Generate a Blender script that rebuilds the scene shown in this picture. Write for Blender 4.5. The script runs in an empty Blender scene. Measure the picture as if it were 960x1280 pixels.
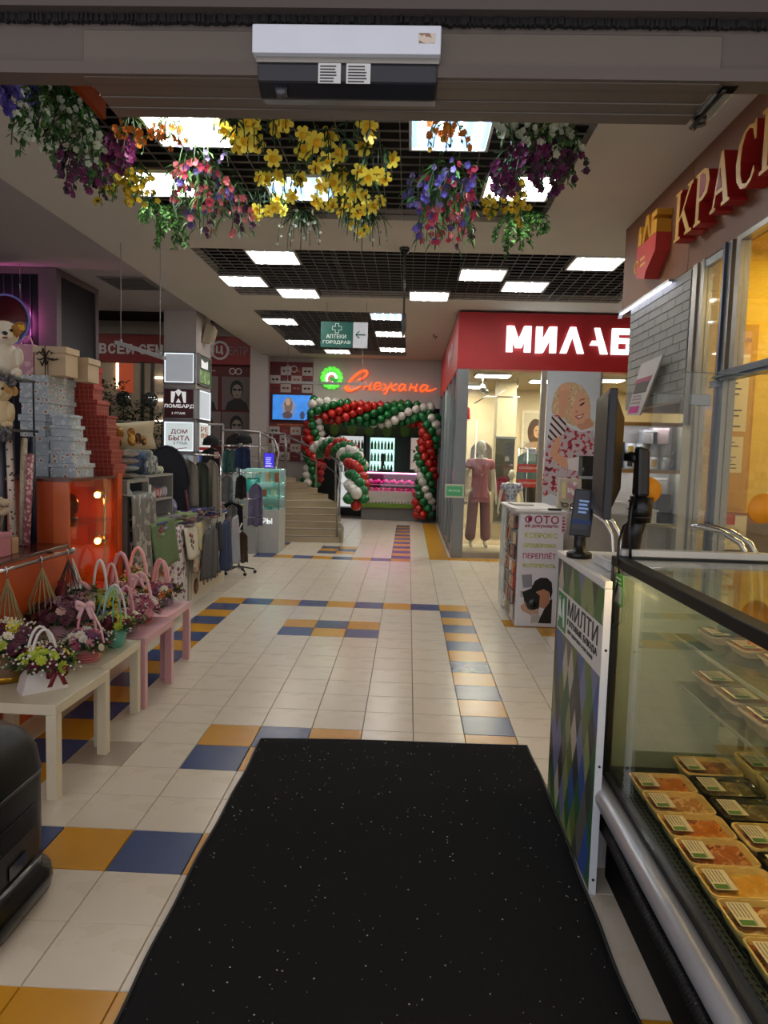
import bpy, math, random
from mathutils import Vector, Matrix
rnd = random.Random(7)
S = bpy.context.scene
COL = S.collection
# ------------------------------------------------------------------ camera
R0 = ((0.9990, -0.0318, -0.0315), (0.0343, 0.9960, 0.0826), (0.0288, -0.0836, 0.9961))   # right, forward, up as columns
EYE = (0.0, 0.0, 1.6407)
cd = bpy.data.cameras.new('camera'); cam = bpy.data.objects.new('camera', cd); COL.objects.link(cam)
cam.matrix_world = Matrix(((R0[0][0], R0[0][2], -R0[0][1], EYE[0]), (R0[1][0], R0[1][2], -R0[1][1], EYE[1]),
                           (R0[2][0], R0[2][2], -R0[2][1], EYE[2]), (0, 0, 0, 1)))
cd.sensor_fit = 'HORIZONTAL'; cd.sensor_width = 36; cd.lens = 36 * 895.75 / 960; cd.clip_start = .05
S.camera = cam
# ------------------------------------------------------------------ world, exposure
w = bpy.data.worlds.new('world'); S.world = w; w.use_nodes = True
w.node_tree.nodes['Background'].inputs[0].default_value = (.95, .93, 1, 1)
w.node_tree.nodes['Background'].inputs[1].default_value = .75
S.view_settings.view_transform = 'Standard'; S.view_settings.look = 'None'
S.view_settings.gamma = 1; S.view_settings.use_curve_mapping = False
S.view_settings.exposure = 0.55
S.cycles.max_bounces = 7; S.cycles.transparent_max_bounces = 16; S.cycles.sample_clamp_indirect = 4
KITLIGHT = 1.0
# ------------------------------------------------------------------ materials
MATS = {}
def lin(h):
    h = h.lstrip('#'); r = [int(h[i:i + 2], 16) / 255 for i in (0, 2, 4)]
    return tuple(((c + .055) / 1.055) ** 2.4 if c > .04045 else c / 12.92 for c in r)
def M(hexc, rough=.55, metal=0, n=.12, sc=14, bump=0, emit=0, alpha=1, trans=0, pat=None, c2=None, c3=None, spec=.5, ecol=None):
    """procedural material: base colour varied by noise, or one of a few printed patterns"""
    key = (hexc, rough, metal, n, sc, bump, emit, alpha, trans, pat, c2, c3, spec, ecol)
    if key in MATS: return MATS[key]
    m = bpy.data.materials.new('m_' + hexc.strip('#') + (pat or '')); MATS[key] = m; m.use_nodes = True
    t = m.node_tree; N = t.nodes; L = t.links; b = N['Principled BSDF']
    col = lin(hexc)
    b.inputs['Roughness'].default_value = rough; b.inputs['Metallic'].default_value = metal
    b.inputs['Specular IOR Level'].default_value = spec
    tc = N.new('ShaderNodeTexCoord')
    no = N.new('ShaderNodeTexNoise'); no.inputs['Scale'].default_value = sc; no.inputs['Detail'].default_value = 3
    L.new(tc.outputs['Object'], no.inputs['Vector'])
    def mixc(f, a, bb):
        x = N.new('ShaderNodeMix'); x.data_type = 'RGBA'
        for sock, val in ((x.inputs[0], f), (x.inputs[6], a), (x.inputs[7], bb)):
            if isinstance(val, bpy.types.NodeSocket): L.new(val, sock)
            else: sock.default_value = val if not isinstance(val, tuple) else (*val[:3], 1)
        return x.outputs[2]
    def mth(op, a, bb=0.):
        x = N.new('ShaderNodeMath'); x.operation = op
        for sock, val in ((x.inputs[0], a), (x.inputs[1], bb)):
            if isinstance(val, bpy.types.NodeSocket): L.new(val, sock)
            else: sock.default_value = val
        return x.outputs[0]
    base = mixc(no.outputs[0], tuple(c * (1 - n) for c in col), tuple(min(1, c * (1 + n)) for c in col))
    if pat in ('dots', 'flowers', 'plaid', 'stripes', 'weave', 'speck', 'marble', 'blotch'):
        k2 = lin(c2); k3 = lin(c3 or c2)
        if pat in ('dots', 'flowers', 'speck'):
            v = N.new('ShaderNodeTexVoronoi'); v.inputs['Scale'].default_value = sc
            L.new(tc.outputs['Object'], v.inputs['Vector'])
            rad = {'dots': .33, 'flowers': .42, 'speck': .12}[pat]
            msk = mth('LESS_THAN', v.outputs['Distance'], rad)
            base = mixc(msk, base, k2)
            if pat == 'flowers':
                base = mixc(mth('LESS_THAN', v.outputs['Distance'], .22), base, k3)
        elif pat == 'plaid':
            sx = N.new('ShaderNodeSeparateXYZ'); L.new(tc.outputs['Object'], sx.inputs[0])
            acc = None; ge = N.new('ShaderNodeNewGeometry'); gn = N.new('ShaderNodeSeparateXYZ'); L.new(ge.outputs['Normal'], gn.inputs[0])
            for i in range(3):
                s_ = mth('LESS_THAN', mth('FRACT', mth('MULTIPLY', sx.outputs[i], sc)), .10)
                s_ = mth('MULTIPLY', s_, mth('LESS_THAN', mth('ABSOLUTE', gn.outputs[i]), .5))
                acc = s_ if acc is None else mth('MAXIMUM', acc, s_)
            base = mixc(mth('MULTIPLY', acc, .55), base, k2)
        elif pat == 'stripes':
            sx = N.new('ShaderNodeSeparateXYZ'); L.new(tc.outputs['Object'], sx.inputs[0])
            s_ = mth('LESS_THAN', mth('FRACT', mth('MULTIPLY', mth('ADD', sx.outputs[0], mth('ADD', sx.outputs[1], sx.outputs[2])), sc)), .4)
            base = mixc(s_, base, k2)
        else:
            r = N.new('ShaderNodeTexNoise'); r.inputs['Scale'].default_value = sc; r.inputs['Detail'].default_value = 4
            L.new(tc.outputs['Object'], r.inputs['Vector'])
            base = mixc(mth('GREATER_THAN', r.outputs[0], .54), base, k2)
            if c3: base = mixc(mth('GREATER_THAN', r.outputs[0], .62), base, k3)
    L.new(base, b.inputs['Base Color'])
    if bump:
        bp = N.new('ShaderNodeBump'); bp.inputs['Strength'].default_value = bump; bp.inputs['Distance'].default_value = .01
        bn = N.new('ShaderNodeTexNoise'); bn.inputs['Scale'].default_value = sc * 6; L.new(tc.outputs['Object'], bn.inputs['Vector'])
        L.new(bn.outputs[0], bp.inputs['Height']); L.new(bp.outputs[0], b.inputs['Normal'])
    if emit:
        if ecol: b.inputs['Emission Color'].default_value = (*lin(ecol), 1)
        else: L.new(base, b.inputs['Emission Color'])
        b.inputs['Emission Strength'].default_value = emit
    if alpha < 1: b.inputs['Alpha'].default_value = alpha
    if trans: b.inputs['Transmission Weight'].default_value = trans
    return m
def GLASS(tint='#eef6f2', mixv=.08, rough=.02):
    """thin architectural glass: mostly clear, with a fresnel reflection"""
    key = ('glass', tint, mixv, rough)
    if key in MATS: return MATS[key]
    m = bpy.data.materials.new('m_glass'); MATS[key] = m; m.use_nodes = True; t = m.node_tree; N = t.nodes; L = t.links
    N.remove(N['Principled BSDF'])
    tr = N.new('ShaderNodeBsdfTransparent'); tr.inputs[0].default_value = (*lin(tint), 1)
    gl = N.new('ShaderNodeBsdfGlossy'); gl.inputs['Roughness'].default_value = rough
    lw = N.new('ShaderNodeLayerWeight'); lw.inputs[0].default_value = .5
    pw_ = N.new('ShaderNodeMath'); pw_.operation = 'POWER'; L.new(lw.outputs['Facing'], pw_.inputs[0]); pw_.inputs[1].default_value = 4.5
    sc_ = N.new('ShaderNodeMath'); sc_.operation = 'MULTIPLY_ADD'; L.new(pw_.outputs[0], sc_.inputs[0]); sc_.inputs[1].default_value = .75; sc_.inputs[2].default_value = .03
    nz = N.new('ShaderNodeTexNoise'); nz.inputs['Scale'].default_value = 3
    ad = N.new('ShaderNodeMath'); ad.operation = 'MULTIPLY_ADD'; L.new(nz.outputs[0], ad.inputs[0]); ad.inputs[1].default_value = mixv; L.new(sc_.outputs[0], ad.inputs[2])
    mx = N.new('ShaderNodeMixShader'); L.new(ad.outputs[0], mx.inputs[0]); L.new(tr.outputs[0], mx.inputs[1]); L.new(gl.outputs[0], mx.inputs[2])
    L.new(mx.outputs[0], N['Material Output'].inputs[0]); return m
# ------------------------------------------------------------------ mesh builder
class B:
    def __init__(s): s.v = []; s.f = []; s.mi = []; s.sm = []
    def add(s, vs, fs, mi=0, sm=False, T=None):
        o = len(s.v); s.v += [T @ Vector(p) for p in vs] if T else [Vector(p) for p in vs]
        for f in fs: s.f.append([i + o for i in f]); s.mi.append(mi); s.sm.append(sm)
        return s
    def box(s, a, b, mi=0, T=None):
        (x0, y0, z0), (x1, y1, z1) = [min(p, q) for p, q in zip(a, b)], [max(p, q) for p, q in zip(a, b)]
        return s.add([(x0, y0, z0), (x1, y0, z0), (x1, y1, z0), (x0, y1, z0), (x0, y0, z1), (x1, y0, z1), (x1, y1, z1), (x0, y1, z1)],
                     [(3, 2, 1, 0), (4, 5, 6, 7), (0, 1, 5, 4), (1, 2, 6, 5), (2, 3, 7, 6), (3, 0, 4, 7)], mi, False, T)
    def tube(s, pts, r, n=8, mi=0, cap=True, closed=False, T=None, sm=True):
        pts = [Vector(p) for p in pts]; k = len(pts); rr = r if isinstance(r, (list, tuple)) else [r] * k
        vs = []; fs = []; up = None
        for i, p in enumerate(pts):
            if closed: d = pts[(i + 1) % k] - pts[i - 1]
            else: d = pts[min(i + 1, k - 1)] - pts[max(i - 1, 0)]
            if d.length < 1e-9: d = Vector((0, 0, 1))
            d.normalize()
            if up is None:
                up = Vector((0, 0, 1)) if abs(d.z) < .9 else Vector((1, 0, 0))
            up = (up - d * up.dot(d)).normalized(); sd = d.cross(up)
            for j in range(n):
                a = 2 * math.pi * (j + .5) / n; vs.append(p + (up * math.cos(a) + sd * math.sin(a)) * rr[i])
        for i in range(k if closed else k - 1):
            for j in range(n):
                a, b2 = i * n, ((i + 1) % k) * n
                fs.append((a + j, a + (j + 1) % n, b2 + (j + 1) % n, b2 + j))
        if cap and not closed: fs.append(tuple(range(n - 1, -1, -1))); fs.append(tuple((k - 1) * n + j for j in range(n)))
        return s.add(vs, fs, mi, sm, T)
    def cyl(s, a, b, r, r2=None, n=16, mi=0, T=None): return s.tube([a, b], [r, r if r2 is None else r2], n, mi, T=T)
    def lathe(s, prof, c=(0, 0, 0), n=20, mi=0, T=None, sq=(1, 1)):
        vs = []; fs = []; k = len(prof)
        for r, z in prof:
            for j in range(n):
                a = 2 * math.pi * j / n; vs.append((c[0] + r * math.cos(a) * sq[0], c[1] + r * math.sin(a) * sq[1], c[2] + z))
        for i in range(k - 1):
            for j in range(n): fs.append((i * n + j, i * n + (j + 1) % n, (i + 1) * n + (j + 1) % n, (i + 1) * n + j))
        if prof[0][0] > 1e-4: fs.append(tuple(range(n - 1, -1, -1)))
        if prof[-1][0] > 1e-4: fs.append(tuple((k - 1) * n + j for j in range(n)))
        return s.add(vs, fs, mi, True, T)
    def sph(s, c, r, n=10, m=6, mi=0, T=None):
        rx, ry, rz = r if isinstance(r, (tuple, list)) else (r, r, r)
        vs = [(c[0], c[1], c[2] - rz)]; fs = []
        for i in range(1, m):
            a = math.pi * i / m
            for j in range(n):
                b2 = 2 * math.pi * j / n; vs.append((c[0] + rx * math.sin(a) * math.cos(b2), c[1] + ry * math.sin(a) * math.sin(b2), c[2] - rz * math.cos(a)))
        vs.append((c[0], c[1], c[2] + rz)); e = len(vs) - 1
        for j in range(n):
            fs.append((0, 1 + (j + 1) % n, 1 + j)); fs.append((e, e - n + j, e - n + (j + 1) % n))
            for i in range(m - 2):
                a = 1 + i * n; fs.append((a + j, a + (j + 1) % n, a + n + (j + 1) % n, a + n + j))
        return s.add(vs, fs, mi, True, T)
    def prism(s, poly, d0, d1, ax='y', mi=0, T=None, top=None):
        """polygon extruded along an axis; top = optional second polygon at d1"""
        def P(p, d): return {'x': (d, p[0], p[1]), 'y': (p[0], d, p[1]), 'z': (p[0], p[1], d)}[ax]
        n = len(poly); vs = [P(p, d0) for p in poly] + [P(p, d1) for p in (top or poly)]
        fs = [tuple(range(n - 1, -1, -1)), tuple(range(n, 2 * n))] + [(i, (i + 1) % n, n + (i + 1) % n, n + i) for i in range(n)]
        return s.add(vs, fs, mi, False, T)
    def grid(s, fn, nu, nv, mi=0, T=None):
        vs = [fn(i / nu, j / nv) for j in range(nv + 1) for i in range(nu + 1)]
        fs = [(j * (nu + 1) + i, j * (nu + 1) + i + 1, (j + 1) * (nu + 1) + i + 1, (j + 1) * (nu + 1) + i) for j in range(nv) for i in range(nu)]
        return s.add(vs, fs, mi, True, T)
    def mesh(s, name, mat, off=None):
        me = bpy.data.meshes.new(name)
        vs = [v - off for v in s.v] if off else s.v
        me.from_pydata([tuple(v) for v in vs], [], s.f)
        for m in (mat if isinstance(mat, (list, tuple)) else [mat]): me.materials.append(m)
        me.polygons.foreach_set('material_index', s.mi); me.polygons.foreach_set('use_smooth', s.sm)
        if len(me.polygons) < 20000:
            import bmesh
            bm = bmesh.new(); bm.from_mesh(me); bmesh.ops.recalc_face_normals(bm, faces=bm.faces); bm.to_mesh(me); bm.free()
        me.update(); return me
    def go(s, name, mat, parent=None, bevel=0, solid=0, sub=0, label=None, cat=None, group=None, kind=None, local=False):
        """link as ONE object.  Top level: origin at the base centre.  Child: world coordinates unless local."""
        off = None
        if parent is not None and not local: off = parent.get('_w') and Vector(parent['_w'])
        if parent is None and not local:
            lo = [min(v[i] for v in s.v) for i in range(3)]; hi = [max(v[i] for v in s.v) for i in range(3)]
            off = Vector(((lo[0] + hi[0]) / 2, (lo[1] + hi[1]) / 2, lo[2]))
        o = bpy.data.objects.new(name, s.mesh(name, mat, off)); COL.objects.link(o)
        if parent is not None: o.parent = parent; o['_w'] = parent.get('_w', (0, 0, 0))
        elif off: o.location = off; o['_w'] = tuple(off)
        tag(o, label, cat, group, kind)
        if solid: x = o.modifiers.new('s', 'SOLIDIFY'); x.thickness = solid; x.offset = 0
        if bevel: x = o.modifiers.new('b', 'BEVEL'); x.width = bevel; x.segments = 2; x.limit_method = 'ANGLE'
        if sub: x = o.modifiers.new('u', 'SUBSURF'); x.levels = x.render_levels = sub
        return o
def tag(o, label=None, cat=None, group=None, kind=None):
    for k, v in (('label', label), ('category', cat), ('group', group), ('kind', kind)):
        if v: o[k] = v
    return o
def thing(name, label, cat, loc=(0, 0, 0), group=None, rz=0):
    o = bpy.data.objects.new(name, None); COL.objects.link(o); o.empty_display_size = .1
    o.location = loc; o.rotation_euler = (0, 0, rz); o['_w'] = tuple(loc)
    return tag(o, label, cat, group)
def dup(o, parent=None, loc=None, rz=None):
    c = o.copy(); COL.objects.link(c)
    if parent is not None: c.parent = parent
    if loc is not None: c.location = loc
    if rz is not None: c.rotation_euler = (0, 0, rz)
    for ch in list(o.children): dup(ch, c)
    return c
def struct(b, name, mat, **k): return b.go(name, mat, kind='structure', **k)
def bx(a, b): return B().box(a, b)
_TX = {}
def tmesh(body, bold=0, shear=0):
    key = (body, bold, shear)
    if key not in _TX:
        cu = bpy.data.curves.new('txt', 'FONT'); cu.body = body; cu.size = 1; cu.resolution_u = 2; cu.fill_mode = 'NONE' if 0 else 'BOTH'
        cu.extrude = .5; cu.offset = bold; cu.shear = shear
        ob = bpy.data.objects.new('txt', cu); me = bpy.data.meshes.new_from_object(ob)
        _TX[key] = ([tuple(v.co) for v in me.vertices], [tuple(p.vertices) for p in me.polygons])
        bpy.data.objects.remove(ob)
    return _TX[key]
def textb(b, body, o, r, u, w=None, h=None, ext=.002, bold=.012, mi=0, shear=0, align='L'):
    """flat or raised lettering in the plane (o, r, u); w and h are the size of its bounding box"""
    vs, fs = tmesh(body, bold, shear)
    x0 = min(v[0] for v in vs); x1 = max(v[0] for v in vs); y0 = min(v[1] for v in vs); y1 = max(v[1] for v in vs)
    sy = h / (y1 - y0) if h else w / (x1 - x0); sx = w / (x1 - x0) if w else sy
    if align == 'C': x0 = (x0 + x1) / 2
    r = Vector(r).normalized(); u = Vector(u).normalized(); nn = r.cross(u); o = Vector(o)
    b.add([o + r * (v[0] - x0) * sx + u * (v[1] - y0) * sy + nn * (v[2] + .5) * ext for v in vs], fs, mi)
    return b
def text(parent, name, body, mat, o, r, u, **k): return textb(B(), body, o, r, u, **k).go(name, mat, parent)
def lines(b, o, r, u, w, h, n, t=.35, jag=.3):
    """rows of small print: thin raised strips"""
    r = Vector(r); u = Vector(u); nn = r.cross(u); o = Vector(o)
    for i in range(n):
        ww = w * (1 - jag * rnd.random()); y = h * (1 - (i + 1) / n)
        p = o + u * y; q = u * (h / n * t); e = nn * .0012
        b.add([p, p + r * ww, p + r * ww + q, p + q, p + e, p + r * ww + e, p + r * ww + q + e, p + q + e],
              [(3, 2, 1, 0), (4, 5, 6, 7), (0, 1, 5, 4), (1, 2, 6, 5), (2, 3, 7, 6), (3, 0, 4, 7)])
    return b
EX, EY, EZ = Vector((1, 0, 0)), Vector((0, 1, 0)), Vector((0, 0, 1))
# ================================================================== THE SETTING
ZC = 3.87
cream = M('#b9ab97', .8, n=.05, sc=3); ceilm = M('#c3bcb2', .9, n=.04, sc=2); dark = M('#0c0b0b', .9)
white = M('#d8d6d0', .6, n=.03); alu = M('#9a9da0', .35, .8, n=.06); steel = M('#c9c9c9', .18, 1, n=.03); blk = M('#0b0b0c', .4); blkg = M('#08090a', .15)
# ---- floor: every tile its own piece, 0.3 m grid
TX0, TY0, TS = -.7356, 25.68, .3
def tile_col(i, j):
    ev = (i + j) % 2 == 0
    if j == 19 or j == 20: return 1
    if j >= 0:
        jj = j % 16
        if i == -6 or i == 2: return 1 if (j % 2 == 0) else 2
        if jj == 0 and -6 <= i <= 2: return 1 if i % 2 == 0 else 2
        if jj in (3, 4, 12, 13) and -3 <= i <= -1: return 1 if (i + jj + (0 if jj in (3, 4) else 1)) % 2 == 0 else 2
        if (i, j) in ((5, 3), (5, 2), (4, 2)): return 1
        return 0
    if j == -11 and -7 <= i <= 0: return 1 if ev == ((-11) % 2 == 0) else 2
    if -28 <= j < -11 and i == 0: return 1 if j % 2 else 2
    if -16 <= j < -11 and i == -7: return 1 if j % 2 else 2
    if j in (-15, -14, -13) and i in (-4, -3): return 1 if (i + j) % 2 == 0 else 2
    if j == -11 - 1 and 2 <= i <= 14: return 1
    if i == 2 and -30 <= j <= -12: return 1
    return 0
tmats = [M('#cdc2b0', .22, n=.05, sc=4, pat='marble', c2='#c8bda9', spec=.5), M('#bb8420', .25, n=.1, sc=5), M('#33456f', .25, n=.14, sc=5), M('#9d8f80', .3, n=.05, sc=4)]
struct(bx((-9.2, .2, -.25), (6.2, 20.5, -.0065)), 'floor', M('#5d5348', .8))
floor = bpy.data.objects['floor']
def cam_px(p):
    d = Vector(p) - Vector(EYE); c = [sum(d[a] * R0[a][k] for a in range(3)) for k in range(3)]
    return (480 + 895.75 * c[0] / c[1], 640 - 895.75 * c[2] / c[1]) if c[1] > .1 else (-9999, 0)
tb = B()
for (x0, x1, y0, y1) in ((0, .2982, 0, .2982),):
    e = .0025
    tb.add([(x0, y0, -.008), (x1, y0, -.008), (x1, y1, -.008), (x0, y1, -.008), (x0 + e, y0 + e, 0), (x1 - e, y0 + e, 0), (x1 - e, y1 - e, 0), (x0 + e, y1 - e, 0)],
           [(4, 5, 6, 7), (0, 1, 5, 4), (1, 2, 6, 5), (2, 3, 7, 6), (3, 0, 4, 7)])
tmesh_ = []
for k in range(4): tmesh_.append(tb.mesh('tile', tmats[k]))
def tile_hidden(x, y):
    if -.76 < x < .42 and y < 3.6: return True
    if x > .78 and y < 6.7: return True
    if x < -2.1 and y < 6.2: return True
    return False
alltiles = []
for j in range(-32, 23):
    for i in range(-16, 21):
        x, y = TS * (i + TX0), TS * (TY0 - j - 1)
        if x < -5.2 or x > 5.4 or y < .9: continue
        u, v = cam_px((x + .15, y + .15, 0))
        vis = -50 < u < 1000 and v < 1330 and not tile_hidden(x, y)
        alltiles.append((0 if vis else 1, y, x, i, j))
alltiles.sort()
rest = B()
for n_, (h_, y, x, i, j) in enumerate(alltiles):
    c = 3 if (i, j) == (-5, 13) else tile_col(i, j)
    if h_ == 0 and n_ < 300:
        o = bpy.data.objects.new('tile', tmesh_[c]); COL.objects.link(o); o.parent = floor
        o.location = Vector((x, y, rnd.uniform(0, .0006))) - Vector(floor.location)
    else:
        rest.add([(p[0] + x, p[1] + y, p[2]) for p in tb.v], tb.f, c)
rest.go('tiles', tmats, floor, kind='stuff')
# ---- ceiling with three open-cell recesses
REC = [(-2.50, 3.6, 1.2, 7.13), (-2.54, 8.22, 2.95, 10.65), (-2.59, 11.75, -.13, 16.9)]
b = B()
xs0, xs1 = -3.55, 6.2
ys = [.2]
def slab(x0, y0, x1, y1): b.box((x0, y0, ZC), (x1, y1, ZC + .1))
y = .2
for (rx0, ry0, rx1, ry1) in REC:
    slab(xs0, y, xs1, ry0); slab(xs0, ry0, rx0, ry1); slab(rx1, ry0, xs1, ry1); y = ry1
slab(xs0, y, xs1, 18.0)
ceil = struct(b, 'ceiling', ceilm)
struct(B().box((-3.55, .2, 3.9), (-3.5, 18, 4.75)).box((-9.3, .2, 3.95), (-3.55, 12.55, 4.05)).box((-9.2, 12.45, 3.96), (-3.55, 12.55, 4.75)), 'ceiling', M('#9d9294', .9, n=.04, sc=2))
struct(B().box((-9.3, .2, 4.95), (6.3, 20.5, 5.0)).box((-3.5, .2, 4.0), (6.2, .3, 4.95)), 'ceiling', dark)
# lattice bars, each a piece
gm = M('#7a746e', .45, .3, n=.1); gd = M('#262322', .6, .2)
barx, bary = {}, {}
for (x0, y0, x1, y1), mm in zip(REC, (gm, gm, gm)):
    nx = round((x1 - x0) / .1467); ny = round((y1 - y0) / .1467)
    for k in range(1, nx):
        X = x0 + (x1 - x0) * k / nx
        bx((X - .0025, y0, ZC + .003), (X + .0025, y1, ZC + .016)).go('grid_bar', mm, ceil)
    for k in range(1, ny):
        Y = y0 + (y1 - y0) * k / ny
        bx((x0, Y - .0025, ZC + .003), (x1, Y + .0025, ZC + .016)).go('grid_bar', mm, ceil)
# plenum clutter above the lattice: two pipes and ducts
for (a_, b_, r_) in (((-2.4, 5.6, 4.5), (1.1, 5.6, 4.5), .09), ((-2.5, 9.6, 4.45), (2.9, 9.6, 4.45), .1), ((-1.2, 3.6, 4.6), (-1.2, 17, 4.6), .07)):
    B().cyl(a_, b_, r_).go('duct', M('#3a3634', .6, .4), ceil)
struct(B().box((-9.2, 12.6, 4.68), (-3.55, 17.6, 4.7)), 'ceiling', dark)
ug = bpy.data.objects.new('x', None)
lg = B()
for k in range(26): lg.box((-9, 13 + k * .18, 4.6), (-3.6, 13.012 + k * .18, 4.66))
lg.go('grid_slat', gd, ceil, kind='stuff')
# ---- ceiling lights: (x, y, style)
LIGHTS = [(-1.62, 5.19, 'w', 'nearest on the left, behind the orange blossoms'), (.22, 5.19, 'b', 'nearest on the right, bluish with four tubes, by the header'),
          (-2.19, 6.25, 'w', 'at the recess edge behind the trailing yellow sprigs'), (.84, 6.21, 'w', 'behind the purple and yellow trailing vines'),
          (-1.0, 6.29, 'b', 'bluish, shining through the hanging yellow daffodils'),
          (-1.64, 8.51, 'l', 'in the second row just past the dark purple bunch'), (-2.27, 9.73, 'l', 'leftmost of the second recess'),
          (-1.64, 10.4, 'l', 'second recess, at its far edge left of the pharmacy sign'), (.22, 10.4, 'l', 'second recess, far edge right of the hanging rod'),
          (.84, 9.13, 'l', 'second recess above the red shop fascia, left of a pair'), (1.45, 9.7, 'l', 'second recess above the red shop fascia, right of a pair'),
          (2.07, 8.5, 'l', 'in the second recess cut by the brown fascia on the right'), (-2.31, 12.68, 'l', 'third recess, upper left corner'),
          (-2.32, 15.05, 'l', 'third recess, left edge below the first'), (-1.67, 16.3, 'l', 'third recess, far edge under the pharmacy sign'),
          (-.42, 12.0, 'b', 'third recess, bluish one behind the hanging rod'), (-.42, 13.75, 'l', 'third recess, middle one of the right column'), (-.42, 15.8, 'l', 'third recess, farthest of the right column')]
HL = .287
fr_m = M('#c9c9c6', .4); tube_m = M('#ffffff', .5, n=0, emit=24 * KITLIGHT); 
refl = {'w': M('#fbfff4', .5, n=0, emit=5.5 * KITLIGHT), 'l': M('#fff7ee', .5, n=0, emit=7 * KITLIGHT), 'b': M('#86acdc', .5, n=0, emit=1.1 * KITLIGHT)}
tube_b = M('#f2f8ff', .5, n=0, emit=26 * KITLIGHT)
protos = {}
for (x, y, st, where) in LIGHTS:
    lab = 'square ceiling light ' + where
    if st in protos:
        o = dup(protos[st], loc=(x, y, ZC)); o['label'] = lab; continue
    t = thing('ceiling_light', lab, 'ceiling light', (0, 0, ZC), 'square ceiling light panels'); protos[st] = t
    z0, z1 = ZC - .02, ZC
    B().box((-HL, -HL, z0), (HL, -HL + .02, z1)).box((-HL, HL - .02, z0), (HL, HL, z1)).box((-HL, -HL, z0), (-HL + .02, HL, z1)).box((HL - .02, -HL, z0), (HL, HL, z1)).go('frame', fr_m, t)
    bx((-HL + .02, -HL + .02, ZC - .003), (HL - .02, HL - .02, ZC)).go('reflector', refl[st], t)
    bx((-HL - .003, -HL - .003, ZC + .0005), (HL + .003, HL + .003, ZC + .06)).go('housing', M('#3a3835', .6), t)
    for k in range(4):
        X = -.195 + .13 * k
        B().cyl((X, -HL + .03, ZC - .012), (X, HL - .03, ZC - .012), .011 if st != 'b' else .009, n=8).go('tube', tube_b if st == 'b' else tube_m, t)
    if st == 'l':
        for k in range(7):
            Y = -.22 + .073 * k; bx((-HL + .02, Y - .003, z0), (HL - .02, Y + .003, ZC - .004)).go('louvre_slat', M('#d9d4c6', .3, .3), t)
    t.location = (x, y, ZC)
# ---- door header over the camera
hm = M('#584f48', .5, .35, n=.06, sc=3); hm2 = M('#5f564d', .45, .4, n=.05, sc=3)
struct(B().box((-2.6, 1.945, 2.625), (2.6, 1.99, 2.745)).box((-2.6, 1.925, 2.60), (2.6, 1.99, 2.63)), 'trim_1', hm)
struct(B().box((-2.6, 1.9, 2.752), (2.6, 2.0, 3.3)).box((-2.6, 1.89, 2.79), (2.6, 1.9, 3.3)), 'trim_2', M('#524944', .55, .3, n=.06, sc=3))
bb = B()
for k in range(900):
    X = -2.55 + 5.1 * k / 900; zz = 2.735 - rnd.random() * .006
    bb.box((X, 1.925 + rnd.uniform(0, .01), zz), (X + .006, 1.95, 2.757))
bb.go('brush_seal', M('#120f0e', .9), bpy.data.objects['trim_1'], kind='stuff')
hb = B()
for k, (y0, y1, zz) in enumerate(((1.94, 1.975, 2.598), (1.977, 2.05, 2.603), (2.052, 2.105, 2.6), (2.107, 2.165, 2.597))):
    hb.box((-.885, y0, zz), (.765, y1, zz + .12))
struct(hb, 'trim_3', hm2, bevel=.003)
cap = thing('header_end_fitting', 'clear plastic end cap with a black hook on the right end of the door header', 'end cap', (.77, 2.05, 2.6))
B().box((.772, 1.945, 2.6), (.82, 2.15, 2.612)).box((.772, 2.14, 2.6), (.78, 2.15, 2.66)).go('cover', M('#8f948f', .1, .2, alpha=.75), cap, bevel=.003)
B().tube([(.78, 1.95, 2.59), (.785, 2.03, 2.596), (.775, 2.09, 2.585), (.765, 2.13, 2.575), (.78, 2.15, 2.58), (.79, 2.13, 2.592)], .006).go('hook', blk, cap)
B().cyl((.787, 2.12, 2.578), (.787, 2.12, 2.6), .017).go('screw', blk, cap)
# motion sensor on the header
ms = thing('door_sensor', 'silver and black motion sensor bar mounted on the door header', 'door sensor', (-.19, 1.93, 2.55))
B().box((-.43, 1.898, 2.642), (.049, 1.945, 2.712)).go('bracket', M('#d0d4dc', .5, .2, n=.1, sc=5), ms, bevel=.003)
bx((-.422, 1.915, 2.628), (.046, 1.945, 2.646)).go('lip', M('#8b877f', .4, .6), ms)
B().prism([(1.915, 2.628), (1.945, 2.628), (2.03, 2.598), (2.03, 2.575), (1.965, 2.56), (1.92, 2.585)], -.42, .043, 'x').go('housing', M('#17181d', .35), ms, bevel=.006)
for (X0, X1, nm) in ((-.262, -.204, 0), (-.19, -.128, 1)):
    l = bx((X0, 1.9135, 2.577), (X1, 1.9155, 2.626)).go('paper_label', M('#c9c8c4', .6), ms)
    lines(B(), (X0 + .005, 1.9133, 2.58), EX, EZ, (X1 - X0) * .8, .044, 6, .4).go('print', M('#37373a', .7), l)
bx((-.008, 1.8965, 2.668), (.034, 1.8979, 2.692)).go('sticker', M('#cdbfae', .6, pat='blotch', c2='#8d6a5a', sc=60), ms)
B().cyl((-.36, 1.93, 2.572), (-.36, 1.945, 2.56), .016).go('lens', M('#3a3c40', .15), ms)
B().cyl((-.36, 1.912, 2.69), (-.36, 1.9, 2.69), .006, n=8).go('hole', blk, ms)
# ---- walls that close the hall
struct(bx((-9.3, .2, -.1), (-9.2, 20.5, 5)), 'wall_left', M('#8d8280', .9))
struct(bx((6.2, .2, -.1), (6.3, 20.5, 5)), 'wall_right', M('#a59a8c', .9))
struct(B().box((-9.2, 20.4, -.1), (6.2, 20.5, 5)), 'wall_back', M('#6f6863', .9))
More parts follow.
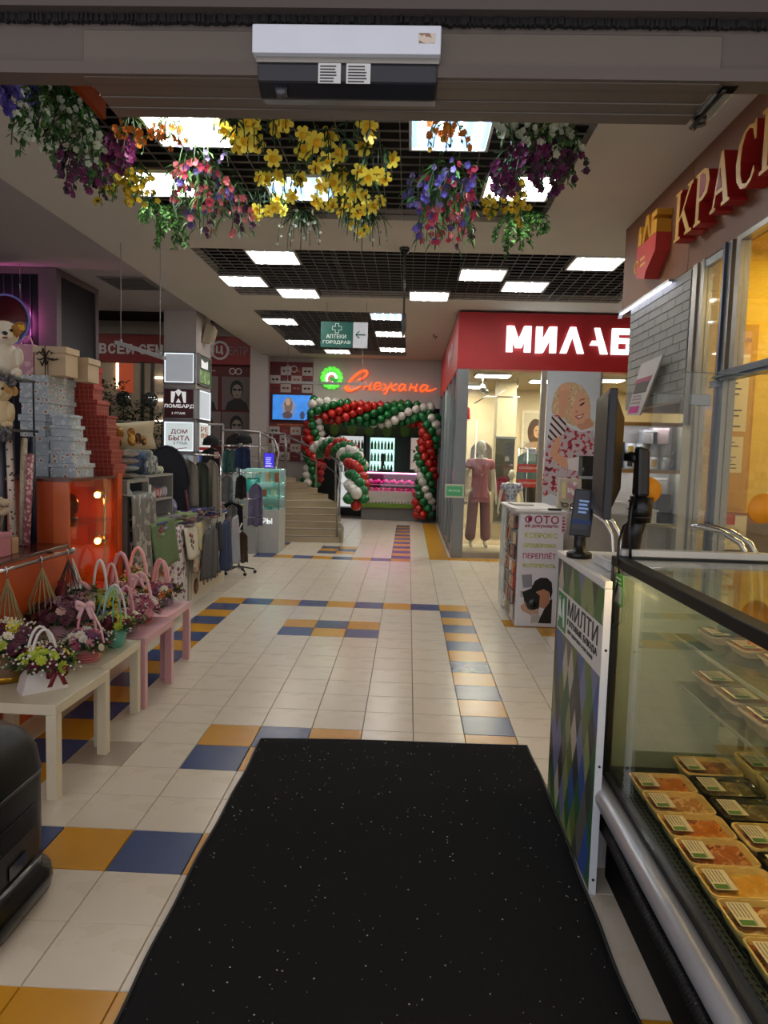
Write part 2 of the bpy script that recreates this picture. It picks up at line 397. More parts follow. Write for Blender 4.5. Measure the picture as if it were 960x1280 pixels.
# entrance mat
mm = B()
def matf(u, v):
    x = -.785 + 1.51 * u; y = 1.2 + 2.70 * v
    x += .005 * math.sin(v * 9 + u) + .003 * math.sin(v * 31)
    y += (.012 * math.sin(u * 5) + .07 * u) * v
    e = min(u, 1 - u, v, 1 - v)
    return (x, y, .004 + .010 * min(1, e / .02) + .0015 * math.sin(u * 23 + v * 17))
mm.grid(matf, 50, 70)
mt = thing('entrance_mat', 'large black entrance mat with tiny white specks on the tiles', 'mat', (0, 2.5, 0))
mm.go('pile', M('#171718', .95, n=.25, sc=60, bump=.5, spec=.15), mt)
ed = B(); per = [matf(i / 40, 0) for i in range(41)] + [matf(1, i / 60) for i in range(1, 61)] + [matf(1 - i / 40, 1) for i in range(1, 41)] + [matf(0, 1 - i / 60) for i in range(1, 60)]
ed.tube([(p[0], p[1], .006) for p in per], .006, 6, closed=True).go('rubber_edge', M('#0c0c0d', .6), mt)
sp = B()
for k in range(520):
    u, v = rnd.random(), rnd.random(); p = matf(u, v); r = rnd.choice((.0012, .0012, .0018, .003)) * .9; a = rnd.random() * 3
    sp.box((-r, -r * .6, 0), (r, r * .6, .0016), T=Matrix.Translation((p[0], p[1], p[2] + .0004)) @ Matrix.Rotation(a, 4, 'Z'))
sp.go('lint', M('#b9b8b2', .8), mt, kind='stuff')
# ================================================================== RIGHT SIDE: brown fascia shop, photo kiosk, ready-meal counter
WX = 2.055
brown = M('#744628', .6, n=.06, sc=3)
fas = struct(B().box((WX, .3, 3.065), (WX + .12, 5.6, ZC)).box((WX, 5.61, 3.065), (WX + .12, 7.28, ZC)), 'wall_right', brown)
struct(B().box((WX + .12, 7.18, 2.1), (3.4, 7.28, ZC)).box((WX + .01, 7.2, 3.03), (3.4, 7.28, 3.07)), 'wall_right', M('#a08a78', .8))
# serif letters: polygons in a unit box
SER = {
 'K': [[(0, 0), (.36, 0), (.36, .05), (.26, .06), (.26, .94), (.36, .95), (.36, 1), (0, 1), (0, .95), (.09, .94), (.09, .06), (0, .05)],
       [(.26, .44), (.40, .52), (.80, .94), (.68, .95), (.68, 1), (.98, 1), (.98, .95), (.89, .93), (.52, .56), (.90, .07), (1, .05), (1, 0), (.62, 0), (.62, .05), (.70, .07), (.40, .47), (.26, .36)]],
 'P': [[(0, 0), (.46, 0), (.46, .05), (.32, .06), (.32, .42), (.55, .42), (.85, .49), (.97, .70), (.86, .92), (.58, 1), (0, 1), (0, .95), (.11, .94), (.11, .06), (0, .05)]],
 'A': [[(0, 0), (.30, 0), (.30, .05), (.20, .07), (.28, .27), (.62, .27), (.70, .07), (.60, .05), (.60, 0), (1, 0), (1, .05), (.92, .07), (.56, 1), (.46, 1), (.12, .07), (0, .05)]],
 'C': [[(.95, .16), (.90, .26), (.78, .10), (.60, .05), (.40, .10), (.27, .28), (.23, .5), (.27, .74), (.42, .92), (.60, .95), (.78, .88), (.88, .68), (.94, .68), (.92, 1), (.87, 1), (.82, .95), (.6, 1), (.35, .96), (.12, .8), (.02, .5), (.1, .2), (.32, .03), (.58, -.02), (.8, .04)]],
 'H': [[(0, 0), (.38, 0), (.38, .05), (.28, .06), (.28, .47), (.72, .47), (.72, .06), (.62, .05), (.62, 0), (1, 0), (1, .05), (.91, .06), (.91, .94), (1, .95), (1, 1), (.62, 1), (.62, .95), (.72, .94), (.72, .54), (.28, .54), (.28, .94), (.38, .95), (.38, 1), (0, 1), (0, .95), (.1, .94), (.1, .06), (0, .05)]],
}
gold = M('#d9a441', .45, n=.06); redside = M('#9c1512', .5, n=.08)
ks = thing('shop_sign_letters', 'yellow and red raised letters КРАСН on the brown fascia', 'sign', (WX, 5, 3.26))
LX0, LX1 = WX - .115, WX - .0005
for ch, y0, y1 in (('K', 5.60, 5.27), ('P', 5.225, 4.985), ('A', 4.955, 4.665), ('C', 4.60, 4.335), ('H', 4.285, 3.97)):
    b = B()
    for poly in SER[ch]:
        pp = [(y0 + (y1 - y0) * p[0], 3.262 + .35 * p[1]) for p in poly]
        b.prism(pp, LX0, LX1, 'x')
    L_ = b.go('letter', redside, ks)
    b = B()
    for poly in SER[ch]:
        b.prism([(y0 + (y1 - y0) * p[0], 3.262 + .35 * p[1]) for p in poly], LX0 - .004, LX0 - .0003, 'x')
    b.go('letter_face', gold, L_)
    if ch == 'P':
        b = B().prism([(y0 + (y1 - y0) * p[0], 3.262 + .35 * p[1]) for p in [(.33, .49), (.5, .49), (.68, .56), (.75, .71), (.68, .86), (.52, .93), (.33, .93)]], LX0 - .007, LX0 - .0041, 'x')
        b.go('counter_face', redside, L_)
    if ch == 'A':
        B().prism([(y0 + (y1 - y0) * p[0], 3.262 + .35 * p[1]) for p in [(.31, .34), (.59, .34), (.45, .72)]], LX0 - .007, LX0 - .0041, 'x').go('counter_face', redside, L_)
lb = thing('logo_box', 'red shopping bag shaped emblem with yellow handles on the brown fascia', 'emblem', (WX, 6.2, 3.2))
Q = lambda pts: [(6.50 - .50 * p[0], 3.155 + .52 * p[1]) for p in pts]
bd = B().prism(Q([(.02, .12), (.5, 0), (.55, .10), (.98, .33), (1, .60), (.02, .60)]), WX - .12, WX - .0005, 'x').go('bag_body', M('#b3322c', .5), lb)
for k, p in enumerate(([(.04, .61), (.1, .92), (.16, .92), (.18, .80), (.23, .78), (.22, .61)], [(.27, .61), (.45, 1), (.55, 1), (.70, .61), (.62, .61), (.5, .86), (.37, .61)], [(.72, .61), (.72, .96), (.98, .96), (.98, .87), (.82, .87), (.82, .81), (.98, .81), (.98, .61)])):
    B().prism(Q(p), WX - .12, WX - .0005, 'x').go('bag_handle', M('#c58a1e', .5), lb)
B().tube([(WX - .122, 6.46 - .05 * math.cos(a), 3.30 + .05 * math.sin(a)) for a in [k * .35 for k in range(15)]], .008, 6).go('ring', gold, bd)
lines(B(), (WX - .121, 6.38, 3.28), -EY, EZ, .16, .1, 2, .45).go('print', gold, bd)
# grey brick-tile band over the kiosk hatch
tw = struct(bx((WX, 5.5, 2.1), (WX + .1, 6.95, 3.06)), 'wall_right', M('#a9a59c', .8))
tile_m = M('#716f6a', .45, n=.12, sc=9)
TW, TH = .30, .073
proto = None
for r in range(13):
    k = 0; y = 5.5 - (TW / 2 if r % 2 else 0)
    while y < 6.95:
        a_, c_ = max(y + .002, 5.502), min(y + TW - .004, 6.948); y += TW
        if c_ - a_ < .03: continue
        z = 2.105 + r * TH
        bx((WX - .008, a_, z + .004), (WX + .002, c_, z + TH - .004)).go('brick_tile', tile_m, tw)
ll = thing('led_lamp', 'thin white LED strip lamp under the end of the brown fascia', 'lamp', (WX, 6.5, 3.04))
bx((WX - .05, 5.85, 3.042), (WX - .01, 7.2, 3.062)).go('housing', alu, ll)
bx((WX - .045, 5.87, 3.036), (WX - .02, 7.18, 3.0415)).go('diffuser', M('#dfe4ff', .5, n=0, emit=5), ll)
for k in range(3): bx((WX - .048, 7.2, 3.03 - k * .012), (WX - .015, 7.215 + k * .01, 3.038 - k * .012)).go('plug', M('#cfcfe0', .4), ll)
# posts, transom and window panes of the yellow shop
struct(B().box((WX, 5.3, 0), (WX + .12, 5.5, 3.065)), 'wall_right', M('#b9a98c', .6, n=.05))
struct(B().box((WX - .015, 5.245, 0), (WX + .05, 5.299, 3.065)).box((WX - .02, 5.36, 1.9), (WX - .001, 5.44, 3.06)), 'trim_4', M('#8d8a84', .3, .75))
struct(B().box((WX - .02, 4.80, 0), (WX + .06, 4.92, 3.065)), 'trim_5', M('#8b8988', .3, .8))
struct(B().box((WX - .035, 4.87, 0), (WX - .02, 4.905, 3.065)), 'trim_6', M('#5d6673', .3, .8))
struct(B().box((WX - .015, 4.69, 2.24), (WX + .05, 4.75, 3.065)).box((WX - .015, .4, 3.03), (WX + .05, 4.69, 3.065)), 'trim_7', M('#9a958d', .35, .7))
struct(B().box((WX - .03, .4, 2.17), (WX + .05, 4.86, 2.235)).box((WX - .045, .4, 2.19), (WX - .03, 4.93, 2.205)).box((WX - .05, 4.83, 2.13), (WX, 4.95, 2.175)), 'trim_8', M('#6c7580', .3, .8))
wg = GLASS('#f4f1e6', .05)
for n_, (y0, y1, z0, z1) in enumerate(((4.92, 5.245, .05, 3.06), (.6, 4.69, 2.235, 3.03), (.6, 4.80, .05, 2.17))):
    struct(bx((WX + .01, y0, z0), (WX + .018, y1, z1)), 'window_%d' % (n_ + 1), wg)
struct(B().box((WX - .01, 4.93, 3.0), (WX + .03, 5.245, 3.05)).box((WX - .01, 4.93, .0), (WX + .03, 5.245, .06)), 'trim_9', alu)
# the lit yellow room behind the glass
yel = M('#efc63e', .8, n=.05, sc=2); yel2 = M('#ecd48e', .8, n=.04)
struct(bx((WX + .12, 5.52, 0), (5.6, 5.6, 3.4)), 'wall_back', yel)
struct(bx((5.5, .3, 0), (5.6, 5.52, 3.4)), 'wall_right', yel)
struct(bx((WX + .121, .3, 3.2), (5.6, 5.6, 3.28)), 'ceiling', M('#d9b45c', .8))
for k, (x, y) in enumerate(((2.95, 4.9), (2.95, 3.7), (4.2, 4.3), (3.6, 2.6))):
    t = thing('ceiling_light', 'white fluorescent panel inside the yellow shop, ' + ('nearest the corner post', 'above the glass showcase', 'deep in the room', 'nearest the entrance')[k], 'ceiling light', (x, y, 3.2))
    B().box((x - .3, y - .15, 3.17), (x + .3, y + .15, 3.2)).go('housing', white, t)
    for q in (-.08, 0, .08): bx((x - .28, y + q - .025, 3.165), (x + .28, y + q + .025, 3.1695)).go('tube', M('#ffeec0', .5, n=0, emit=42), t)
# notices on the partition
nb = thing('notice_board', 'yellow notice board with typed sheets inside the yellow shop', 'notice board', (2.45, 5.52, 1.3))
bx((2.26, 5.505, 1.28), (2.57, 5.52, 2.66)).go('board', M('#c99419', .6), nb)
pm = M('#e4d2a8', .7, n=.04); ink = M('#4c4436', .7)
for (z0, z1, w_) in ((1.87, 2.44, .2), (1.56, 1.83, .19)):
    s_ = bx((2.29, 5.5, z0), (2.29 + w_ + .03, 5.5045, z1)).go('sheet', pm, nb)
    lines(B(), (2.305, 5.4995, z0 + .03), EX, EZ, w_ - .01, z1 - z0 - .05, 13 if z1 - z0 > .4 else 8, .3, .5).go('print', ink, s_)
textb(textb(B(), 'УГОЛОК', (2.31, 5.5045, 2.575), EX, EZ, w=.13, h=.03), 'ПОКУПАТЕЛЯ', (2.29, 5.5045, 2.53), EX, EZ, w=.23, h=.032).go('print', M('#7a3f14', .7), nb)
fo = bx((2.28, 5.5, 1.35), (2.42, 5.504, 1.54)).go('folder', M('#27458c', .5), nb)
lines(B(), (2.33, 5.4995, 1.38), EX, EZ, .06, .14, 6, .5).go('print', pm, fo)
struct(B().box((2.2, 5.49, 1.18), (5.4, 5.52, 1.26)), 'trim_10', M('#9a5a1e', .6))
struct(B().box((2.2, 5.48, 0), (5.4, 5.519, 1.18)), 'trim_11', M('#6d5a4a', .7))
hs = thing('handbill', 'red and white price handbill low behind the glass', 'handbill', (2.4, 5.46, 1.0))
bx((2.32, 5.462, .98), (2.56, 5.468, 1.24)).go('sheet', M('#e9e0d4', .7), hs); bx((2.30, 5.456, 1.17), (2.47, 5.461, 1.25)).go('heading', M('#b9381c', .6), hs)
text(hs, 'print', 'ЕЖЕДНЕВНО', M('#7d2413', .6), (2.34, 5.461, 1.10), EX, EZ, w=.16, h=.035)
# office chair inside, mostly out of frame
oc = thing('office_chair', 'black office chair with tall headrest behind the shop glass', 'chair', (2.75, 4.7, 0))
cm = M('#15161a', .6, n=.2, sc=20)
B().sph((2.72, 4.72, 1.16), (.30, .12, .20), 16, 10).go('backrest', cm, oc, sub=1)
B().sph((2.74, 4.72, 1.68), (.17, .07, .15), 14, 8).go('headrest', cm, oc, sub=1)
B().tube([(2.74, 4.76, 1.3), (2.73, 4.78, 1.45), (2.74, 4.76, 1.6)], .03).go('headrest_stem', blk, oc)
B().sph((2.78, 4.45, .62), (.28, .26, .07), 16, 6).go('seat', cm, oc)
B().cyl((2.78, 4.5, .08), (2.78, 4.5, .58), .03).go('column', steel, oc)
for k in range(5):
    a = k * 1.2566; B().tube([(2.78, 4.5, .1), (2.78 + .28 * math.cos(a), 4.5 + .28 * math.sin(a), .06), (2.78 + .3 * math.cos(a), 4.5 + .3 * math.sin(a), .02)], [.025, .018, .02]).go('leg', blk, oc)
B().sph((2.47, 4.6, 1.12), (.06, .05, .10), 10, 6).go('cushion', M('#1d5aa0', .7), oc)
# ---- photo kiosk: shelf with mugs facing the hall
sh = thing('display_shelf', 'kiosk wall shelf of wood edges with white mugs on it', 'shelf', (2.2, 7.1, 0))
oak = M('#a8814a', .5, n=.15)
for nm, a_, b_ in (('side_panel', (2.58, 6.9, 0), (2.63, 7.17, 2.0)),): bx(a_, b_).go(nm, M('#b9b0a0', .5), sh)
bx((1.90, 7.165, 0), (2.62, 7.175, 2.0)).go('back_panel', M('#c9c7c2', .5), sh)
for z in (1.03, 1.545, 1.99, .55): bx((1.90, 6.92, z - .02), (2.58, 7.165, z)).go('shelf_board', M('#8c8f8e', .3), sh); bx((1.90, 6.9, z - .035), (2.58, 6.92, z)).go('shelf_edge', oak if z != 1.03 else alu, sh)
for z in (1.969, 1.524): bx((1.92, 6.925, z - .008), (2.55, 6.945, z - .0005)).go('led_strip', M('#f4f6ff', .5, n=0, emit=9), sh)  # strips added behind the shelf edges, out of sight, to brighten the mugs
mug_w = M('#dfe3e8', .25, n=.02); mug_y = M('#d9b54a', .3)
def mug(x, y, z, col, label, h=.122, r=.05, logo=None):
    t = thing('mug', label, 'mug', (x, y, z), 'mugs on the kiosk shelf')
    B().lathe([(r * .9, 0), (r, .004), (r, h), (r - .005, h), (r - .006, .008), (0, .007)], (x, y, z), 16).go('body', col, t)
    B().tube([(x + r * .95, y, z + h * .82), (x + r + .026, y, z + h * .75), (x + r + .03, y, z + h * .45), (x + r + .016, y, z + h * .25), (x + r * .95, y, z + h * .2)], .006, 6).go('handle', col, t)
    if logo: B().grid(lambda u, v: (x + (r + .0012) * math.sin(-.6 + 1.0 * u), y - (r + .0012) * math.cos(-.6 + 1.0 * u), z + h * (.2 + .6 * v)), 6, 2).go('print', logo, t)
    return t
for k, (x, z, col, lab, lg_) in enumerate(((2.13, 1.545, mug_w, 'white mug with dark print on the lower row of the kiosk shelf', M('#333338', .5)), (2.24, 1.545, mug_w, 'plain white mug in the middle of the lower row', None),
        (2.36, 1.545, mug_w, 'white mug with a yellow picture on the lower row', M('#c9a02c', .5)), (2.47, 1.545, M('#c6c9cc', .3), 'pale grey mug at the right end of the lower row', None),
        (2.00, 1.545, mug_w, 'white mug with yellow band at the left end', mug_y))):
    mug(x, 7.02, z, col, lab, logo=lg_)
for k, (x, col, lab, lg_) in enumerate(((2.00, blk, 'black mug stacked on the left of the kiosk mugs', None), (2.13, mug_w, 'white mug stacked above the dark print mug', mug_y), (2.24, mug_w, 'white mug stacked above the plain middle mug', None),
        (2.36, M('#a9acaf', .3), 'grey mug stacked above the yellow picture mug', None), (2.47, M('#b3b6ba', .3), 'grey mug stacked at the right end', None))):
    mug(x, 7.02, 1.668, col, lab, logo=lg_)
for k, (x, w_, z, h_, col, lab) in enumerate(((2.30, .14, 1.545 + .247, .13, M('#cfd3d8', .3), 'white carton standing above the mugs on the kiosk shelf'), (2.40, .15, 1.792, .15, M('#d8c3c9', .3), 'pink printed carton above the grey mugs'),
        (2.33, .18, 1.03, .13, white, 'white carton on the lowest kiosk shelf'), (2.47, .14, 1.03, .15, blk, 'black carton at the right of the lowest kiosk shelf'), (2.46, .14, 1.182, .13, blkg, 'shiny black carton stacked upon the other'),
        (2.42, .13, 1.315, .15, M('#b8b5b0', .4), 'pale grey carton topmost on the lowest shelf'), (2.0, .2, 1.03, .2, white, 'white box behind the monitor arm'))):
    t = thing('carton', lab, 'box', (x, 7.02, z)); bx((x - w_ / 2, 6.96, z), (x + w_ / 2, 7.08, z + h_ - .02)).go('body', col, t, bevel=.003); bx((x - w_ / 2 - .002, 6.958, z + h_ - .02), (x + w_ / 2 + .002, 7.082, z + h_)).go('lid', col, t)
# picture frame / folders leaning on top of the shelf
pf = thing('sample_poster', 'tilted photo sample board with magenta label fixed before the grey tiles', 'poster', (1.97, 6.3, 2.0))
TL_, TR_, BR_, BL_ = Vector((6.36, 2.46)), Vector((5.83, 2.47)), Vector((6.32, 2.02)), Vector((6.69, 2.04))
def sq(u0, v0, u1, v1):
    f = lambda u, v: tuple(BL_.lerp(BR_, u).lerp(TL_.lerp(TR_, u), v)); return [f(u0, v0), f(u1, v0), f(u1, v1), f(u0, v1)]
B().prism(sq(0, 0, 1, 1), 1.985, 2.0, 'x').go('board', M('#a9a5a2', .4), pf)
for nm, q, c_, e in (('photo', (.05, .42, .8, .62), '#2a2226', 0), ('heading', (.02, .62, .85, .70), '#8d2350', 0), ('label_magenta', (.08, .04, .75, .17), '#b0267a', 0), ('print', (.1, .22, .7, .25), '#7c6f78', 0), ('print', (.1, .29, .7, .32), '#7c6f78', 0), ('print', (.1, .35, .6, .38), '#7c6f78', 0)):
    B().prism(sq(*q), 1.982, 1.9845, 'x').go(nm, M(c_, .5), pf)
B().cyl((1.99, 6.2, 2.3), (2.05, 6.2, 2.3), .01, n=8).go('bracket', alu, pf)
# photo services stand
ps = thing('photo_stand', 'white photo services stand with a printed front and magazines on its side', 'stand', (1.28, 7.4, 0))
pw = M('#d4d2d4', .45, n=.03)
B().box((1.075, 6.84, 0), (1.50, 8.0, 1.10)).go('cabinet', pw, ps, bevel=.006)
B().box((1.04, 6.82, 1.10), (1.53, 8.02, 1.125)).go('counter_top', M('#c6c3bf', .4), ps, bevel=.005)
pan = B().box((1.085, 6.825, .01), (1.495, 6.839, 1.095)).go('printed_panel', M('#dcd9df', .4, n=.03), ps)
mag = M('#a5134f', .5); lime = M('#b3c022', .5)
FZ = lambda v: 1.64 + (572.5 - v) * .00766
FU = lambda u: 1.075 + (u - 645) * .00755
for s_, u0, u1, v0, v1, m_, bo in (('ФОТО', 651.5, 694, 645, 656, mag, .012), ('на документы', 652, 693.5, 656.8, 661.5, mag, .02), ('КСЕРОКС', 652, 693, 667, 673.5, lime, .012), ('БРОШЮРОВКА', 651.5, 692, 680.5, 685.5, lime, .02), ('ПЕРЕПЛЁТ', 651, 692.5, 691, 699.5, mag, .012), ('ФОТОПЕЧАТЬ', 651, 692.5, 705.5, 711, lime, .025)):
    text(pan, 'print', s_, m_, (FU(u0), 6.825, FZ(v1)), EX, EZ, w=(u1 - u0) * .00755, h=(v1 - v0) * .00766, bold=bo)
def flat(b_, pts, y, e=.001, mi=0): return b_.prism([(FU(p[0]), FZ(p[1])) for p in pts], y - e, y, 'y', mi)
C4 = lambda l: [(600 + p[0] / 3.692, 600 + p[1] / 3.692) for p in l]
b = B(); flat(b, C4([(186, 445), (234, 440), (238, 500), (196, 506)]), 6.8249); b.go('printed_flash', M('#8a8790', .5), pan)
b = B(); flat(b, C4([(236, 500), (250, 470), (275, 455), (305, 455), (328, 475), (334, 520), (326, 560), (318, 520), (290, 510), (262, 520), (238, 545)]), 6.8249); b.go('printed_hair', M('#15100f', .6), pan)
b = B(); flat(b, C4([(262, 520), (292, 508), (318, 520), (322, 570), (300, 600), (268, 590), (258, 556)]), 6.8246); b.go('printed_face', M('#b98062', .6), pan)
b = B(); flat(b, C4([(322, 560), (334, 552), (334, 668), (272, 668), (282, 640), (300, 600)]), 6.8247); b.go('printed_jacket', M('#1a1512', .6), pan)
b = B(); flat(b, C4([(192, 525), (236, 505), (276, 540), (274, 600), (226, 610), (206, 580), (200, 548)]), 6.8243); b.go('printed_camera', M('#0f0f11', .4), pan)
b = B(); flat(b, C4([(186, 592), (210, 570), (214, 600), (250, 612), (272, 598), (276, 622), (250, 646), (248, 668), (238, 668), (240, 634), (196, 612)]), 6.8241); b.go('printed_hand', M('#c79a80', .6), pan)
b = B(); flat(b, C4([(240, 618), (282, 632), (276, 664), (244, 668)]), 6.8239); b.go('printed_cuff', M('#b8b4ae', .6), pan)
b = B(); b.cyl((FU(666.5), 6.8242, FZ(758)), (FU(666.5), 6.8232, FZ(758)), .052, n=20); b.go('printed_lens', M('#2a2c30', .2), pan)
b = B(); b.cyl((FU(666.5), 6.8232, FZ(758)), (FU(666.5), 6.8226, FZ(758)), .026, n=16); b.go('printed_lens', M('#08080a', .2), pan)
for k in range(5): bx((FU(650), 6.8238, FZ(742) - k * .012), (FU(655), 6.8248, FZ(742) - k * .012 + .005)).go('print', M('#7b4f8f', .5), pan)
stp = B().prism([(FU(697.5), FZ(642)), (FU(703.5), FZ(642)), (FU(703), FZ(666)), (FU(697.5), FZ(666))], 6.818, 6.8245, 'y').go('side_sticker', M('#cabbc2', .4), pan)
lines(B(), (FU(698.2), 6.8178, FZ(664)), EX, EZ, .03, .15, 5, .5).go('print', mag, stp)
# magazine side
cols = ['#7c4a2a', '#c9b48a', '#2f2a2c', '#a33d2f', '#d6cfc0', '#53616e', '#8a7a3a', '#4a3326', '#b07a3d']
for r in range(7):
    for k in range(4):
        y = 6.90 + k * .17; z = .06 + r * .145; hgt = rnd.uniform(.115, .14)
        B().box((0, 0, 0), (.012 + rnd.random() * .014, .13, hgt), T=Matrix.Translation((1.046, y, z)) @ Matrix.Rotation(rnd.uniform(0, .06), 4, 'Y')).go('magazine', M(rnd.choice(cols), .4, pat='blotch', c2=rnd.choice(cols), c3=rnd.choice(cols), sc=25), ps)
for r in range(8): B().tube([(1.035, 6.87, .05 + r * .145), (1.035, 7.56, .05 + r * .145)], .004, 6).go('rack_wire', alu, ps)
bx((1.055, 7.6, .0), (1.0749, 8.0, 1.09)).go('side_panel', M('#a9b4b0', .4, pat='blotch', c2='#c6cfc9', sc=6), ps)
for k, (x, y, w_, d_, rz, col, lab) in enumerate(((1.14, 7.0, .2, .28, .2, '#c9c4bd', 'loose white sheets at the front of the photo stand top'), (1.33, 7.15, .22, .3, -.3, '#d8d3ca', 'printed sheet lying askew on the photo stand'), (1.2, 7.6, .2, .3, .1, '#bdb3a6', 'stack of beige prints at the back of the photo stand'), (1.42, 6.92, .12, .05, .1, '#2b2721', 'dark pen case on the edge of the photo stand'))):
    B().box((-w_ / 2, -d_ / 2, 0), (w_ / 2, d_ / 2, .008 + .006 * (k == 2) + .012 * (k == 3)), T=Matrix.Translation((x, y, 1.126)) @ Matrix.Rotation(rz, 4, 'Z')).go('paper_sheet' if k < 3 else 'pen_case', M(col, .6), label=lab, cat='paper' if k < 3 else 'pen case')
# desk and counter behind the stand, with speakers and boxes
dk = thing('service_desk', 'grey kiosk desk running right behind the photo stand', 'desk', (2.0, 6.6, 0))
B().box((1.55, 6.45, .70), (2.04, 6.85, .73)).go('desk_top', M('#9d9a96', .5), dk, bevel=.004); B().box((1.55, 6.47, 0), (2.03, 6.49, .70)).go('front_panel', M('#8d8b89', .6), dk)
sp_ = thing('speaker_box', 'pair of black cartons stacked behind the photo stand', 'box', (1.75, 7.5, 1.0))
struct(bx((1.53, 7.3, 0), (2.0, 8.0, 1.1)), 'trim_12', M('#b7b2ab', .5))
B().box((1.80, 7.5, 1.102), (2.0, 7.66, 1.42)).go('lower_carton', blkg, sp_); B().box((1.80, 7.5, 1.45), (1.99, 7.66, 1.66)).go('upper_carton', blkg, sp_); bx((1.80, 7.49, 1.42), (2.0, 7.66, 1.45)).go('shelf_rail', alu, sp_)
eg = thing('glasses_bag', 'paper bag with black spectacles beside the black cartons', 'bag', (1.65, 7.35, 1.1))
DX, DY = .18, -.44
B().prism([(1.545, 1.101), (1.785, 1.101), (1.775, 1.42), (1.555, 1.42)], 7.40, 7.48, 'y').go('bag_body', M('#b5ab97', .7), eg)
for k in (0, 1): B().tube([(1.62 + .09 * k + .034 * math.cos(a * .5), 7.394, 1.15 + .02 * math.sin(a * .5)) for a in range(13)], .005, 6).go('spectacle_rim', blk, eg)
B().tube([(1.57, 7.394, 1.18), (1.60, 7.394, 1.165)], .005).tube([(1.77, 7.394, 1.18), (1.735, 7.394, 1.165)], .005).go('spectacle_arm', blk, eg)
bx((1.58, 7.39, 1.22), (1.62, 7.3995, 1.38)).go('printed_picture', M('#d3c48c', .5), eg); bx((1.64, 7.39, 1.22), (1.73, 7.3995, 1.39)).go('printed_picture', M('#b8868a', .5, pat='blotch', c2='#e0dad2', sc=18), eg)
# grey armchairs with bent chrome arms behind the counter
for k, (x, y, lab) in enumerate(((1.62, 5.2, 'grey waiting chair with chrome arm beside the photo stand'), (2.0 - .2, 4.1, 'waiting chair with two bent chrome tubes behind the glass showcase'))):
    t = thing('waiting_chair', lab, 'chair', (x, y, 0))
    gc = M('#8f8b84', .6)
    if k == 0:
        B().prism([(y - .3, .4), (y + .35, .42), (y + .5, 1.2), (y + .42, 1.22), (y + .27, .52), (y - .3, .5)], x - .30, x + .25, 'x').go('seat_shell', gc, t, bevel=.02)
    else:
        B().prism([(y - .3, .4), (y + .3, .42), (y + .4, .9), (y + .33, .9), (y + .22, .52), (y - .3, .5)], x - .3, x + .25, 'x').go('seat_shell', gc, t, bevel=.02)
    for q in (0, 1):
        xx = x - (.42 if k == 0 else .15) + .055 * q
        pts = [(xx, y + .1, 1.255), (xx + .05, y + .08, 1.265), (xx + .14, y + .02, 1.245), (xx + .22, y - .05, 1.19), (xx + .265, y - .08, 1.10), (xx + .28, y - .1, .9), (xx + .28, y - .1, .02)]
        B().tube(pts, .017, 10).go('chrome_arm', steel, t)
    for q in ((-.25, -.25), (.2, -.25), (-.25, .3), (.2, .3)): B().cyl((x + q[0], y + q[1], 0), (x + q[0], y + q[1], .42), .012, n=8).go('leg', steel, t)
# ---- Milti cabinet with diamond print
mc = thing('checkout_cabinet', 'white checkout cabinet with a green and grey diamond print', 'cabinet', (.95, 3.1, 0))
wl = M('#d3d2cf', .4, n=.03)
B().box((.775, 2.78, .0), (1.25, 3.41, 1.165)).go('cabinet', wl, mc)
B().box((.735, 2.605, .0), (.754, 3.43, 1.165)).go('front_panel', wl, mc, bevel=.002)
B().box((.728, 2.6, 1.166), (.756, 3.44, 1.195)).box((.756, 2.765, 1.166), (1.26, 3.44, 1.195)).go('counter_top', M('#dad8d3', .35), mc, bevel=.003)
bx((.729, 2.597, 0), (.7555, 2.604, 1.165)).go('edge_trim', M('#d8dce2', .3), mc)
for z in (.06, .5, .94): B().cyl((.743, 2.598, z), (.743, 2.594, z), .005, n=8).go('screw', blk, mc)
def clip(poly, a, val, keep_less):
    out = []
    for i in range(len(poly)):
        p, q = poly[i], poly[(i + 1) % len(poly)]
        ip = (p[a] <= val) == keep_less or p[a] == val; iq = (q[a] <= val) == keep_less or q[a] == val
        if ip: out.append(p)
        if ip != iq:
            t_ = (val - p[a]) / (q[a] - p[a]); out.append(tuple(p[k] + (q[k] - p[k]) * t_ for k in range(2)))
    return out
dm = [M(c, .45, n=.06) for c in ('#33342f', '#3f403d', '#5c6b2f', '#3f6b2a', '#6c6f92', '#b3aa98', '#7f8a56', '#33518f', '#5d5c55', '#2f5c3a')]
db = B(); DW, DH = .108, .235
pr = random.Random(3)
for a_ in range(-2, 10):
    for c_ in range(-1, 12):
        cy = 2.62 + a_ * DW + (c_ % 2) * DW / 2 + .02; cz = c_ * DH / 2
        poly = [(cy - DW / 2, cz), (cy, cz - DH / 2), (cy + DW / 2, cz), (cy, cz + DH / 2)]
        for (ax, val, less) in ((0, 2.612, False), (0, 3.424, True), (1, .004, False), (1, 1.16, True)):
            poly = clip(poly, ax, val, less)
            if len(poly) < 3: break
        if len(poly) >= 3: db.prism(poly, .7335, .735, 'x', mi=pr.randrange(10))
db.go('diamond_print', dm, mc)
sg = B().box((.7318, 2.615, .835), (.7334, 3.385, 1.025)).go('name_plate', M('#d5d2cb', .45), mc)
bx((.7308, 3.20, .845), (.7317, 3.37, 1.015)).go('green_square', M('#1f7a3d', .45), sg)
B().tube([(.7305, 3.355 - p[0] * .14, .86 + p[1] * .14) for p in ((.05, .1), (.12, .55), (.2, .95), (.24, .6), (.34, .35), (.5, .32), (.66, .5), (.74, .95), (.78, .5), (.86, .06))], .006, 6).go('emblem', M('#d9dcd4', .5), sg)
ik = M('#2c2b2a', .6)
text(sg, 'print', 'МИЛТИ', ik, (.7317, 3.17, .938), -EY, EZ, w=.50, h=.075, bold=0)
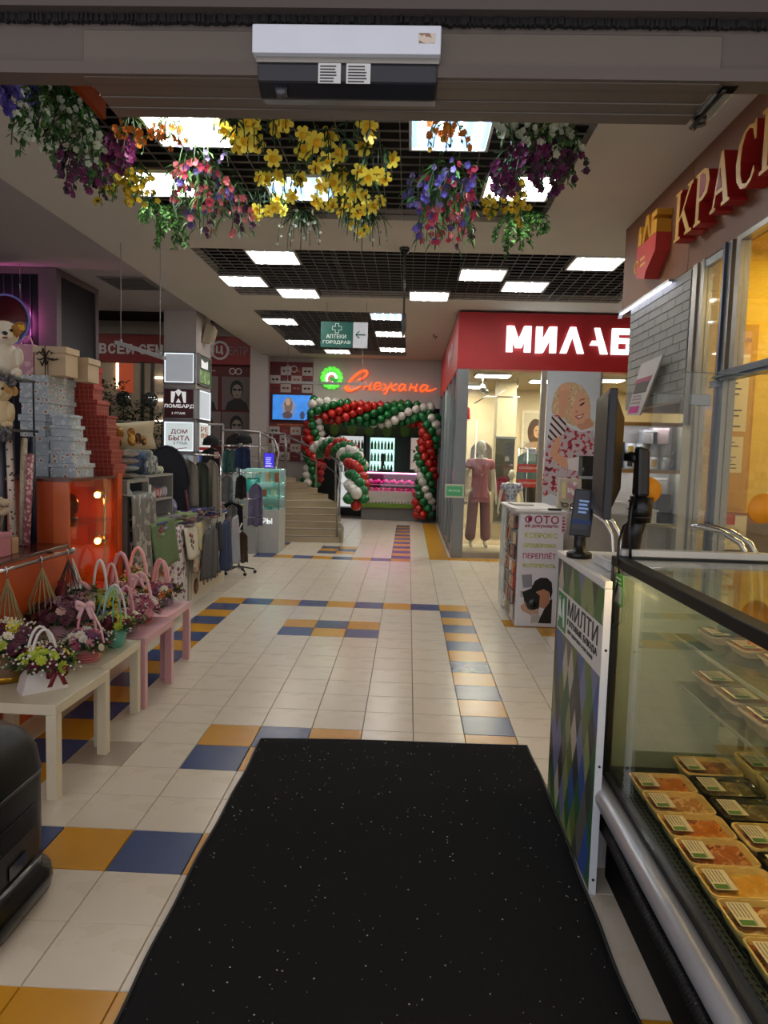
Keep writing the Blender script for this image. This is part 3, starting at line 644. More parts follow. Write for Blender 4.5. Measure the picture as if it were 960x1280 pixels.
text(sg, 'print', 'ГОТОВЫЕ БЛЮДА', ik, (.7317, 3.17, .892), -EY, EZ, w=.50, h=.033, bold=.02)
text(sg, 'print', 'ДЛЯ ЗДОРОВОГО ПИТАНИЯ', M('#4a4a48', .6), (.7317, 3.16, .862), -EY, EZ, w=.43, h=.018, bold=0)
# card terminal on the cabinet
ct = thing('card_terminal', 'black card terminal on a round stand atop the white cabinet', 'card terminal', (.785, 3.2, 1.196))
B().lathe([(.056, 0), (.056, .02), (.05, .026), (.028, .03), (.026, .09), (.03, .10), (0, .10)], (.775, 3.2, 1.196), 20).go('stand', blk, ct)
T = Matrix.Translation((.772, 3.2, 1.29)) @ Matrix.Rotation(.14, 4, 'Y') @ Matrix.Rotation(-.25, 4, 'X') @ Matrix.Rotation(-.25, 4, 'Z')
B().box((-.046, -.012, .0), (.046, .012, .215), T=T).go('body', M('#101013', .3), ct, bevel=.005)
scb = B().box((-.041, -.0135, .03), (.041, -.0122, .207), T=T).go('screen', M('#06080f', .15, emit=.03, ecol='#0a2a5a'), ct)
b = B()
for k in range(4): b.box((-.02, -.0146, .155 - k * .017), (.022 - .006 * (k % 2), -.0136, .164 - k * .017), T=T)
b.go('print', M('#8fb0e8', .4, n=0, emit=.1), scb)
B().box((-.04, -.0146, .055), (.04, -.0136, .075), T=T).go('glow_bar', M('#0c2f66', .4, n=0, emit=.05), scb)
B().box((-.03, .012, .02), (.03, .03, .09), T=T).go('back_clip', blk, ct)
pb = thing('receipt_tray', 'white receipt printer with loose papers on the cabinet top', 'printer', (.90, 2.98, 1.196))
B().box((.80, 2.82, 1.197), (.98, 3.06, 1.235)).go('body', M('#d6d7d6', .35), pb, bevel=.006); B().box((.79, 2.80, 1.236), (.93, 3.0, 1.24)).go('paper', M('#cfd2d0', .5), pb); B().box((.81, 2.85, 1.2405), (.90, 2.95, 1.243)).go('paper', M('#b9bdbb', .5), pb)
# monitor on an arm
mo = thing('monitor', 'black monitor seen edge-on, held on an arm beside the counter', 'monitor', (.80, 2.87, 1.4))
T = Matrix.Translation((.765, 2.865, 1.655)) @ Matrix.Rotation(-.168, 4, 'Z')
B().box((-.012, -.27, -.235), (.016, .27, .235), T=T).go('bezel', M('#121214', .45), mo, bevel=.004, local=False)
B().box((-.0135, -.252, -.212), (-.0121, .252, .218), T=T).go('screen', M('#101114', .45, n=.2, spec=.2), mo)
B().prism([(-.255, -.2), (.255, -.2), (.255, .21), (-.255, .21)], .0165, .055, 'x', T=T, top=[(-.17, -.13), (.17, -.13), (.17, .14), (-.17, .14)]).go('back_shell', M('#0c0c0d', .5), mo, bevel=.008)
B().box((.055, -.05, -.05), (.075, .05, .05), T=T).go('mount_plate', blk, mo)
ar = mo
B().cyl((.862, 2.78, 1.197), (.862, 2.78, 1.22), .06).go('arm_foot', blk, ar)
B().tube([(.862, 2.78, 1.22), (.868, 2.76, 1.36), (.882, 2.745, 1.42)], [.036, .036, .034], 12).go('arm_lower_tube', M('#0e0e10', .35), ar)
B().cyl((.884, 2.745, 1.405), (.887, 2.74, 1.50), .043).go('arm_joint', M('#0a0a0b', .3), ar)
for q in range(3): B().cyl((.884, 2.745, 1.42 + .03 * q), (.884, 2.745, 1.425 + .03 * q), .045).go('ring', M('#1c1c1f', .3), ar)
B().prism([(2.69, 1.50), (2.77, 1.50), (2.765, 1.69), (2.71, 1.69)], .855, .905, 'x', top=[(2.70, 1.50), (2.76, 1.50), (2.755, 1.68), (2.72, 1.68)]).go('arm_upper_link', M('#111113', .4), ar, bevel=.012)
B().tube([(.87, 2.75, 1.64), (.85, 2.78, 1.65), (.845, 2.83, 1.65)], .02, 8).go('bracket', blk, ar)
B().tube([(.86, 2.72, 1.5), (.835, 2.69, 1.46), (.828, 2.68, 1.38), (.84, 2.69, 1.3), (.845, 2.70, 1.26)], .006, 6).go('cable', blk, ar)
B().tube([(.80, 2.67, 1.20), (.78, 2.64, 1.28), (.785, 2.65, 1.34), (.81, 2.69, 1.39), (.83, 2.72, 1.40)], .005, 6).tube([(.80, 2.67, 1.20), (.772, 2.645, 1.12), (.778, 2.65, 1.04), (.79, 2.70, 1.0)], .005, 6).go('cable', blk, ar)
# ---- glass showcase with ready meals
fx = .795; fy1, fy0 = 2.745, .35
fr = thing('glass_showcase', 'refrigerated glass showcase with black frame and silver bumper', 'showcase', (1.3, 1.6, 0))
bk = M('#0b0c0d', .35, n=.1)
B().box((fx + .03, fy0, .0), (1.85, fy1 - .02, .33)).go('base', M('#040405', .7, spec=.15), fr)
B().box((fx - .01, fy0, .33), (1.85, fy1, .345)).box((fx + .0, fy0, .345), (fx + .02, fy1, .43)).box((1.8, fy0, .345), (1.85, fy1, 1.2)).box((fx + .02, fy1 - .025, .345), (1.8, fy1, .43)).go('tank', bk, fr)
B().tube([(fx + .03, fy1 - .005, .378), (fx - .005, fy1 - .012, .378), (fx - .02, fy1 - .04, .378), (fx - .022, fy1 - .1, .378), (fx - .022, fy0, .378)], .04, 16).go('bumper', M('#b3b5ba', .35, .6, n=.05), fr)
hp = []
b = B()
n_ = 420
for k in range(n_ + 1):
    yy = fy1 - .04 - (fy1 - .04 - fy0) * k / n_; hp.append((fx - .004 + .003 * math.sin(k * .05), yy, .243 - .01 * math.sin(k * .012)))
b.tube(hp, [.024 if k % 3 else .018 for k in range(n_ + 1)], 10).go('corrugated_hose', M('#17181a', .5), fr)
bx((fx + .02, fy0, .44), (1.8, fy1 - .025, .452)).go('deck', M('#101314', .5), fr)
gb = B()
for k in range(100): y = fy0 + (fy1 - .06 - fy0) * k / 100; gb.box((fx + .02, y, .4525), (fx + .06, y + .01, .458))
for k in range(3): gb.box((fx + .024 + k * .014, fy0, .458), (fx + .029 + k * .014, fy1 - .05, .461))
gb.go('vent_grille', M('#24302f', .5), fr, kind='stuff')
sg_ = GLASS('#e9efe9', .05)
bx((fx, fy0, .432), (fx + .006, fy1 - .03, 1.24)).go('front_pane', sg_, fr)
bx((fx + .03, fy1 - .012, .432), (1.8, fy1 - .006, 1.24)).go('end_pane', sg_, fr)
bx((fx + .045, fy0, 1.262), (1.8, fy1 - .03, 1.268)).go('top_pane', GLASS('#eef2ea', .12), fr)
B().box((fx - .006, fy1 - .032, .40), (fx + .026, fy1, 1.25)).go('corner_post', bk, fr, bevel=.003)
B().box((fx - .008, fy0, 1.235), (fx + .045, fy1, 1.272)).go('front_rail', M('#08090a', .5, spec=.25), fr, bevel=.004)
B().box((fx + .045, fy1 - .03, 1.255), (1.85, fy1, 1.272)).go('end_gasket', bk, fr)
B().box((fx + .02, fy1 - .035, 1.273), (1.85, fy1 + .01, 1.30)).go('end_rail', M('#c5c4be', .35, .3), fr, bevel=.004)
B().box((1.8, fy0, 1.2), (1.85, fy1 - .03, 1.27)).go('back_rail', bk, fr)
stx = bx((fx - .0015, 2.60, 1.10), (fx - .0003, 2.70, 1.215)).go('sticker', M('#3f8a2c', .5), fr)
bx((fx - .0025, 2.612, 1.108), (fx - .0016, 2.688, 1.172)).go('sticker_panel', M('#c9cfc4', .5), stx)
lines(B(), (fx - .0016, 2.69, 1.18), -EY, EZ, .07, .03, 2, .4).go('print', M('#d7e6c2', .5), stx)
for z, x0 in ((.80, 1.05), (.985, 1.03)):
    bx((x0, fy0, z - .008), (1.79, fy1 - .03, z)).go('glass_shelf', GLASS('#dfe8e2', .04), fr)
    bx((x0 - .003, fy0, z - .010), (x0, fy1 - .03, z + .002)).go('shelf_edge', M('#8d978f', .2, .4), fr)
    for y in (2.4, 1.2): B().box((x0, y, z - .03), (1.8, y + .01, z - .009)).go('shelf_bracket', alu, fr)
lampb = bx((1.62, fy0, 1.235), (1.68, fy1 - .05, 1.255)).go('lamp_housing', alu, fr)
bx((1.625, fy0, 1.229), (1.675, fy1 - .06, 1.2345)).go('lamp_tube', M('#ffd9a0', .5, n=0, emit=16), lampb)
lb2 = bx((fx + .018, fy0, 1.232), (fx + .042, fy1 - .05, 1.2345)).go('lamp_housing', alu, fr)
bx((fx + .021, fy0, 1.2275), (fx + .039, fy1 - .06, 1.2318)).go('lamp_tube', M('#ffca8e', .5, n=0, emit=62), lb2)
# meal trays
TR = {'cream': M('#e3c684', .35, n=.06), 'black': M('#191614', .3), 'clear': M('#a9a294', .2, alpha=.75), 'white': M('#d8cfbd', .4)}
def tray(x, y, z, w, d, h, kind, food, label, group, rz=0.0, film=True, bumpy=.012):
    t = thing('meal_tray', label, 'food tray', (x, y, z), group, rz)
    def ring(s_, zz, r=.02):
        hw, hd = w / 2 * s_, d / 2 * s_; out = []
        for cx_, cy_, a0 in ((hw - r, hd - r, 0), (-hw + r, hd - r, 90), (-hw + r, -hd + r, 180), (hw - r, -hd + r, 270)):
            for q in range(4): a = math.radians(a0 + q * 30); out.append((cx_ + r * math.cos(a), cy_ + r * math.sin(a), zz))
        return out
    rings = [ring(.80, 0), ring(.95, h * .8), ring(1.0, h * .85), ring(1.0, h), ring(.95, h), ring(.92, h * .84), ring(.78, .006)]
    b = B(); n = 16; vs = [p for r in rings for p in r]
    fs = [(i * n + j, i * n + (j + 1) % n, (i + 1) * n + (j + 1) % n, (i + 1) * n + j) for i in range(len(rings) - 1) for j in range(n)] + [tuple(range(n - 1, -1, -1)), tuple(6 * n + j for j in range(n))]
    b.add(vs, fs, 0, False).go('tray', TR[kind], t, local=True)
    ph = rnd.random() * 9
    def ff(u, v): return ((u - .5) * w * .84, (v - .5) * d * .84, h * .72 + bumpy * (math.sin(u * 9 + ph) * math.cos(v * 7 + ph) * .5 + .5 * math.sin(u * 23 + v * 19 + ph)) * (min(u, 1 - u, v, 1 - v) > .01))
    B().grid(ff, 14, 10).go('food', food, t, local=True)
    if film:
        def fm(u, v): return ((u - .5) * w * .96, (v - .5) * d * .96, h + .001 + .003 * math.sin(u * 17 + ph) * math.sin(v * 13 + ph * 2) + .0015 * math.sin(u * 41 + v * 33))
        B().grid(fm, 22, 16).go('film', FILM, t, local=True)
    lx = -w * .27; e = .0045 + h
    lb_ = B().box((lx - w * .15, -d * .33, e), (lx + w * .15, d * .33, e + .0012)).go('paper_label', M('#d6ccb4', .5), t, local=True)
    b = B()
    for q in range(5): b.box((lx - w * .12 + q * w * .045, -d * .10 if q < 4 else -d * .3, e + .0013), (lx - w * .105 + q * w * .045, d * .29, e + .002))
    b.go('print', M('#90866e', .6), lb_, local=True)
    B().box((lx - w * .13, -d * .31, e + .0013), (lx + w * .05, -d * .17, e + .002)).go('green_mark', M('#4d7a35', .5), lb_, local=True)
    return t
FILM = GLASS('#fbf8f0', .12, .12)
foods = [M('#c7731f', .4, pat='blotch', c2='#e0a04a', c3='#8d3f12', sc=22, bump=.4), M('#dba645', .45, pat='blotch', c2='#e7c06a', sc=12), M('#b86a35', .4, pat='blotch', c2='#d9a574', c3='#7a2e14', sc=26, bump=.4),
         M('#c08a4e', .45, pat='blotch', c2='#e3c79a', c3='#a35a2a', sc=20, bump=.3), M('#8d4f24', .45, pat='blotch', c2='#b7793c', sc=24, bump=.3), M('#6f5a3a', .45, pat='blotch', c2='#9c8a5a', c3='#3d2c1a', sc=24, bump=.3)]
G1 = 'meal trays along the front of the showcase'
names1 = ['with orange stew, at the far corner', 'of stew in shiny film, second from the far corner', 'with fried orange topping, third along the front row', 'of pale mash with red sauce, fourth along the front row', 'with smooth golden mash, fifth along the front row', 'with chopped salad, sixth along the front row', 'of pasta, seventh along the front row', 'at the near end of the front row']
for k in range(8):
    tray(.938, 2.49 - k * .149, .4535, .205, .143, .048, 'cream', foods[[0, 3, 0, 2, 1, 3, 2, 0][k]], 'cream plastic tray ' + names1[k], G1)
G2 = 'meal trays in the second row of the showcase'
for k, (kd, lab, fd) in enumerate((('cream', 'cream tray with amber stew behind the front row corner', 4), ('black', 'black tray of dark meat, far one of the black pair', 5), ('black', 'black tray of dark meat, near one of the black pair', 5), ('cream', 'cream tray with green label just before the black pair', 3), ('black', 'black tray partly under the deep cream trays', 5), ('cream', 'cream tray near end of the second row', 0), ('cream', 'cream tray last of the second row', 2))):
    tray(1.152, 2.63 - k * .166, .4535, .21, .155, .055, kd, foods[fd], lab, G2)
G3 = 'deep cream trays in the third row'
for k, lab in enumerate(('deep cream tray of stew, farthest of the third row', 'deep cream tray overlapping the farthest one', 'deep cream tray with brown filling, middle of the third row', 'deep cream tray in front of the brown filling one', 'deep cream tray at the near end of the third row', 'deep cream tray last near the frame edge')):
    tray(1.36, 2.60 - k * .175, .4535, .19, .165, .09, 'cream', foods[[0, 2, 4, 3, 0, 2][k]], lab, G3)
    tray(1.57, 2.60 - k * .175, .4535, .2, .165, .06, 'cream', foods[[3, 0, 2, 4, 3, 1][k]], lab.replace('third row', 'back row').replace('deep cream tray', 'cream tray at the back wall,'), 'trays at the back of the showcase')
G4 = 'packages on the lower glass shelf'
for k, lab in enumerate(('clear pack of greens and meat at the far end of the lower glass shelf', 'clear pack with white label, second on the lower glass shelf', 'clear pack with white label, third on the lower glass shelf', 'clear pack nearest on the lower glass shelf')):
    tray(1.22, 2.60 - k * .19, .8005, .27, .17, .055, 'clear', M(['#75813f', '#94604a', '#8b4f3f', '#7d6a3d'][k], .5, pat='blotch', c2=['#a33f2f', '#6f7d3a', '#b98060', '#4f6a2c'][k], sc=25), lab, G4)
G5 = 'packages on the upper glass shelf'
for k, (lab, c1, c2) in enumerate((('clear tub with blue lid at the far end of the upper glass shelf', '#3d5a5e', '#8d6a4a'), ('film wrapped pancake roll on the upper glass shelf', '#c08d55', '#8a4f2c'), ('film wrapped swirl bun pack on the upper glass shelf', '#8a6a50', '#4a3a30'), ('film wrapped pack nearest on the upper glass shelf', '#b8835a', '#d9b890'))):
    t = tray(1.2 + .03 * k, 2.62 - k * .17, .9855, .2, .15, .03, 'clear', M(c1, .4, pat='blotch', c2=c2, sc=20), lab, G5, bumpy=.02)
    B().sph((.02, 0, .05), (.075, .05, .035), 12, 8).go('roll', M(c1, .35, pat='blotch', c2=c2, sc=30), t, local=True)
# ---- plexiglass screens with orange stickers on the end rail
px = GLASS('#f6f8f4', .0)
for k, (x0, x1, z1, lab) in enumerate(((.905, 1.02, 1.885, 'clear screen with half an orange dot behind the monitor arm'), (1.0, 1.62, 1.965, 'tall clear screen with an orange dot over the showcase end'))):
    t = thing('clear_screen', lab, 'screen', ((x0 + x1) / 2, 2.735, 1.3))
    yy = 2.73 - .012 * k
    bx((x0, yy, 1.3005), (x1, yy + .005, z1)).go('pane', px, t)
    bx((x0, yy - .001, z1), (x1, yy + .006, z1 + .003)).go('top_edge', M('#5d6258', .3), t)
    ox, oz = ((.905, 1.525), (1.33, 1.47))[k]
    B().cyl((ox, yy - .0025, oz), (ox, yy - .0005, oz), .05 if k == 0 else .056, n=32).go('orange_sticker', M('#dc8c12', .6), t)
    if k: B().box((1.035, yy - .012, 1.845), (1.11, yy + .016, 1.885)).go('clip', M('#8f928c', .4), t, bevel=.003)
# ================================================================== LEFT SIDE: flower tables, gift shop, textile stall, column
wood_w = M('#cfc7ae', .35, n=.05, sc=6); wood_p = M('#c99aa0', .35, n=.05, sc=6); wood_p2 = M('#d0a5aa', .35, n=.05, sc=6)
for x, y, m_, rz, lab in ((-1.83, 3.40, wood_w, -.03, 'white square side table nearest the entrance, carrying the gold pot'), (-1.88, 3.985, wood_w, 0, 'white square side table between the first white one and the pink ones'),
                          (-1.865, 4.565, wood_p, 0, 'pink square side table next to the white ones'), (-1.92, 5.135, wood_p2, 0, 'pink square side table at the far end of the row')):
    t = thing('side_table', lab, 'table', (x, y, 0), 'square side tables of the flower stall', rz)
    B().box((-.275, -.275, .40), (.275, .275, .45)).go('table_top', m_, t, bevel=.003, local=True)
    for sx in (-1, 1):
        for sy in (-1, 1): B().box((sx * .275, sy * .275, 0), (sx * .225, sy * .225, .40)).go('leg', m_, t, bevel=.002, local=True)
# ---- flower meshes, shared
def rosette(col, n=8, r=1, layers=2, cup=.35, core=None):
    b = B()
    for l in range(layers):
        rr = r * (1 - .38 * l); zz = .12 * l * r
        for k in range(n):
            a = 2 * math.pi * (k + .5 * l) / n; w_ = math.pi / n * 1.15
            b.add([(0, 0, zz)] + [(rr * f * math.cos(a + w_ * g), rr * f * math.sin(a + w_ * g), zz + cup * r * h_) for f, g, h_ in ((.6, -1, .35), (.95, -.6, .75), (1, 0, .8), (.95, .6, .75), (.6, 1, .35))], [(0, 1, 2, 3, 4, 5)])
    if core: b.sph((0, 0, .2 * r), (.28 * r, .28 * r, .18 * r), 6, 4, 1)
    return b.mesh('flower', [M(col, .6, n=.2, sc=30)] + ([M(core, .6)] if core else []))
FL = {'mauve': rosette('#5c2b3c', 9, layers=3), 'purple': rosette('#6b3a5a', 8), 'burg': rosette('#5a0f1f', 8, layers=3), 'yel': rosette('#c9b82a', 8, core='#7a8a1c'), 'lime': rosette('#a8b83a', 8, layers=3), 'wh': rosette('#ded8cc', 9, core='#c8b040'),
      'pink': rosette('#c98a92', 8, layers=3), 'blush': rosette('#d9b0a2', 8, layers=3), 'orange': rosette('#c9762c', 9, core='#8a4a1a'), 'dpk': rosette('#9c4a62', 8)}
def leafb(b, p, d, L_, w_, mi=0):
    d = Vector(d).normalized(); s_ = d.cross(Vector((rnd.random() - .5, rnd.random() - .5, 1)))
    if s_.length < .01: s_ = Vector((1, 0, 0))
    s_.normalize(); n_ = s_.cross(d); p = Vector(p)
    b.add([p, p + d * L_ * .5 + s_ * w_ + n_ * .1 * L_, p + d * L_, p + d * L_ * .5 - s_ * w_ + n_ * .1 * L_], [(0, 1, 2, 3)], mi)
leafm = [M('#2b3d1f', .6, n=.3, sc=20), M('#4c6330', .6, n=.3, sc=20)]
def put(me, par, p, nrm, s_, name='flower'):
    o = bpy.data.objects.new(name, me); COL.objects.link(o); o.parent = par
    q = Vector(nrm).to_track_quat('Z', 'Y'); o.rotation_mode = 'QUATERNION'; o.rotation_quaternion = q; o.location = p; o.scale = (s_,) * 3
def bouquet(t, c, r, h, pal, nf, fs, white=40, leaves=90):
    r *= 1.1; h *= 1.25; nf = int(nf * 1.9); fs *= .92; white = int(white * 1.6)
    """dome of blossoms with centre c (local), radius r and height h"""
    lf = B()
    for k in range(leaves):
        a = rnd.random() * 6.283; e = rnd.random(); rr = r * (.75 + .35 * rnd.random()); d = (math.cos(a), math.sin(a), rnd.uniform(-.5, .6))
        leafb(lf, (c[0] + rr * .7 * math.cos(a), c[1] + rr * .7 * math.sin(a), c[2] + h * .1 + h * .5 * e * (1 - .5)), d, .05 + .04 * rnd.random(), .012, rnd.randrange(2))
    lf.sph((c[0], c[1], c[2] + h * .28), (r * .8, r * .8, h * .42), 12, 6, 0)
    lf.go('leaves', leafm, t, local=True, kind='stuff')
    for k in range(nf):
        ph = k * 2.39996; e = (k + .5) / nf; th = math.acos(1 - e * 1.0) if 0 else e * 1.45
        n_ = Vector((math.sin(th) * math.cos(ph), math.sin(th) * math.sin(ph), math.cos(th)))
        p = Vector(c) + Vector((n_.x * r * rnd.uniform(.85, 1.05), n_.y * r * rnd.uniform(.85, 1.05), n_.z * h * .75 + .005))
        put(FL[rnd.choice(pal)], t, p, n_ + Vector((rnd.uniform(-.25, .25), rnd.uniform(-.25, .25), .1)), fs * rnd.uniform(.8, 1.2))
    if white:
        wb = B()
        for k in range(white):
            th = rnd.random() * 1.7; ph = rnd.random() * 6.283; q = rnd.uniform(.98, 1.2)
            wb.sph((c[0] + r * q * math.sin(th) * math.cos(ph), c[1] + r * q * math.sin(th) * math.sin(ph), c[2] + h * .8 * q * math.cos(th)), .0065, 5, 3)
        wb.go('baby_breath', M('#cfccc4', .6), t, local=True, kind='stuff')
def bow(t, p, s_, m_, name='bow'):
    b = B()
    for q in (-1, 1):
        b.grid(lambda u, v: (p[0] + q * s_ * math.sin(u * math.pi) * .9, p[1] - s_ * .25 * math.sin(u * 2 * math.pi) - .01, p[2] + s_ * (.5 * math.sin(u * 2 * math.pi) * .7 + (v - .5) * .45)), 8, 2)
        b.grid(lambda u, v: (p[0] + q * s_ * (.15 + .5 * u) + (v - .5) * s_ * .4, p[1] - .012, p[2] - s_ * 1.2 * u), 4, 2)
    b.sph((p[0], p[1] - .012, p[2]), s_ * .2, 8, 5)
    return b.go(name, m_, t, local=True, solid=.002)
def hoop(t, c, r, h, m_, rad=.008, ax='x', name='handle', flatw=0):
    pts = []
    for k in range(13):
        a = math.pi * k / 12; q = r * math.cos(a)
        pts.append((c[0] + (q if ax == 'x' else 0), c[1] + (q if ax == 'y' else 0), c[2] + h * math.sin(a)))
    return B().tube(pts, rad, 8).go(name, m_, t, local=True)
PK = M('#d39aa2', .5); PKL = M('#dcb0b0', .5); TEAL = M('#5fa89a', .5); WHT = M('#d6d4d0', .45)
def basket(t, r0, r1, h, m_, ribs=True):
    b = B().lathe([(r0, 0), (r1, h), (r1 - .008, h), (r0 - .006, .01), (0, .008)], n=18)
    o = b.go('container', m_, t, local=True)
    if ribs:
        b = B()
        for k in range(5): 
            f_ = (k + .5) / 5; rr = r0 + (r1 - r0) * f_ + .002
            b.tube([(rr * math.cos(a * .3491), rr * math.sin(a * .3491), h * f_) for a in range(18)], .006, 5, closed=True)
        b.go('woven_band', m_, o, local=True)
G = 'flower arrangements on the side tables'
t = thing('flower_bag', 'white tapered flower bag with two white handles and dark red ribbon', 'flower arrangement', (-1.735, 3.33, .45), G, .75)
B().prism([(-.105, 0), (.105, 0), (.075, .115), (-.075, .115)], -.05, .05, 'y').go('container', WHT, t, local=True)
bouquet(t, (0, 0, .115), .135, .09, ['burg', 'yel', 'lime', 'burg', 'mauve'], 24, .032, 70); hoop(t, (0, -.035, .11), .06, .19, WHT, .007); hoop(t, (0, .035, .11), .06, .19, WHT, .007); bow(t, (.03, -.12, .11), .055, M('#6d1225', .5))
t = thing('flower_pot', 'gold round pot of yellow and burgundy flowers, partly cut by the frame', 'flower arrangement', (-1.985, 3.47, .45), G)
B().lathe([(.10, 0), (.112, .006), (.112, .02), (.112, .15), (.104, .15), (.10, .02), (0, .02)], n=26).go('container', M('#6a4a1c', .5), t, local=True); B().lathe([(.114, .004), (.116, .03), (.113, .034)], n=26).go('gold_band', M('#b88a2a', .25, .8), t, local=True)
B().tube([(-.1, -.06, .14), (-.04, -.113, .105), (.03, -.116, .09), (.09, -.075, .10)], .003, 5).go('cord', M('#a38a5a', .6), t, local=True)
bouquet(t, (0, 0, .15), .15, .13, ['yel', 'burg', 'lime', 'wh', 'mauve'], 30, .036, 90)
t = thing('hat_box_flowers', 'large pink box overflowing with dark purple flowers at the back', 'flower arrangement', (-2.02, 4.12, .45), G)
B().lathe([(.12, 0), (.135, .14), (.128, .14), (.115, .01), (0, .01)], n=26).go('container', M('#b98a92', .55, bump=.2), t, local=True); bouquet(t, (0, 0, .13), .19, .14, ['mauve', 'mauve', 'mauve', 'purple', 'burg', 'mauve', 'blush'], 40, .036, 0, 190)
t = thing('flower_basket', 'small round pink basket with pink bow on a tall handle, white tabletop', 'flower arrangement', (-1.73, 3.80, .45), G)
basket(t, .052, .065, .08, M('#b5686c', .6)); bouquet(t, (0, 0, .08), .12, .09, ['dpk', 'wh', 'pink', 'purple'], 22, .03, 50); hoop(t, (0, 0, .08), .055, .24, PK, .007); bow(t, (0, -.01, .31), .06, PKL)
B().tube([(.03, -.02, .3), (.10, -.05, .2), (.12, -.06, .12)], .006, 6).go('ribbon_tail', PKL, t, local=True)
t = thing('flower_basket', 'teal tapered bucket with lime yellow flowers and teal ribbons', 'flower arrangement', (-1.70, 4.10, .45), G)
basket(t, .05, .078, .115, TEAL, False); bouquet(t, (0, 0, .11), .10, .08, ['lime', 'yel', 'burg', 'lime'], 20, .032, 30); hoop(t, (0, 0, .11), .07, .26, WHT, .006)
for q in (-.05, -.02, .02, .055): B().tube([(q * .3, -.02, .36), (q, -.07, .28), (q * 1.5, -.10, .17)], .004, 5).go('ribbon_tail', TEAL, t, local=True)
t = thing('flower_basket', 'small lilac pot with pink blossoms behind the teal bucket', 'flower arrangement', (-1.76, 4.42, .45), G)
basket(t, .05, .058, .07, M('#8a7692', .6)); bouquet(t, (0, 0, .07), .09, .07, ['pink', 'wh', 'dpk'], 16, .03, 30); hoop(t, (0, 0, .06), .05, .24, PK, .008)
t = thing('flower_basket', 'low red basket with pink and white flowers on the pink table', 'flower arrangement', (-1.79, 4.74, .45), G)
basket(t, .07, .085, .065, M('#a83a3c', .6)); bouquet(t, (0, 0, .065), .135, .10, ['dpk', 'pink', 'blush', 'wh'], 28, .034, 80); hoop(t, (0, 0, .06), .08, .27, PKL, .011); bow(t, (0, -.02, .30), .06, PKL)
t = thing('flower_basket', 'lilac box with orange flowers and pink loop handles, farthest table', 'flower arrangement', (-1.82, 5.24, .45), G)
B().box((-.075, -.055, 0), (.075, .055, .085)).go('container', M('#85708e', .55), t, local=True, bevel=.004); bouquet(t, (0, 0, .085), .125, .09, ['orange', 'purple', 'dpk', 'orange', 'wh'], 24, .033, 60); hoop(t, (0, -.03, .08), .055, .27, PK, .011); hoop(t, (0, .03, .08), .055, .25, PKL, .009)
t = thing('flower_basket', 'lime flower arrangement with tall white loops behind the teal bucket', 'flower arrangement', (-1.98, 4.62, .45), G)
basket(t, .06, .075, .11, WHT); bouquet(t, (0, 0, .11), .12, .11, ['lime', 'lime', 'yel', 'wh'], 22, .034, 50); hoop(t, (-.02, -.03, .1), .05, .33, WHT, .009); hoop(t, (.03, .03, .1), .05, .30, PKL, .009)
t = thing('flower_basket', 'pink arrangement with curled pink ribbon at the back of the pink table', 'flower arrangement', (-2.0, 4.93, .45), G)
basket(t, .06, .07, .11, PK); bouquet(t, (0, 0, .11), .11, .10, ['pink', 'dpk', 'blush'], 20, .034, 40); hoop(t, (0, 0, .1), .07, .33, PK, .014)
t = thing('flower_basket', 'arrangement with lime leaves and pink loop, back of the farthest table', 'flower arrangement', (-2.03, 5.28, .45), G)
basket(t, .06, .07, .11, PKL); bouquet(t, (0, 0, .11), .10, .16, ['lime', 'lime', 'pink'], 20, .034, 30); hoop(t, (.02, 0, .1), .07, .32, PKL, .013)
t = thing('gift_pouch', 'pink and teal tissue pouch with flowers beside the purple box', 'gift bag', (-2.06, 4.40, .45), None)
B().lathe([(.05, 0), (.075, .10), (.05, .20), (.08, .27), (.07, .27), (.04, .2), (0, .2)], n=16).go('pouch', M('#c9a0a4', .6, pat='blotch', c2='#5fa89a', sc=16), t, local=True); bouquet(t, (0, 0, .25), .07, .06, ['wh', 'pink'], 10, .028, 20)
t = thing('candle', 'dark red pillar candle behind the purple flowers', 'candle', (-2.12, 4.32, .45)); B().cyl((0, 0, 0), (0, 0, .34), .028).go('wax', M('#7a1420', .45), t, local=True); B().tube([(0, 0, .34), (.003, 0, .355)], .002, 5).go('wick', blk, t, local=True)
# ---- gift shop: orange counter, lit cabinet
org = M('#a8400f', .4, n=.07, sc=3); org2 = M('#b54a14', .4, n=.06, sc=3); brn = M('#4a2416', .15)
ct_ = thing('shop_counter', 'orange gift shop counter with a glossy dark top and rail', 'counter', (-2.6, 3.6, 0))
B().box((-3.2, 2.6, 0), (-2.2, 4.56, .965)).go('body', org2, ct_, bevel=.003); B().box((-3.2, 2.6, .966), (-2.19, 4.56, .985)).go('counter_top', brn, ct_, bevel=.002)
rl = thing('chrome_rail', 'chrome hanging rail along the front of the orange counter', 'rail', (-2.12, 4.0, .96))
B().cyl((-2.105, 2.7, .963), (-2.105, 4.40, .963), .013, n=12).go('tube', steel, rl); B().sph((-2.105, 4.42, .963), .022, 12, 8).go('finial', steel, rl)
for y in (3.2, 4.3): B().cyl((-2.105, y, .963), (-2.2, y, .963), .008, n=8).go('bracket', steel, rl)
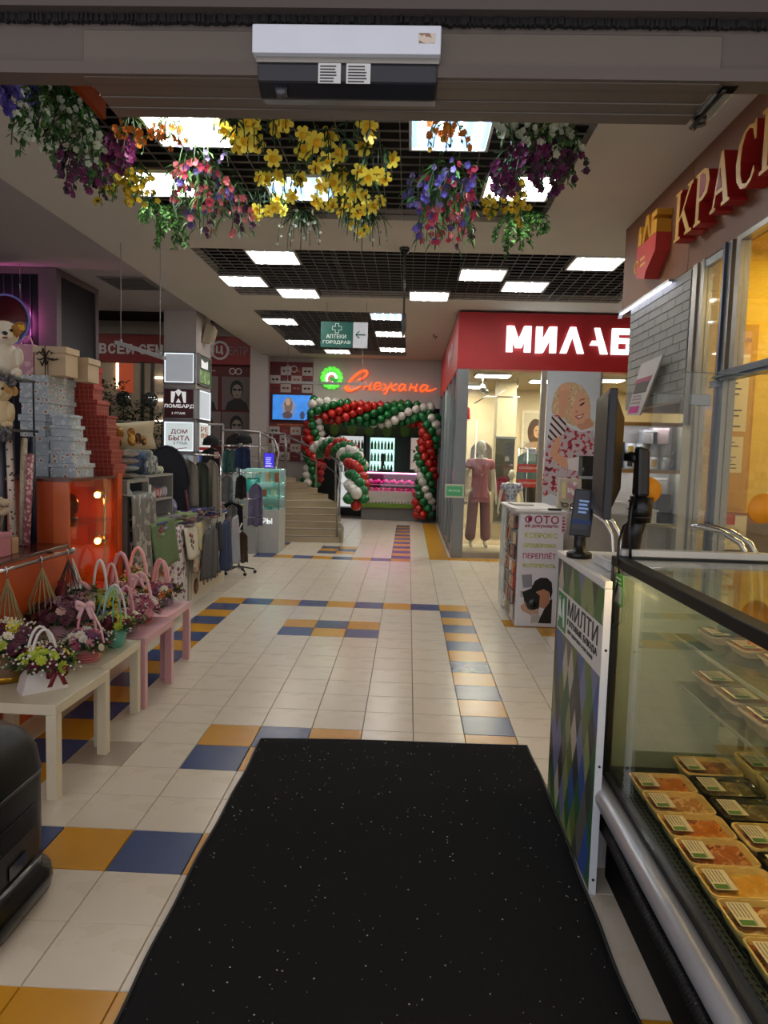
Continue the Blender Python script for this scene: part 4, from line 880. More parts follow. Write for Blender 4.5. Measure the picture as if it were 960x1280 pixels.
for k, (y, lab) in enumerate(((3.66, 'beige macrame plant hanger on the rail, nearest'), (4.02, 'beige macrame plant hanger on the rail, second'), (4.34, 'dark and white cord hanger at the end of the chrome rail'))):
    t = thing('plant_hanger', lab, 'hanger', (-2.09, y, .9), 'cord hangers on the chrome rail')
    B().tube([(-2.105, y, .985), (-2.095, y, .98), (-2.088, y, .962), (-2.095, y, .945), (-2.09, y, .92)], .004, 6).go('hook', steel, t)
    b = B(); zb = .68 if k == 0 else .72
    for q in range(14):
        a = q * .4488; b.tube([(-2.09, y, .92), (-2.09 + .075 * math.cos(a), y + .075 * math.sin(a), zb), (-2.09 + .05 * math.cos(a), y + .05 * math.sin(a), zb - .15)], .0035, 5)
    b.go('cord', M('#8d7a52' if k < 2 else '#3a2a24', .8), t)
    if k == 2:
        b = B()
        for q in range(8): b.tube([(-2.08, y + .03, .92), (-2.06 + .03 * math.cos(q), y + .06 + .05 * math.sin(q * .8), .74), (-2.06 + .03 * math.cos(q), y + .07, .62)], .004, 5)
        b.go('white_cord', M('#b5aca0', .8), t)
    elif k == 0: B().lathe([(.05, 0), (.07, .1), (.066, .1), (0, .01)], c=(-2.09, y, .56), n=14).go('pot', M('#a9764e', .7), t)
cb = thing('display_cabinet', 'orange display cabinet with a warmly lit glass niche', 'cabinet', (-2.45, 4.98, 0))
B().box((-3.1, 4.575, 0), (-2.2, 5.33, .60)).go('base', org, cb); B().box((-2.56, 4.575, .60), (-2.30, 4.60, 1.385)).go('front_panel', org, cb)
B().box((-2.62, 4.6, .6), (-2.60, 5.33, 1.385)).go('back_panel', org2, cb); B().box((-2.60, 4.575, .6), (-2.56, 4.6, 1.385)).box((-2.30, 4.575, .6), (-2.2, 4.6, 1.385)).go('side_panel', M('#c25a22', .3), cb)
B().box((-2.6, 5.315, .6), (-2.2, 5.335, 1.385)).go('side_panel', org2, cb); B().box((-2.75, 4.57, 1.386), (-2.19, 5.52, 1.405)).go('top_panel', M('#5a2a18', .3), cb)
B().box((-2.62, 5.336, 0), (-2.185, 5.42, 1.42)).go('corner_post', M('#c24a14', .4, n=.06), cb); B().box((-2.59, 4.605, 1.08), (-2.215, 5.31, 1.09)).go('glass_shelf', GLASS('#f0e2d2', .1), cb)
bx((-2.208, 4.6, .6), (-2.203, 5.315, 1.385)).go('glass_door', GLASS('#fdf4ea', .04), cb)
B().cyl((-2.235, 5.21, .6), (-2.235, 5.21, 1.385), .009, n=10).go('chrome_pole', steel, cb)
for z in (1.265, .925):
    B().sph((-2.27, 5.17, z), (.022, .022, .022), 12, 8).go('bulb', M('#ffb45a', .4, n=0, emit=70, ecol='#ff9a3a'), cb); B().cyl((-2.255, 5.185, z), (-2.24, 5.205, z), .012, n=10).go('bulb_socket', blk, cb)
    B().lathe([(.024, 0), (.045, .02), (.043, .022), (.02, .002)], T=Matrix.Translation((-2.275, 5.19, z)) @ Matrix.Rotation(-1.2, 4, 'X'), n=14).go('reflector_dish', M('#d9c9a0', .15, .9), cb)
t = thing('snow_globe', 'dark red glass lantern globe on the lit niche shelf', 'ornament', (-2.4, 5.02, 1.09)); B().lathe([(.045, 0), (.05, .02), (.03, .03), (.055, .07), (.062, .12), (.045, .17), (.015, .19), (0, .195)], n=18).go('glass_body', M('#5a0f0a', .15), t, local=True); B().lathe([(.052, 0), (.053, .022), (.03, .028)], n=18).go('base_ring', M('#2a1208', .3), t, local=True)
t = thing('figurine', 'small golden figurine by the front of the lit niche shelf', 'ornament', (-2.33, 4.72, 1.091)); gl_ = M('#c99a3a', .3, .6); B().lathe([(.03, 0), (.035, .03), (.022, .05), (.03, .08), (.02, .1), (0, .11)], n=12).go('body', gl_, t, local=True); B().sph((0, 0, .125), .024, 10, 6).go('head', gl_, t, local=True)
for k, (y, h_) in enumerate(((4.85, .11), (4.95, .14))): B().lathe([(.02, 0), (.02, .01), (.005, .02), (.005, h_ * .5), (.022, h_ * .6), (.02, h_), (.018, h_), (.018, h_ * .62), (0, h_ * .58)], c=(-2.38, y, .601), n=14).go('goblet', GLASS('#f7e0c8', .3), label=('short', 'taller')[k] + ' clear goblet at the bottom of the lit niche', cat='glass')
# gift boxes
FLW = dict(rough=.5, n=.04, sc=22, pat='flowers', c2='#c9cfd0', c3='#a8684a')
flw = M('#a9b4ba', **FLW); red = M('#8f1f16', .5); pld = M('#8f1f14', .5, pat='plaid', c2='#c08a68', sc=30); bei = M('#bfa683', .5, n=.05)
def gift(x0, x1, y0, y1, z0, z1, m_, lab, grp, lidf=.3):
    t = thing('gift_box', lab, 'gift box', ((x0 + x1) / 2, (y0 + y1) / 2, z0), grp); zl = z0 + (z1 - z0) * (1 - lidf)
    B().box((x0 + .009, y0 + .009, z0 + .0005), (x1 - .009, y1 - .009, zl)).go('box_body', m_, t, bevel=.002); B().box((x0, y0, zl + .0003), (x1, y1, z1 - .0003)).go('lid', m_, t, bevel=.002); return t
g1 = 'floral gift boxes of the low stack'
for k, (x0, x1, y1, z0, z1, lab) in enumerate(((-2.425, -2.235, 5.06, 1.405, 1.50, 'bottom floral box of the low grey stack on the orange cabinet'), (-2.425, -2.245, 5.02, 1.50, 1.59, 'second floral box up in the low grey stack'), (-2.425, -2.25, 4.97, 1.59, 1.68, 'middle floral box of the low grey stack'), (-2.415, -2.262, 4.96, 1.68, 1.757, 'fourth floral box up in the low grey stack'), (-2.41, -2.27, 4.94, 1.757, 1.828, 'topmost small floral box of the low grey stack'))): gift(x0, x1, 4.76, y1, z0, z1, flw, lab, g1)
g2 = 'floral gift boxes of the tall stack'
for k, (x0, x1, y0, y1, z0, z1, lab) in enumerate(((-2.56, -2.44, 4.80, 5.0, 1.405, 1.55, 'bottom floral box of the tall grey stack'), (-2.58, -2.435, 4.80, 5.0, 1.55, 1.675, 'second floral box of the tall grey stack'), (-2.65, -2.46, 4.80, 5.08, 1.675, 1.825, 'third floral box of the tall grey stack, wider than those below'), (-2.64, -2.435, 4.80, 5.2, 1.825, 1.935, 'fourth floral box of the tall grey stack'), (-2.645, -2.435, 4.79, 5.2, 1.935, 2.09, 'top floral box of the tall grey stack, under the ribbon box'))): gift(x0, x1, y0, y1, z0, z1, flw, lab, g2)
t = gift(-2.555, -2.325, 4.82, 5.02, 2.09, 2.285, bei, 'beige gift box tied with a thin dark ribbon bow', None, .22)
rb = M('#2b1c1a', .5)
B().box((-2.472, 4.8185, 2.09), (-2.466, 4.8205, 2.286)).box((-2.452, 4.8185, 2.09), (-2.448, 4.8205, 2.18)).go('ribbon', rb, t)
b = B()
for dx, dz in ((-.06, .035), (.05, .045), (-.055, -.02), (.06, -.015), (-.02, .06), (.02, -.05), (-.03, -.06), (.09, -.02)): b.tube([(-2.465, 4.815, 2.21), (-2.465 + dx * .6, 4.805, 2.21 + dz), (-2.465 + dx, 4.812, 2.21 + dz * .5)], .005, 5)
b.go('ribbon_bow', rb, t)
gift(-2.40, -2.28, 5.06, 5.26, 2.075, 2.245, bei, 'plain beige gift box behind the ribbon box', None, .25)
g3 = 'red plaid gift boxes'
for k, (x0, x1, y1, z0, z1, lab) in enumerate(((-2.48, -2.185, 5.51, 1.405, 1.49, 'bottom red plaid box beside the cabinet post'), (-2.48, -2.20, 5.49, 1.49, 1.60, 'second red plaid box above the cabinet post'), (-2.48, -2.215, 5.48, 1.60, 1.70, 'third red plaid box from the bottom'), (-2.48, -2.235, 5.46, 1.70, 1.785, 'fourth red plaid box from the bottom'), (-2.48, -2.235, 5.46, 1.785, 1.85, 'fifth red plaid box, a flat one'), (-2.49, -2.31, 5.5, 1.85, 1.965, 'sixth red plaid box, set back from the flat one'), (-2.49, -2.335, 5.45, 1.965, 2.07, 'top red plaid box right under the plain red one'))): gift(x0, x1, 5.265, y1, z0, z1, pld, lab, g3)
gift(-2.47, -2.34, 5.28, 5.45, 2.07, 2.21, M('#a51a16', .5), 'plain red gift box on top of the plaid stack', None)
t = thing('gift_bag', 'pink glitter gift bag behind the plush dog', 'gift bag', (-2.62, 4.95, 2.09)); B().box((-2.72, 4.86, 2.091), (-2.57, 4.98, 2.30)).go('bag_body', M('#b9808c', .5, pat='blotch', c2='#d3a3aa', sc=20), t, bevel=.004); hoop(t, (-.025, -.03, .2), .04, .07, PK, .004)
# wrapping paper rolls leaning on the counter
g4 = 'rolls of wrapping paper on the counter'
for k, (x, dx, z1, c, c2, pt_, lab) in enumerate(((-2.60, -.06, 1.76, '#5a5f66', '#8d9094', 'blotch', 'grey patterned paper roll, leftmost of the rolls'), (-2.545, -.05, 1.78, '#4c4c52', '#9a8f8f', 'speck', 'dark grey dotted paper roll'), (-2.49, -.065, 1.76, '#a5707c', '#d3a9a8', 'blotch', 'dusty pink mottled paper roll'), (-2.455, -.07, 1.72, '#c9b8a8', '#3a2c2c', 'dots', 'cream paper roll with dark polka dots'),
        (-2.42, -.02, 1.66, '#a8957a', '#8d7a62', 'blotch', 'plain beige paper roll behind the dotted one'), (-2.415, -.01, 1.50, '#7d3a44', '#c98a8a', 'flowers', 'burgundy floral paper roll'), (-2.375, -.01, 1.56, '#8d4a5a', '#d3b0a0', 'flowers', 'rose floral paper roll, rightmost of the rolls'))):
    t = thing('paper_roll', lab, 'paper roll', (x, 4.44, .986), g4); m_ = M(c, .5, pat=pt_, c2=c2, c3=c, sc=45)
    y = 4.40 + .03 * (k % 3); a_, b_ = Vector((x, y - .02, .988)), Vector((x + dx, y + .06, z1))
    B().cyl(a_, b_, .021, n=14).go('roll', m_, t); B().cyl(b_, b_ + (b_ - a_).normalized() * .004, .016, n=12).go('core', M('#8d7a62', .8), t)
t = thing('navy_tube', 'short navy cardboard tube among the paper rolls', 'tube', (-2.40, 4.5, .986)); B().cyl((-2.40, 4.51, .988), (-2.41, 4.53, 1.67), .02).go('roll', M('#1c2438', .5), t); B().cyl((-2.41, 4.53, 1.67), (-2.41, 4.53, 1.675), .014).go('core', M('#8d7a62', .8), t)
t = thing('dried_flowers', 'bunch of beige dried pods on thin stems at the left edge', 'dried flowers', (-2.46, 4.2, .986))
b = B(); b2 = B()
for k in range(9):
    x, y, z = -2.50 + .012 * k + rnd.uniform(-.02, .02), 4.2 + rnd.uniform(-.03, .03), 1.24 + rnd.uniform(-.03, .05); b.tube([(-2.46 + rnd.uniform(-.02, .02), 4.2, .99), (x, y, z)], .003, 5); b2.sph((x, y, z), (.03, .03, .024), 8, 5)
b.go('stems', M('#8d7a5a', .8), t); b2.go('pods', M('#b5a184', .8, bump=.4), t)
t = thing('pink_carton', 'small pink carton on the counter at the left edge', 'box', (-2.36, 3.95, .986)); B().box((-2.45, 3.9, .986), (-2.27, 4.02, 1.10)).go('body', M('#b5707c', .5), t, bevel=.003); B().box((-2.455, 3.895, 1.10), (-2.265, 4.025, 1.12)).go('lid', M('#c07c86', .5), t)
B().box((-2.36, 4.05, .986), (-2.28, 4.12, 1.08)).go('beige_carton', M('#a8835f', .6), label='small beige carton beside the pink carton', cat='box', bevel=.003)
# shelf carrying the two plush dogs
st = thing('wire_shelf', 'black wire shelf with ruffled edge carrying the plush dogs', 'shelf', (-2.6, 4.42, .986))
B().box((-2.80, 4.28, 1.70), (-2.415, 4.62, 1.715)).box((-2.80, 4.35, 2.02), (-2.43, 4.62, 2.035)).go('shelf_board', blk, st)
for x in (-2.79, -2.44): B().cyl((x, 4.61, .986), (x, 4.61, 2.03), .006, n=8).go('post', blk, st)
b = B()
for k in range(60):
    x = -2.80 + .385 * k / 60; z0 = 1.70 if k % 2 else 2.02
    for q in range(2): b.sph((x, (4.28 if k % 2 else 4.35) + rnd.uniform(-.01, .01), z0 - .02 + rnd.uniform(-.03, .03)), (.02, .012, .02), 6, 4)
b.go('ruffle', M('#3d3a3a', .8, pat='blotch', c2='#6d6866', sc=50), st, kind='stuff')
def plush(x, y, z, s_, fur, fur2, lab, tagged):
    t = thing('plush_dog', lab, 'plush toy', (x, y, z)); f1 = M(fur, .95, n=.15, bump=.6, sc=30); f2 = M(fur2, .95, n=.1, bump=.6, sc=30)
    b = B().sph((0, 0, .13 * s_), (.105 * s_, .09 * s_, .13 * s_), 16, 10)
    for q in (-1, 1): b.sph((q * .07 * s_, -.08 * s_, .035 * s_), (.04 * s_, .075 * s_, .035 * s_), 12, 8).sph((q * .09 * s_, -.05 * s_, .15 * s_), (.033 * s_, .04 * s_, .07 * s_), 12, 8)
    b.sph((0, -.02 * s_, .32 * s_), (.10 * s_, .09 * s_, .09 * s_), 16, 10); b.sph((0, -.095 * s_, .295 * s_), (.055 * s_, .05 * s_, .042 * s_), 12, 8); b.go('body', f2, t, local=True)
    bk_ = B().sph((0, .01 * s_, .335 * s_), (.102 * s_, .085 * s_, .085 * s_), 14, 8); bk_.sph((.06 * s_, -.055 * s_, .335 * s_), (.045 * s_, .045 * s_, .05 * s_), 10, 6).sph((-.06 * s_, -.055 * s_, .335 * s_), (.045 * s_, .045 * s_, .05 * s_), 10, 6); bk_.go('head_patch', f1, t, local=True)
    for q in (-1, 1):
        B().sph((0, 0, 0), (.04 * s_, .018 * s_, .055 * s_), 10, 6, T=Matrix.Translation((q * .095 * s_, -.01 * s_, (.37 if tagged else .33) * s_)) @ Matrix.Rotation(q * (.7 if tagged else 2.6), 4, 'Y')).go('ear', f1, t, local=True)
        B().sph((q * .042 * s_, -.098 * s_, .335 * s_), .013 * s_, 8, 6).go('eye', blkg, t, local=True)
    B().sph((0, -.145 * s_, .305 * s_), (.02 * s_, .014 * s_, .015 * s_), 10, 6).go('nose', blkg, t, local=True); B().sph((0, -.128 * s_, .275 * s_), (.022 * s_, .018 * s_, .008 * s_), 8, 5).go('mouth', M('#8a1f24', .6), t, local=True)
    if tagged: B().box((.085 * s_, -.05 * s_, .35 * s_), (.13 * s_, -.046 * s_, .39 * s_)).go('price_tag', M('#d6a81c', .5), t, local=True)
    return t
a = plush(-2.53, 4.44, 2.035, .84, '#9c6a28', '#d8cdb8', 'tan and white plush dog with yellow ear tag on the upper shelf', True); a.rotation_euler = (0, 0, .55)
a = plush(-2.52, 4.38, 1.716, .72, '#b08a52', '#cfb98f', 'cream plush dog with shaggy ears on the lower shelf', False); a.rotation_euler = (0, 0, .2)
# robot cleaner at the bottom-left
rb_ = thing('cleaning_robot', 'glossy black cleaning robot at the left edge beside the mat', 'robot', (-1.50, 2.25, 0))
T = Matrix.Translation((-1.515, 2.28, 0)) @ Matrix.Scale(.93, 4, (0, 0, 1))
def rrect(hw, hd, r, n=5):
    o = []
    for cx_, cy_, a0 in ((hw - r, hd - r, 0), (-hw + r, hd - r, 90), (-hw + r, -hd + r, 180), (hw - r, -hd + r, 270)):
        for q in range(n + 1): a = math.radians(a0 + 90 * q / n); o.append((cx_ + r * math.cos(a), cy_ + r * math.sin(a)))
    return o
def shell(prof, m_, name, par, **k):
    b = B(); vs = []; fs = []; n = 24
    for hw, hd, r, z in prof: vs += [(p[0], p[1], z) for p in rrect(hw, hd, r)]
    for i in range(len(prof) - 1):
        for j in range(n): fs.append((i * n + j, i * n + (j + 1) % n, (i + 1) * n + (j + 1) % n, (i + 1) * n + j))
    fs += [tuple(range(n - 1, -1, -1)), tuple((len(prof) - 1) * n + j for j in range(n))]
    b.add(vs, fs, 0, True, T); return b.go(name, m_, par, **k)
shell([(.22, .22, .1, .16), (.235, .235, .1, .20), (.235, .235, .1, .52), (.225, .225, .1, .60), (.20, .20, .1, .66), (.155, .155, .09, .705), (.11, .11, .07, .715)], M('#090a0b', .42, n=.1, spec=.3), 'body', rb_)
shell([(.235, .235, .11, .012), (.262, .262, .12, .03), (.268, .268, .12, .07), (.262, .262, .12, .11), (.24, .24, .11, .125), (.235, .235, .1, .16)], M('#070708', .2, spec=.4), 'bumper_base', rb_)
shell([(.238, .238, .1, .50), (.2385, .2385, .1, .506), (.238, .238, .1, .512)], M('#1c1d20', .3), 'seam_ring', rb_)
sc_ = B().box((-.13, -.2, 0), (.13, .0, .006), T=T @ Matrix.Translation((.02, -.06, .655)) @ Matrix.Rotation(.55, 4, 'X')).go('top_panel', blkg, rb_, bevel=.003)
b = B()
for k in range(8): b.box((.236, -.12, .40 - .012 * k), (.2385, .12, .394 - .012 * k), T=T)
b.go('vent_slot', blk, rb_); B().box((.236, -.06, .2), (.2395, .05, .25), T=T).go('sensor_window', blkg, rb_); B().box((-.12, -.2385, .40), (.16, -.2365, .48), T=T).go('front_window', blkg, rb_)
for q in (-.2, 0, .2): B().cyl((-1.515 + q, 2.20, .02), (-1.515 + q, 2.24, .02), .02).go('wheel', blk, rb_)
# hanging orange board, upper left
ob = thing('hanging_board', 'orange hanging sign board under the ceiling, cut by the door header', 'sign', (-1.81, 3.8, 3.5))
B().box((-1.83, 3.1, 3.50), (-1.80, 4.24, 3.74)).go('board', M('#7d3312', .95, n=.15, sc=8, spec=.05), ob, bevel=.003)
text(ob, 'print', 'ПОДАРКИ', M('#5f2410', .5), (-1.7985, 3.2, 3.57), EY, EZ, w=.95, h=.10, ext=.004)
for y in (3.3, 4.1): B().cyl((-1.815, y, 3.74), (-1.815, y, 3.88), .003, n=6).go('wire', steel, ob)
# ---- dark glass shop on the left, with round sign
dk_ = M('#0e0f14', .4, n=.2, spec=.2); frm = M('#6a5a60', .45, .3)
struct(B().box((-4.85, 9.58, 0), (-4.75, 10.85, 3.94)).box((-9.1, 9.58, 0), (-4.85, 9.68, 3.94)), 'wall_left', dk_)
struct(B().box((-4.87, 9.55, 0), (-4.73, 9.68, 3.94)).box((-4.75, 9.68, 3.86), (-4.73, 10.85, 3.94)).box((-4.75, 10.75, 0), (-4.73, 10.85, 3.86)).box((-9.1, 9.56, 3.86), (-4.87, 9.58, 3.94)).box((-4.98, 9.56, 0), (-4.87, 9.58, 3.86)), 'trim_13', frm)
b = B()
for k in range(5): b.box((-5.10 - k * .12, 9.565, 1.2), (-5.085 - k * .12, 9.579, 3.86))
struct(b, 'trim_14', M('#3a3d4a', .3, .5))
RX, RZ = -5.36, 3.22
rs = thing('round_sign', 'round red lightbox sign with violet rim seen from behind, at the left edge', 'sign', (RX, 9.4, 2.9))
B().cyl((RX, 9.42, RZ), (RX, 9.46, RZ), .33, n=40).go('disc', M('#571419', .5), rs)
B().tube([(RX + .33 * math.cos(k * .157), 9.415, RZ + .33 * math.sin(k * .157)) for k in range(40)], .014, 8, closed=True).go('neon_rim', M('#6a66a8', .4, n=0, emit=.12), rs)
bx((RX - .31, 9.41, RZ - .21), (RX + .31, 9.418, RZ - .02)).go('text_band', M('#5a5488', .4), rs)
text(rs, 'print', 'ОЛЯ СЦ', M('#14122a', .5), (RX + .28, 9.409, RZ - .18), (-1, 0, 0), (0, 0, 1), w=.54, h=.12, ext=-.004)
for q in (-.2, .2): B().cyl((RX + q, 9.44, RZ + .25), (RX + q, 9.44, 3.95), .004, n=6).go('wire', steel, rs)
B().tube([(RX + .26 * math.cos(k * .157), 9.485, RZ + .26 * math.sin(k * .157)) for k in range(40)], .014, 8, closed=True).go('added_glow_tube', M('#ff7ad0', .4, n=0, emit=22), rs)  # unseen tube added behind the disc for the pink glow on wall and ceiling
# ---- column with light boxes
wc = M('#b3aaa6', .7, n=.04)
struct(bx((-4.27, 12.4, 0), (-3.71, 13.3, 4.9)), 'pillar', wc)
def lightbox(name, lab, x0, x1, z0, z1, face, em, side=False):
    t = thing(name, lab, 'light box', ((x0 + x1) / 2, 12.38, z0), 'light boxes on the pillar'); y = 12.37
    P = (lambda a, b_, c: (a, y - c, b_)) if not side else (lambda a, b_, c: (-3.68 + c, a, b_))
    def bb(a0, a1, c0, c1, d0, d1): return bx(P(a0, c0, d0), P(a1, c1, d1))
    b = B()
    for (a0, a1, c0, c1) in ((x0, x0 + .02, z0, z1), (x1 - .02, x1, z0, z1), (x0, x1, z0, z0 + .02), (x0, x1, z1 - .02, z1)): b.box(P(a0, c0, -.029), P(a1, c1, .02))
    b.go('frame', alu, t); f_ = bb(x0 + .021, x1 - .021, z0 + .021, z1 - .021, -.02, .005).go('panel', M(face, .4, n=.03, emit=em), t)
    if em > .3:
        b = B()
        for (a0, a1, c0, c1) in ((x0 + .021, x0 + .036, z0 + .021, z1 - .021), (x1 - .036, x1 - .021, z0 + .021, z1 - .021), (x0 + .036, x1 - .036, z0 + .021, z0 + .036), (x0 + .036, x1 - .036, z1 - .036, z1 - .021)): b.box(P(a0, c0, .005), P(a1, c1, .009))
        b.go('led_edge', M('#e4ecf2', .4, n=0, emit=.8), t)
    return t, f_
lightbox('light_box', 'blank white light box, topmost on the front of the pillar', -4.265, -3.715, 2.71, 3.25, '#8d9196', .55)
t, f_ = lightbox('light_box', 'dark red light box with white emblem reading ЛОМБАРД on the pillar', -4.265, -3.715, 2.10, 2.64, '#3a0d10', .12)
wt = M('#dcdcdc', .5, n=0, emit=.45)
text(f_, 'print', 'ЛОМБАРД', wt, (-4.255, 12.364, 2.285), EX, EZ, w=.53, h=.075, ext=.003, bold=.02); text(f_, 'print', '3 ЭТАЖ', wt, (-4.12, 12.364, 2.185), EX, EZ, w=.24, h=.04, ext=.003)
b = B()
for pts in ([(-4.13, 2.385), (-4.13, 2.575), (-4.06, 2.575), (-4.06, 2.52), (-4.09, 2.385)], [(-3.87, 2.385), (-3.87, 2.575), (-3.94, 2.575), (-3.94, 2.52), (-3.91, 2.385)], [(-4.06, 2.575), (-4.0, 2.62), (-3.94, 2.575), (-4.0, 2.49)], [(-4.045, 2.385), (-4.0, 2.46), (-3.955, 2.385)]): b.prism(pts, 12.360, 12.3645, 'y')
b.go('emblem', wt, f_)
t, f_ = lightbox('light_box', 'white light box reading ДОМ БЫТА on the pillar front', -4.265, -3.715, 1.535, 2.075, '#b9c2c2', .6)
text(f_, 'print', 'ДОМ', M('#9c2f34', .5, n=0, emit=.05), (-4.13, 12.3595, 1.84), EX, EZ, w=.29, h=.09, ext=.003, bold=.018); text(f_, 'print', 'БЫТА', M('#9c2f34', .5, n=0, emit=.05), (-4.17, 12.3595, 1.735), EX, EZ, w=.37, h=.085, ext=.003, bold=.018); text(f_, 'print', '3 ЭТАЖ', M('#35393c', .5), (-4.08, 12.3595, 1.665), EX, EZ, w=.24, h=.05, ext=.003)
B().tube([(-4.15, 12.36, 1.605), (-4.05, 12.36, 1.585), (-3.95, 12.36, 1.60), (-3.85, 12.36, 1.615)], .006, 5).go('ribbon_mark', M('#a8343a', .5), f_)
t, f_ = lightbox('light_box', 'narrow dark light box with green picture on the side of the pillar', 12.45, 13.2, 2.71, 3.25, '#2a3326', .2, True)
B().box((-3.6745, 12.5, 2.76), (-3.671, 13.15, 2.98)).go('printed_picture', M('#5c7a4a', .5, pat='blotch', c2='#8ba06a', sc=8, emit=.3), f_); B().prism([(12.6, 3.02), (13.0, 3.02), (13.0, 3.17), (12.8, 3.12), (12.6, 3.17)], -3.6745, -3.671, 'x').go('emblem', wt, f_)
lightbox('light_box', 'blank white light box on the side of the pillar', 12.45, 13.2, 2.10, 2.64, '#a8adb0', .6, True)
t, f_ = lightbox('light_box', 'light box with orange lettering and red foot on the side of the pillar', 12.45, 13.2, 1.535, 2.075, '#b9bcb8', .5, True)
text(f_, 'print', 'РЕ', M('#c2762c', .5), (-3.6745, 12.6, 1.90), EY, EZ, w=.45, h=.09, ext=.003); text(f_, 'print', '89', M('#c2762c', .5), (-3.6745, 12.6, 1.79), EY, EZ, w=.45, h=.09, ext=.003); B().box((-3.6745, 12.48, 1.57), (-3.671, 13.18, 1.63)).go('red_band', M('#b02a2a', .5), f_); lines(B(), (-3.6745, 12.65, 1.67), EY, EZ, .4, .07, 2).go('print', M('#6a6a70', .5), f_)
lightbox('light_box', 'blue light box low on the side of the pillar', 12.45, 13.2, .98, 1.51, '#24408a', .25, True)
lightbox('light_box', 'pale light box low on the pillar front, half hidden by clothes', -4.265, -3.715, .98, 1.51, '#8d9498', .3)
sk = thing('wall_speaker', 'beige loudspeaker high on the side of the pillar', 'speaker', (-3.62, 12.7, 3.45)); T = Matrix.Translation((-3.60, 12.85, 3.62)) @ Matrix.Rotation(.25, 4, 'Y')
B().prism([(-.12, -.17), (.10, -.13), (.10, .13), (-.12, .17)], -.08, .08, 'x', T=T).go('cabinet', M('#a89a84', .5), sk, bevel=.01); B().box((.081, -.11, -.13), (.09, .09, .13), T=T).go('grille', M('#8d8068', .6), sk); B().box((-.11, -.03, -.05), (-.08, .03, .05), T=T).go('bracket', M('#6d6558', .5), sk)
# ================================================================== TEXTILE STALL
def sheet(name, lab, cat, fn, m_, nu=14, nv=18, th=.006, grp=None, extra=None):
    b = B().grid(fn, nu, nv); t = thing(name, lab, cat, tuple(fn(.5, 1)), grp)
    b.go('cloth', m_, t, solid=th)
    return t
def drape(y0, y1, zt, zb, x, wav=.02, n=4, skew=0, inn=.2, ph=0, taper=0):
    def fn(u, v):
        y = y0 + (y1 - y0) * u
        if v < .25: q = v / .25; X = x - inn * (1 - q); z = zt + .012 * (1 - q)
        else:
            q = (v - .25) / .75; X = x + .02 + wav * q * math.sin(u * n * 6.28 + ph) + .03 * q; z = zt - (zt - zb) * q - .02 * math.sin(u * 3.1) * q; y += skew * q + taper * q * (u - .5)
        return (X, y, z)
    return fn
def hung(x, y, zt, zb, w0, w1, m_, name, lab, cat, ax='y', grp=None, wav=.02, n=3, hanger=True, th=.014):
    """garment on a hanger; ax = direction of its width"""
    def fn(u, v):
        w_ = (w0 + (w1 - w0) * v) * (.55 + .45 * min(1, v / .10)); s_ = (u - .5) * w_; d = wav * (.3 + v) * math.sin(u * n * 6.28 + x * 40 + y * 30) + .03 * math.cos((u - .5) * 3)
        z = zt - (zt - zb) * v - .05 * abs(u - .5) * max(0, 1 - v * 4) + .012 * math.sin(u * 9) * v
        return (x + d, y + s_, z) if ax == 'y' else (x + s_, y + d, z)
    t = thing(name, lab, cat, (x, y, zb), grp); B().grid(fn, 14, 16).go('cloth', m_, t, solid=th)
    if hanger:
        h = .6 * w0 / 2; e = (0, 1, 0) if ax == 'y' else (1, 0, 0)
        B().tube([(x - e[0] * h, y - e[1] * h, zt - .04), (x, y, zt + .01), (x + e[0] * h, y + e[1] * h, zt - .04)], .005, 6).tube([(x, y, zt + .01), (x, y, zt + .05)], .003, 6).go('hanger', blk, t)
    return t
ctr = M('#c2bdb2', .5, n=.06)
s1 = thing('stall_counter', 'white stall counter hidden under draped fabrics', 'counter', (-2.45, 6.3, 0)); B().box((-2.8, 5.62, 0), (-2.19, 7.08, .84)).go('body', ctr, s1); B().box((-2.82, 5.6, .84), (-2.17, 7.1, .865)).go('counter_top', ctr, s1)
for k, z in enumerate((.62, .38, .14)): B().cyl((-2.187, 6.95, z), (-2.184, 6.95, z), .07, n=20).go('printed_roundel', M('#8a5a3a', .5, pat='blotch', c2='#5a3a2a', sc=20), s1)
s2 = thing('stall_counter', 'long white stall counter with a pictured panel along its foot', 'counter', (-2.45, 7.9, 0)); B().box((-2.8, 7.2, 0), (-2.21, 8.62, .84)).go('body', ctr, s2); B().box((-2.82, 7.18, .84), (-2.19, 8.64, .865)).go('counter_top', ctr, s2)
pn = bx((-2.209, 7.26, .05), (-2.203, 8.56, .34)).go('pictured_panel', M('#c9bca2', .5), s2); B().cyl((-2.2025, 7.42, .17), (-2.2, 7.42, .17), .085, n=20).go('printed_roundel', M('#7d4a2c', .5, pat='blotch', c2='#4a2c1c', sc=20), pn)
for k in range(5): B().cyl((-2.2025, 7.72 + .14 * k, .18), (-2.2, 7.72 + .14 * k, .18), .055, n=14).go('printed_shape', M(('#a87a4a', '#8d5a3a', '#6a7a9a', '#b08a5a', '#9a6a4a')[k], .5, pat='blotch', c2='#4a3a2c', sc=22), pn)
for k in range(5): B().box((-2.203, 7.7 + .05 * k, .235), (-2.2, 7.735 + .05 * k, .26)).go('print', M('#46586f', .5), pn)
sheet('grey_curtain', 'grey sheer curtain with pale blossom pattern at the front of the textile stall', 'curtain', drape(5.46, 5.98, 1.24, .42, -2.15, .03, 5, .0, .12), M('#6d6a64', .8, pat='blotch', c2='#9c978c', sc=13), 24, 20)
t = sheet('green_towel', 'olive green towel with a red embroidered flower draped over the counter', 'towel', drape(5.80, 6.42, .985, .60, -2.13, .012, 1, .06), M('#55683f', .9, bump=.4), 14, 16)
b = B()
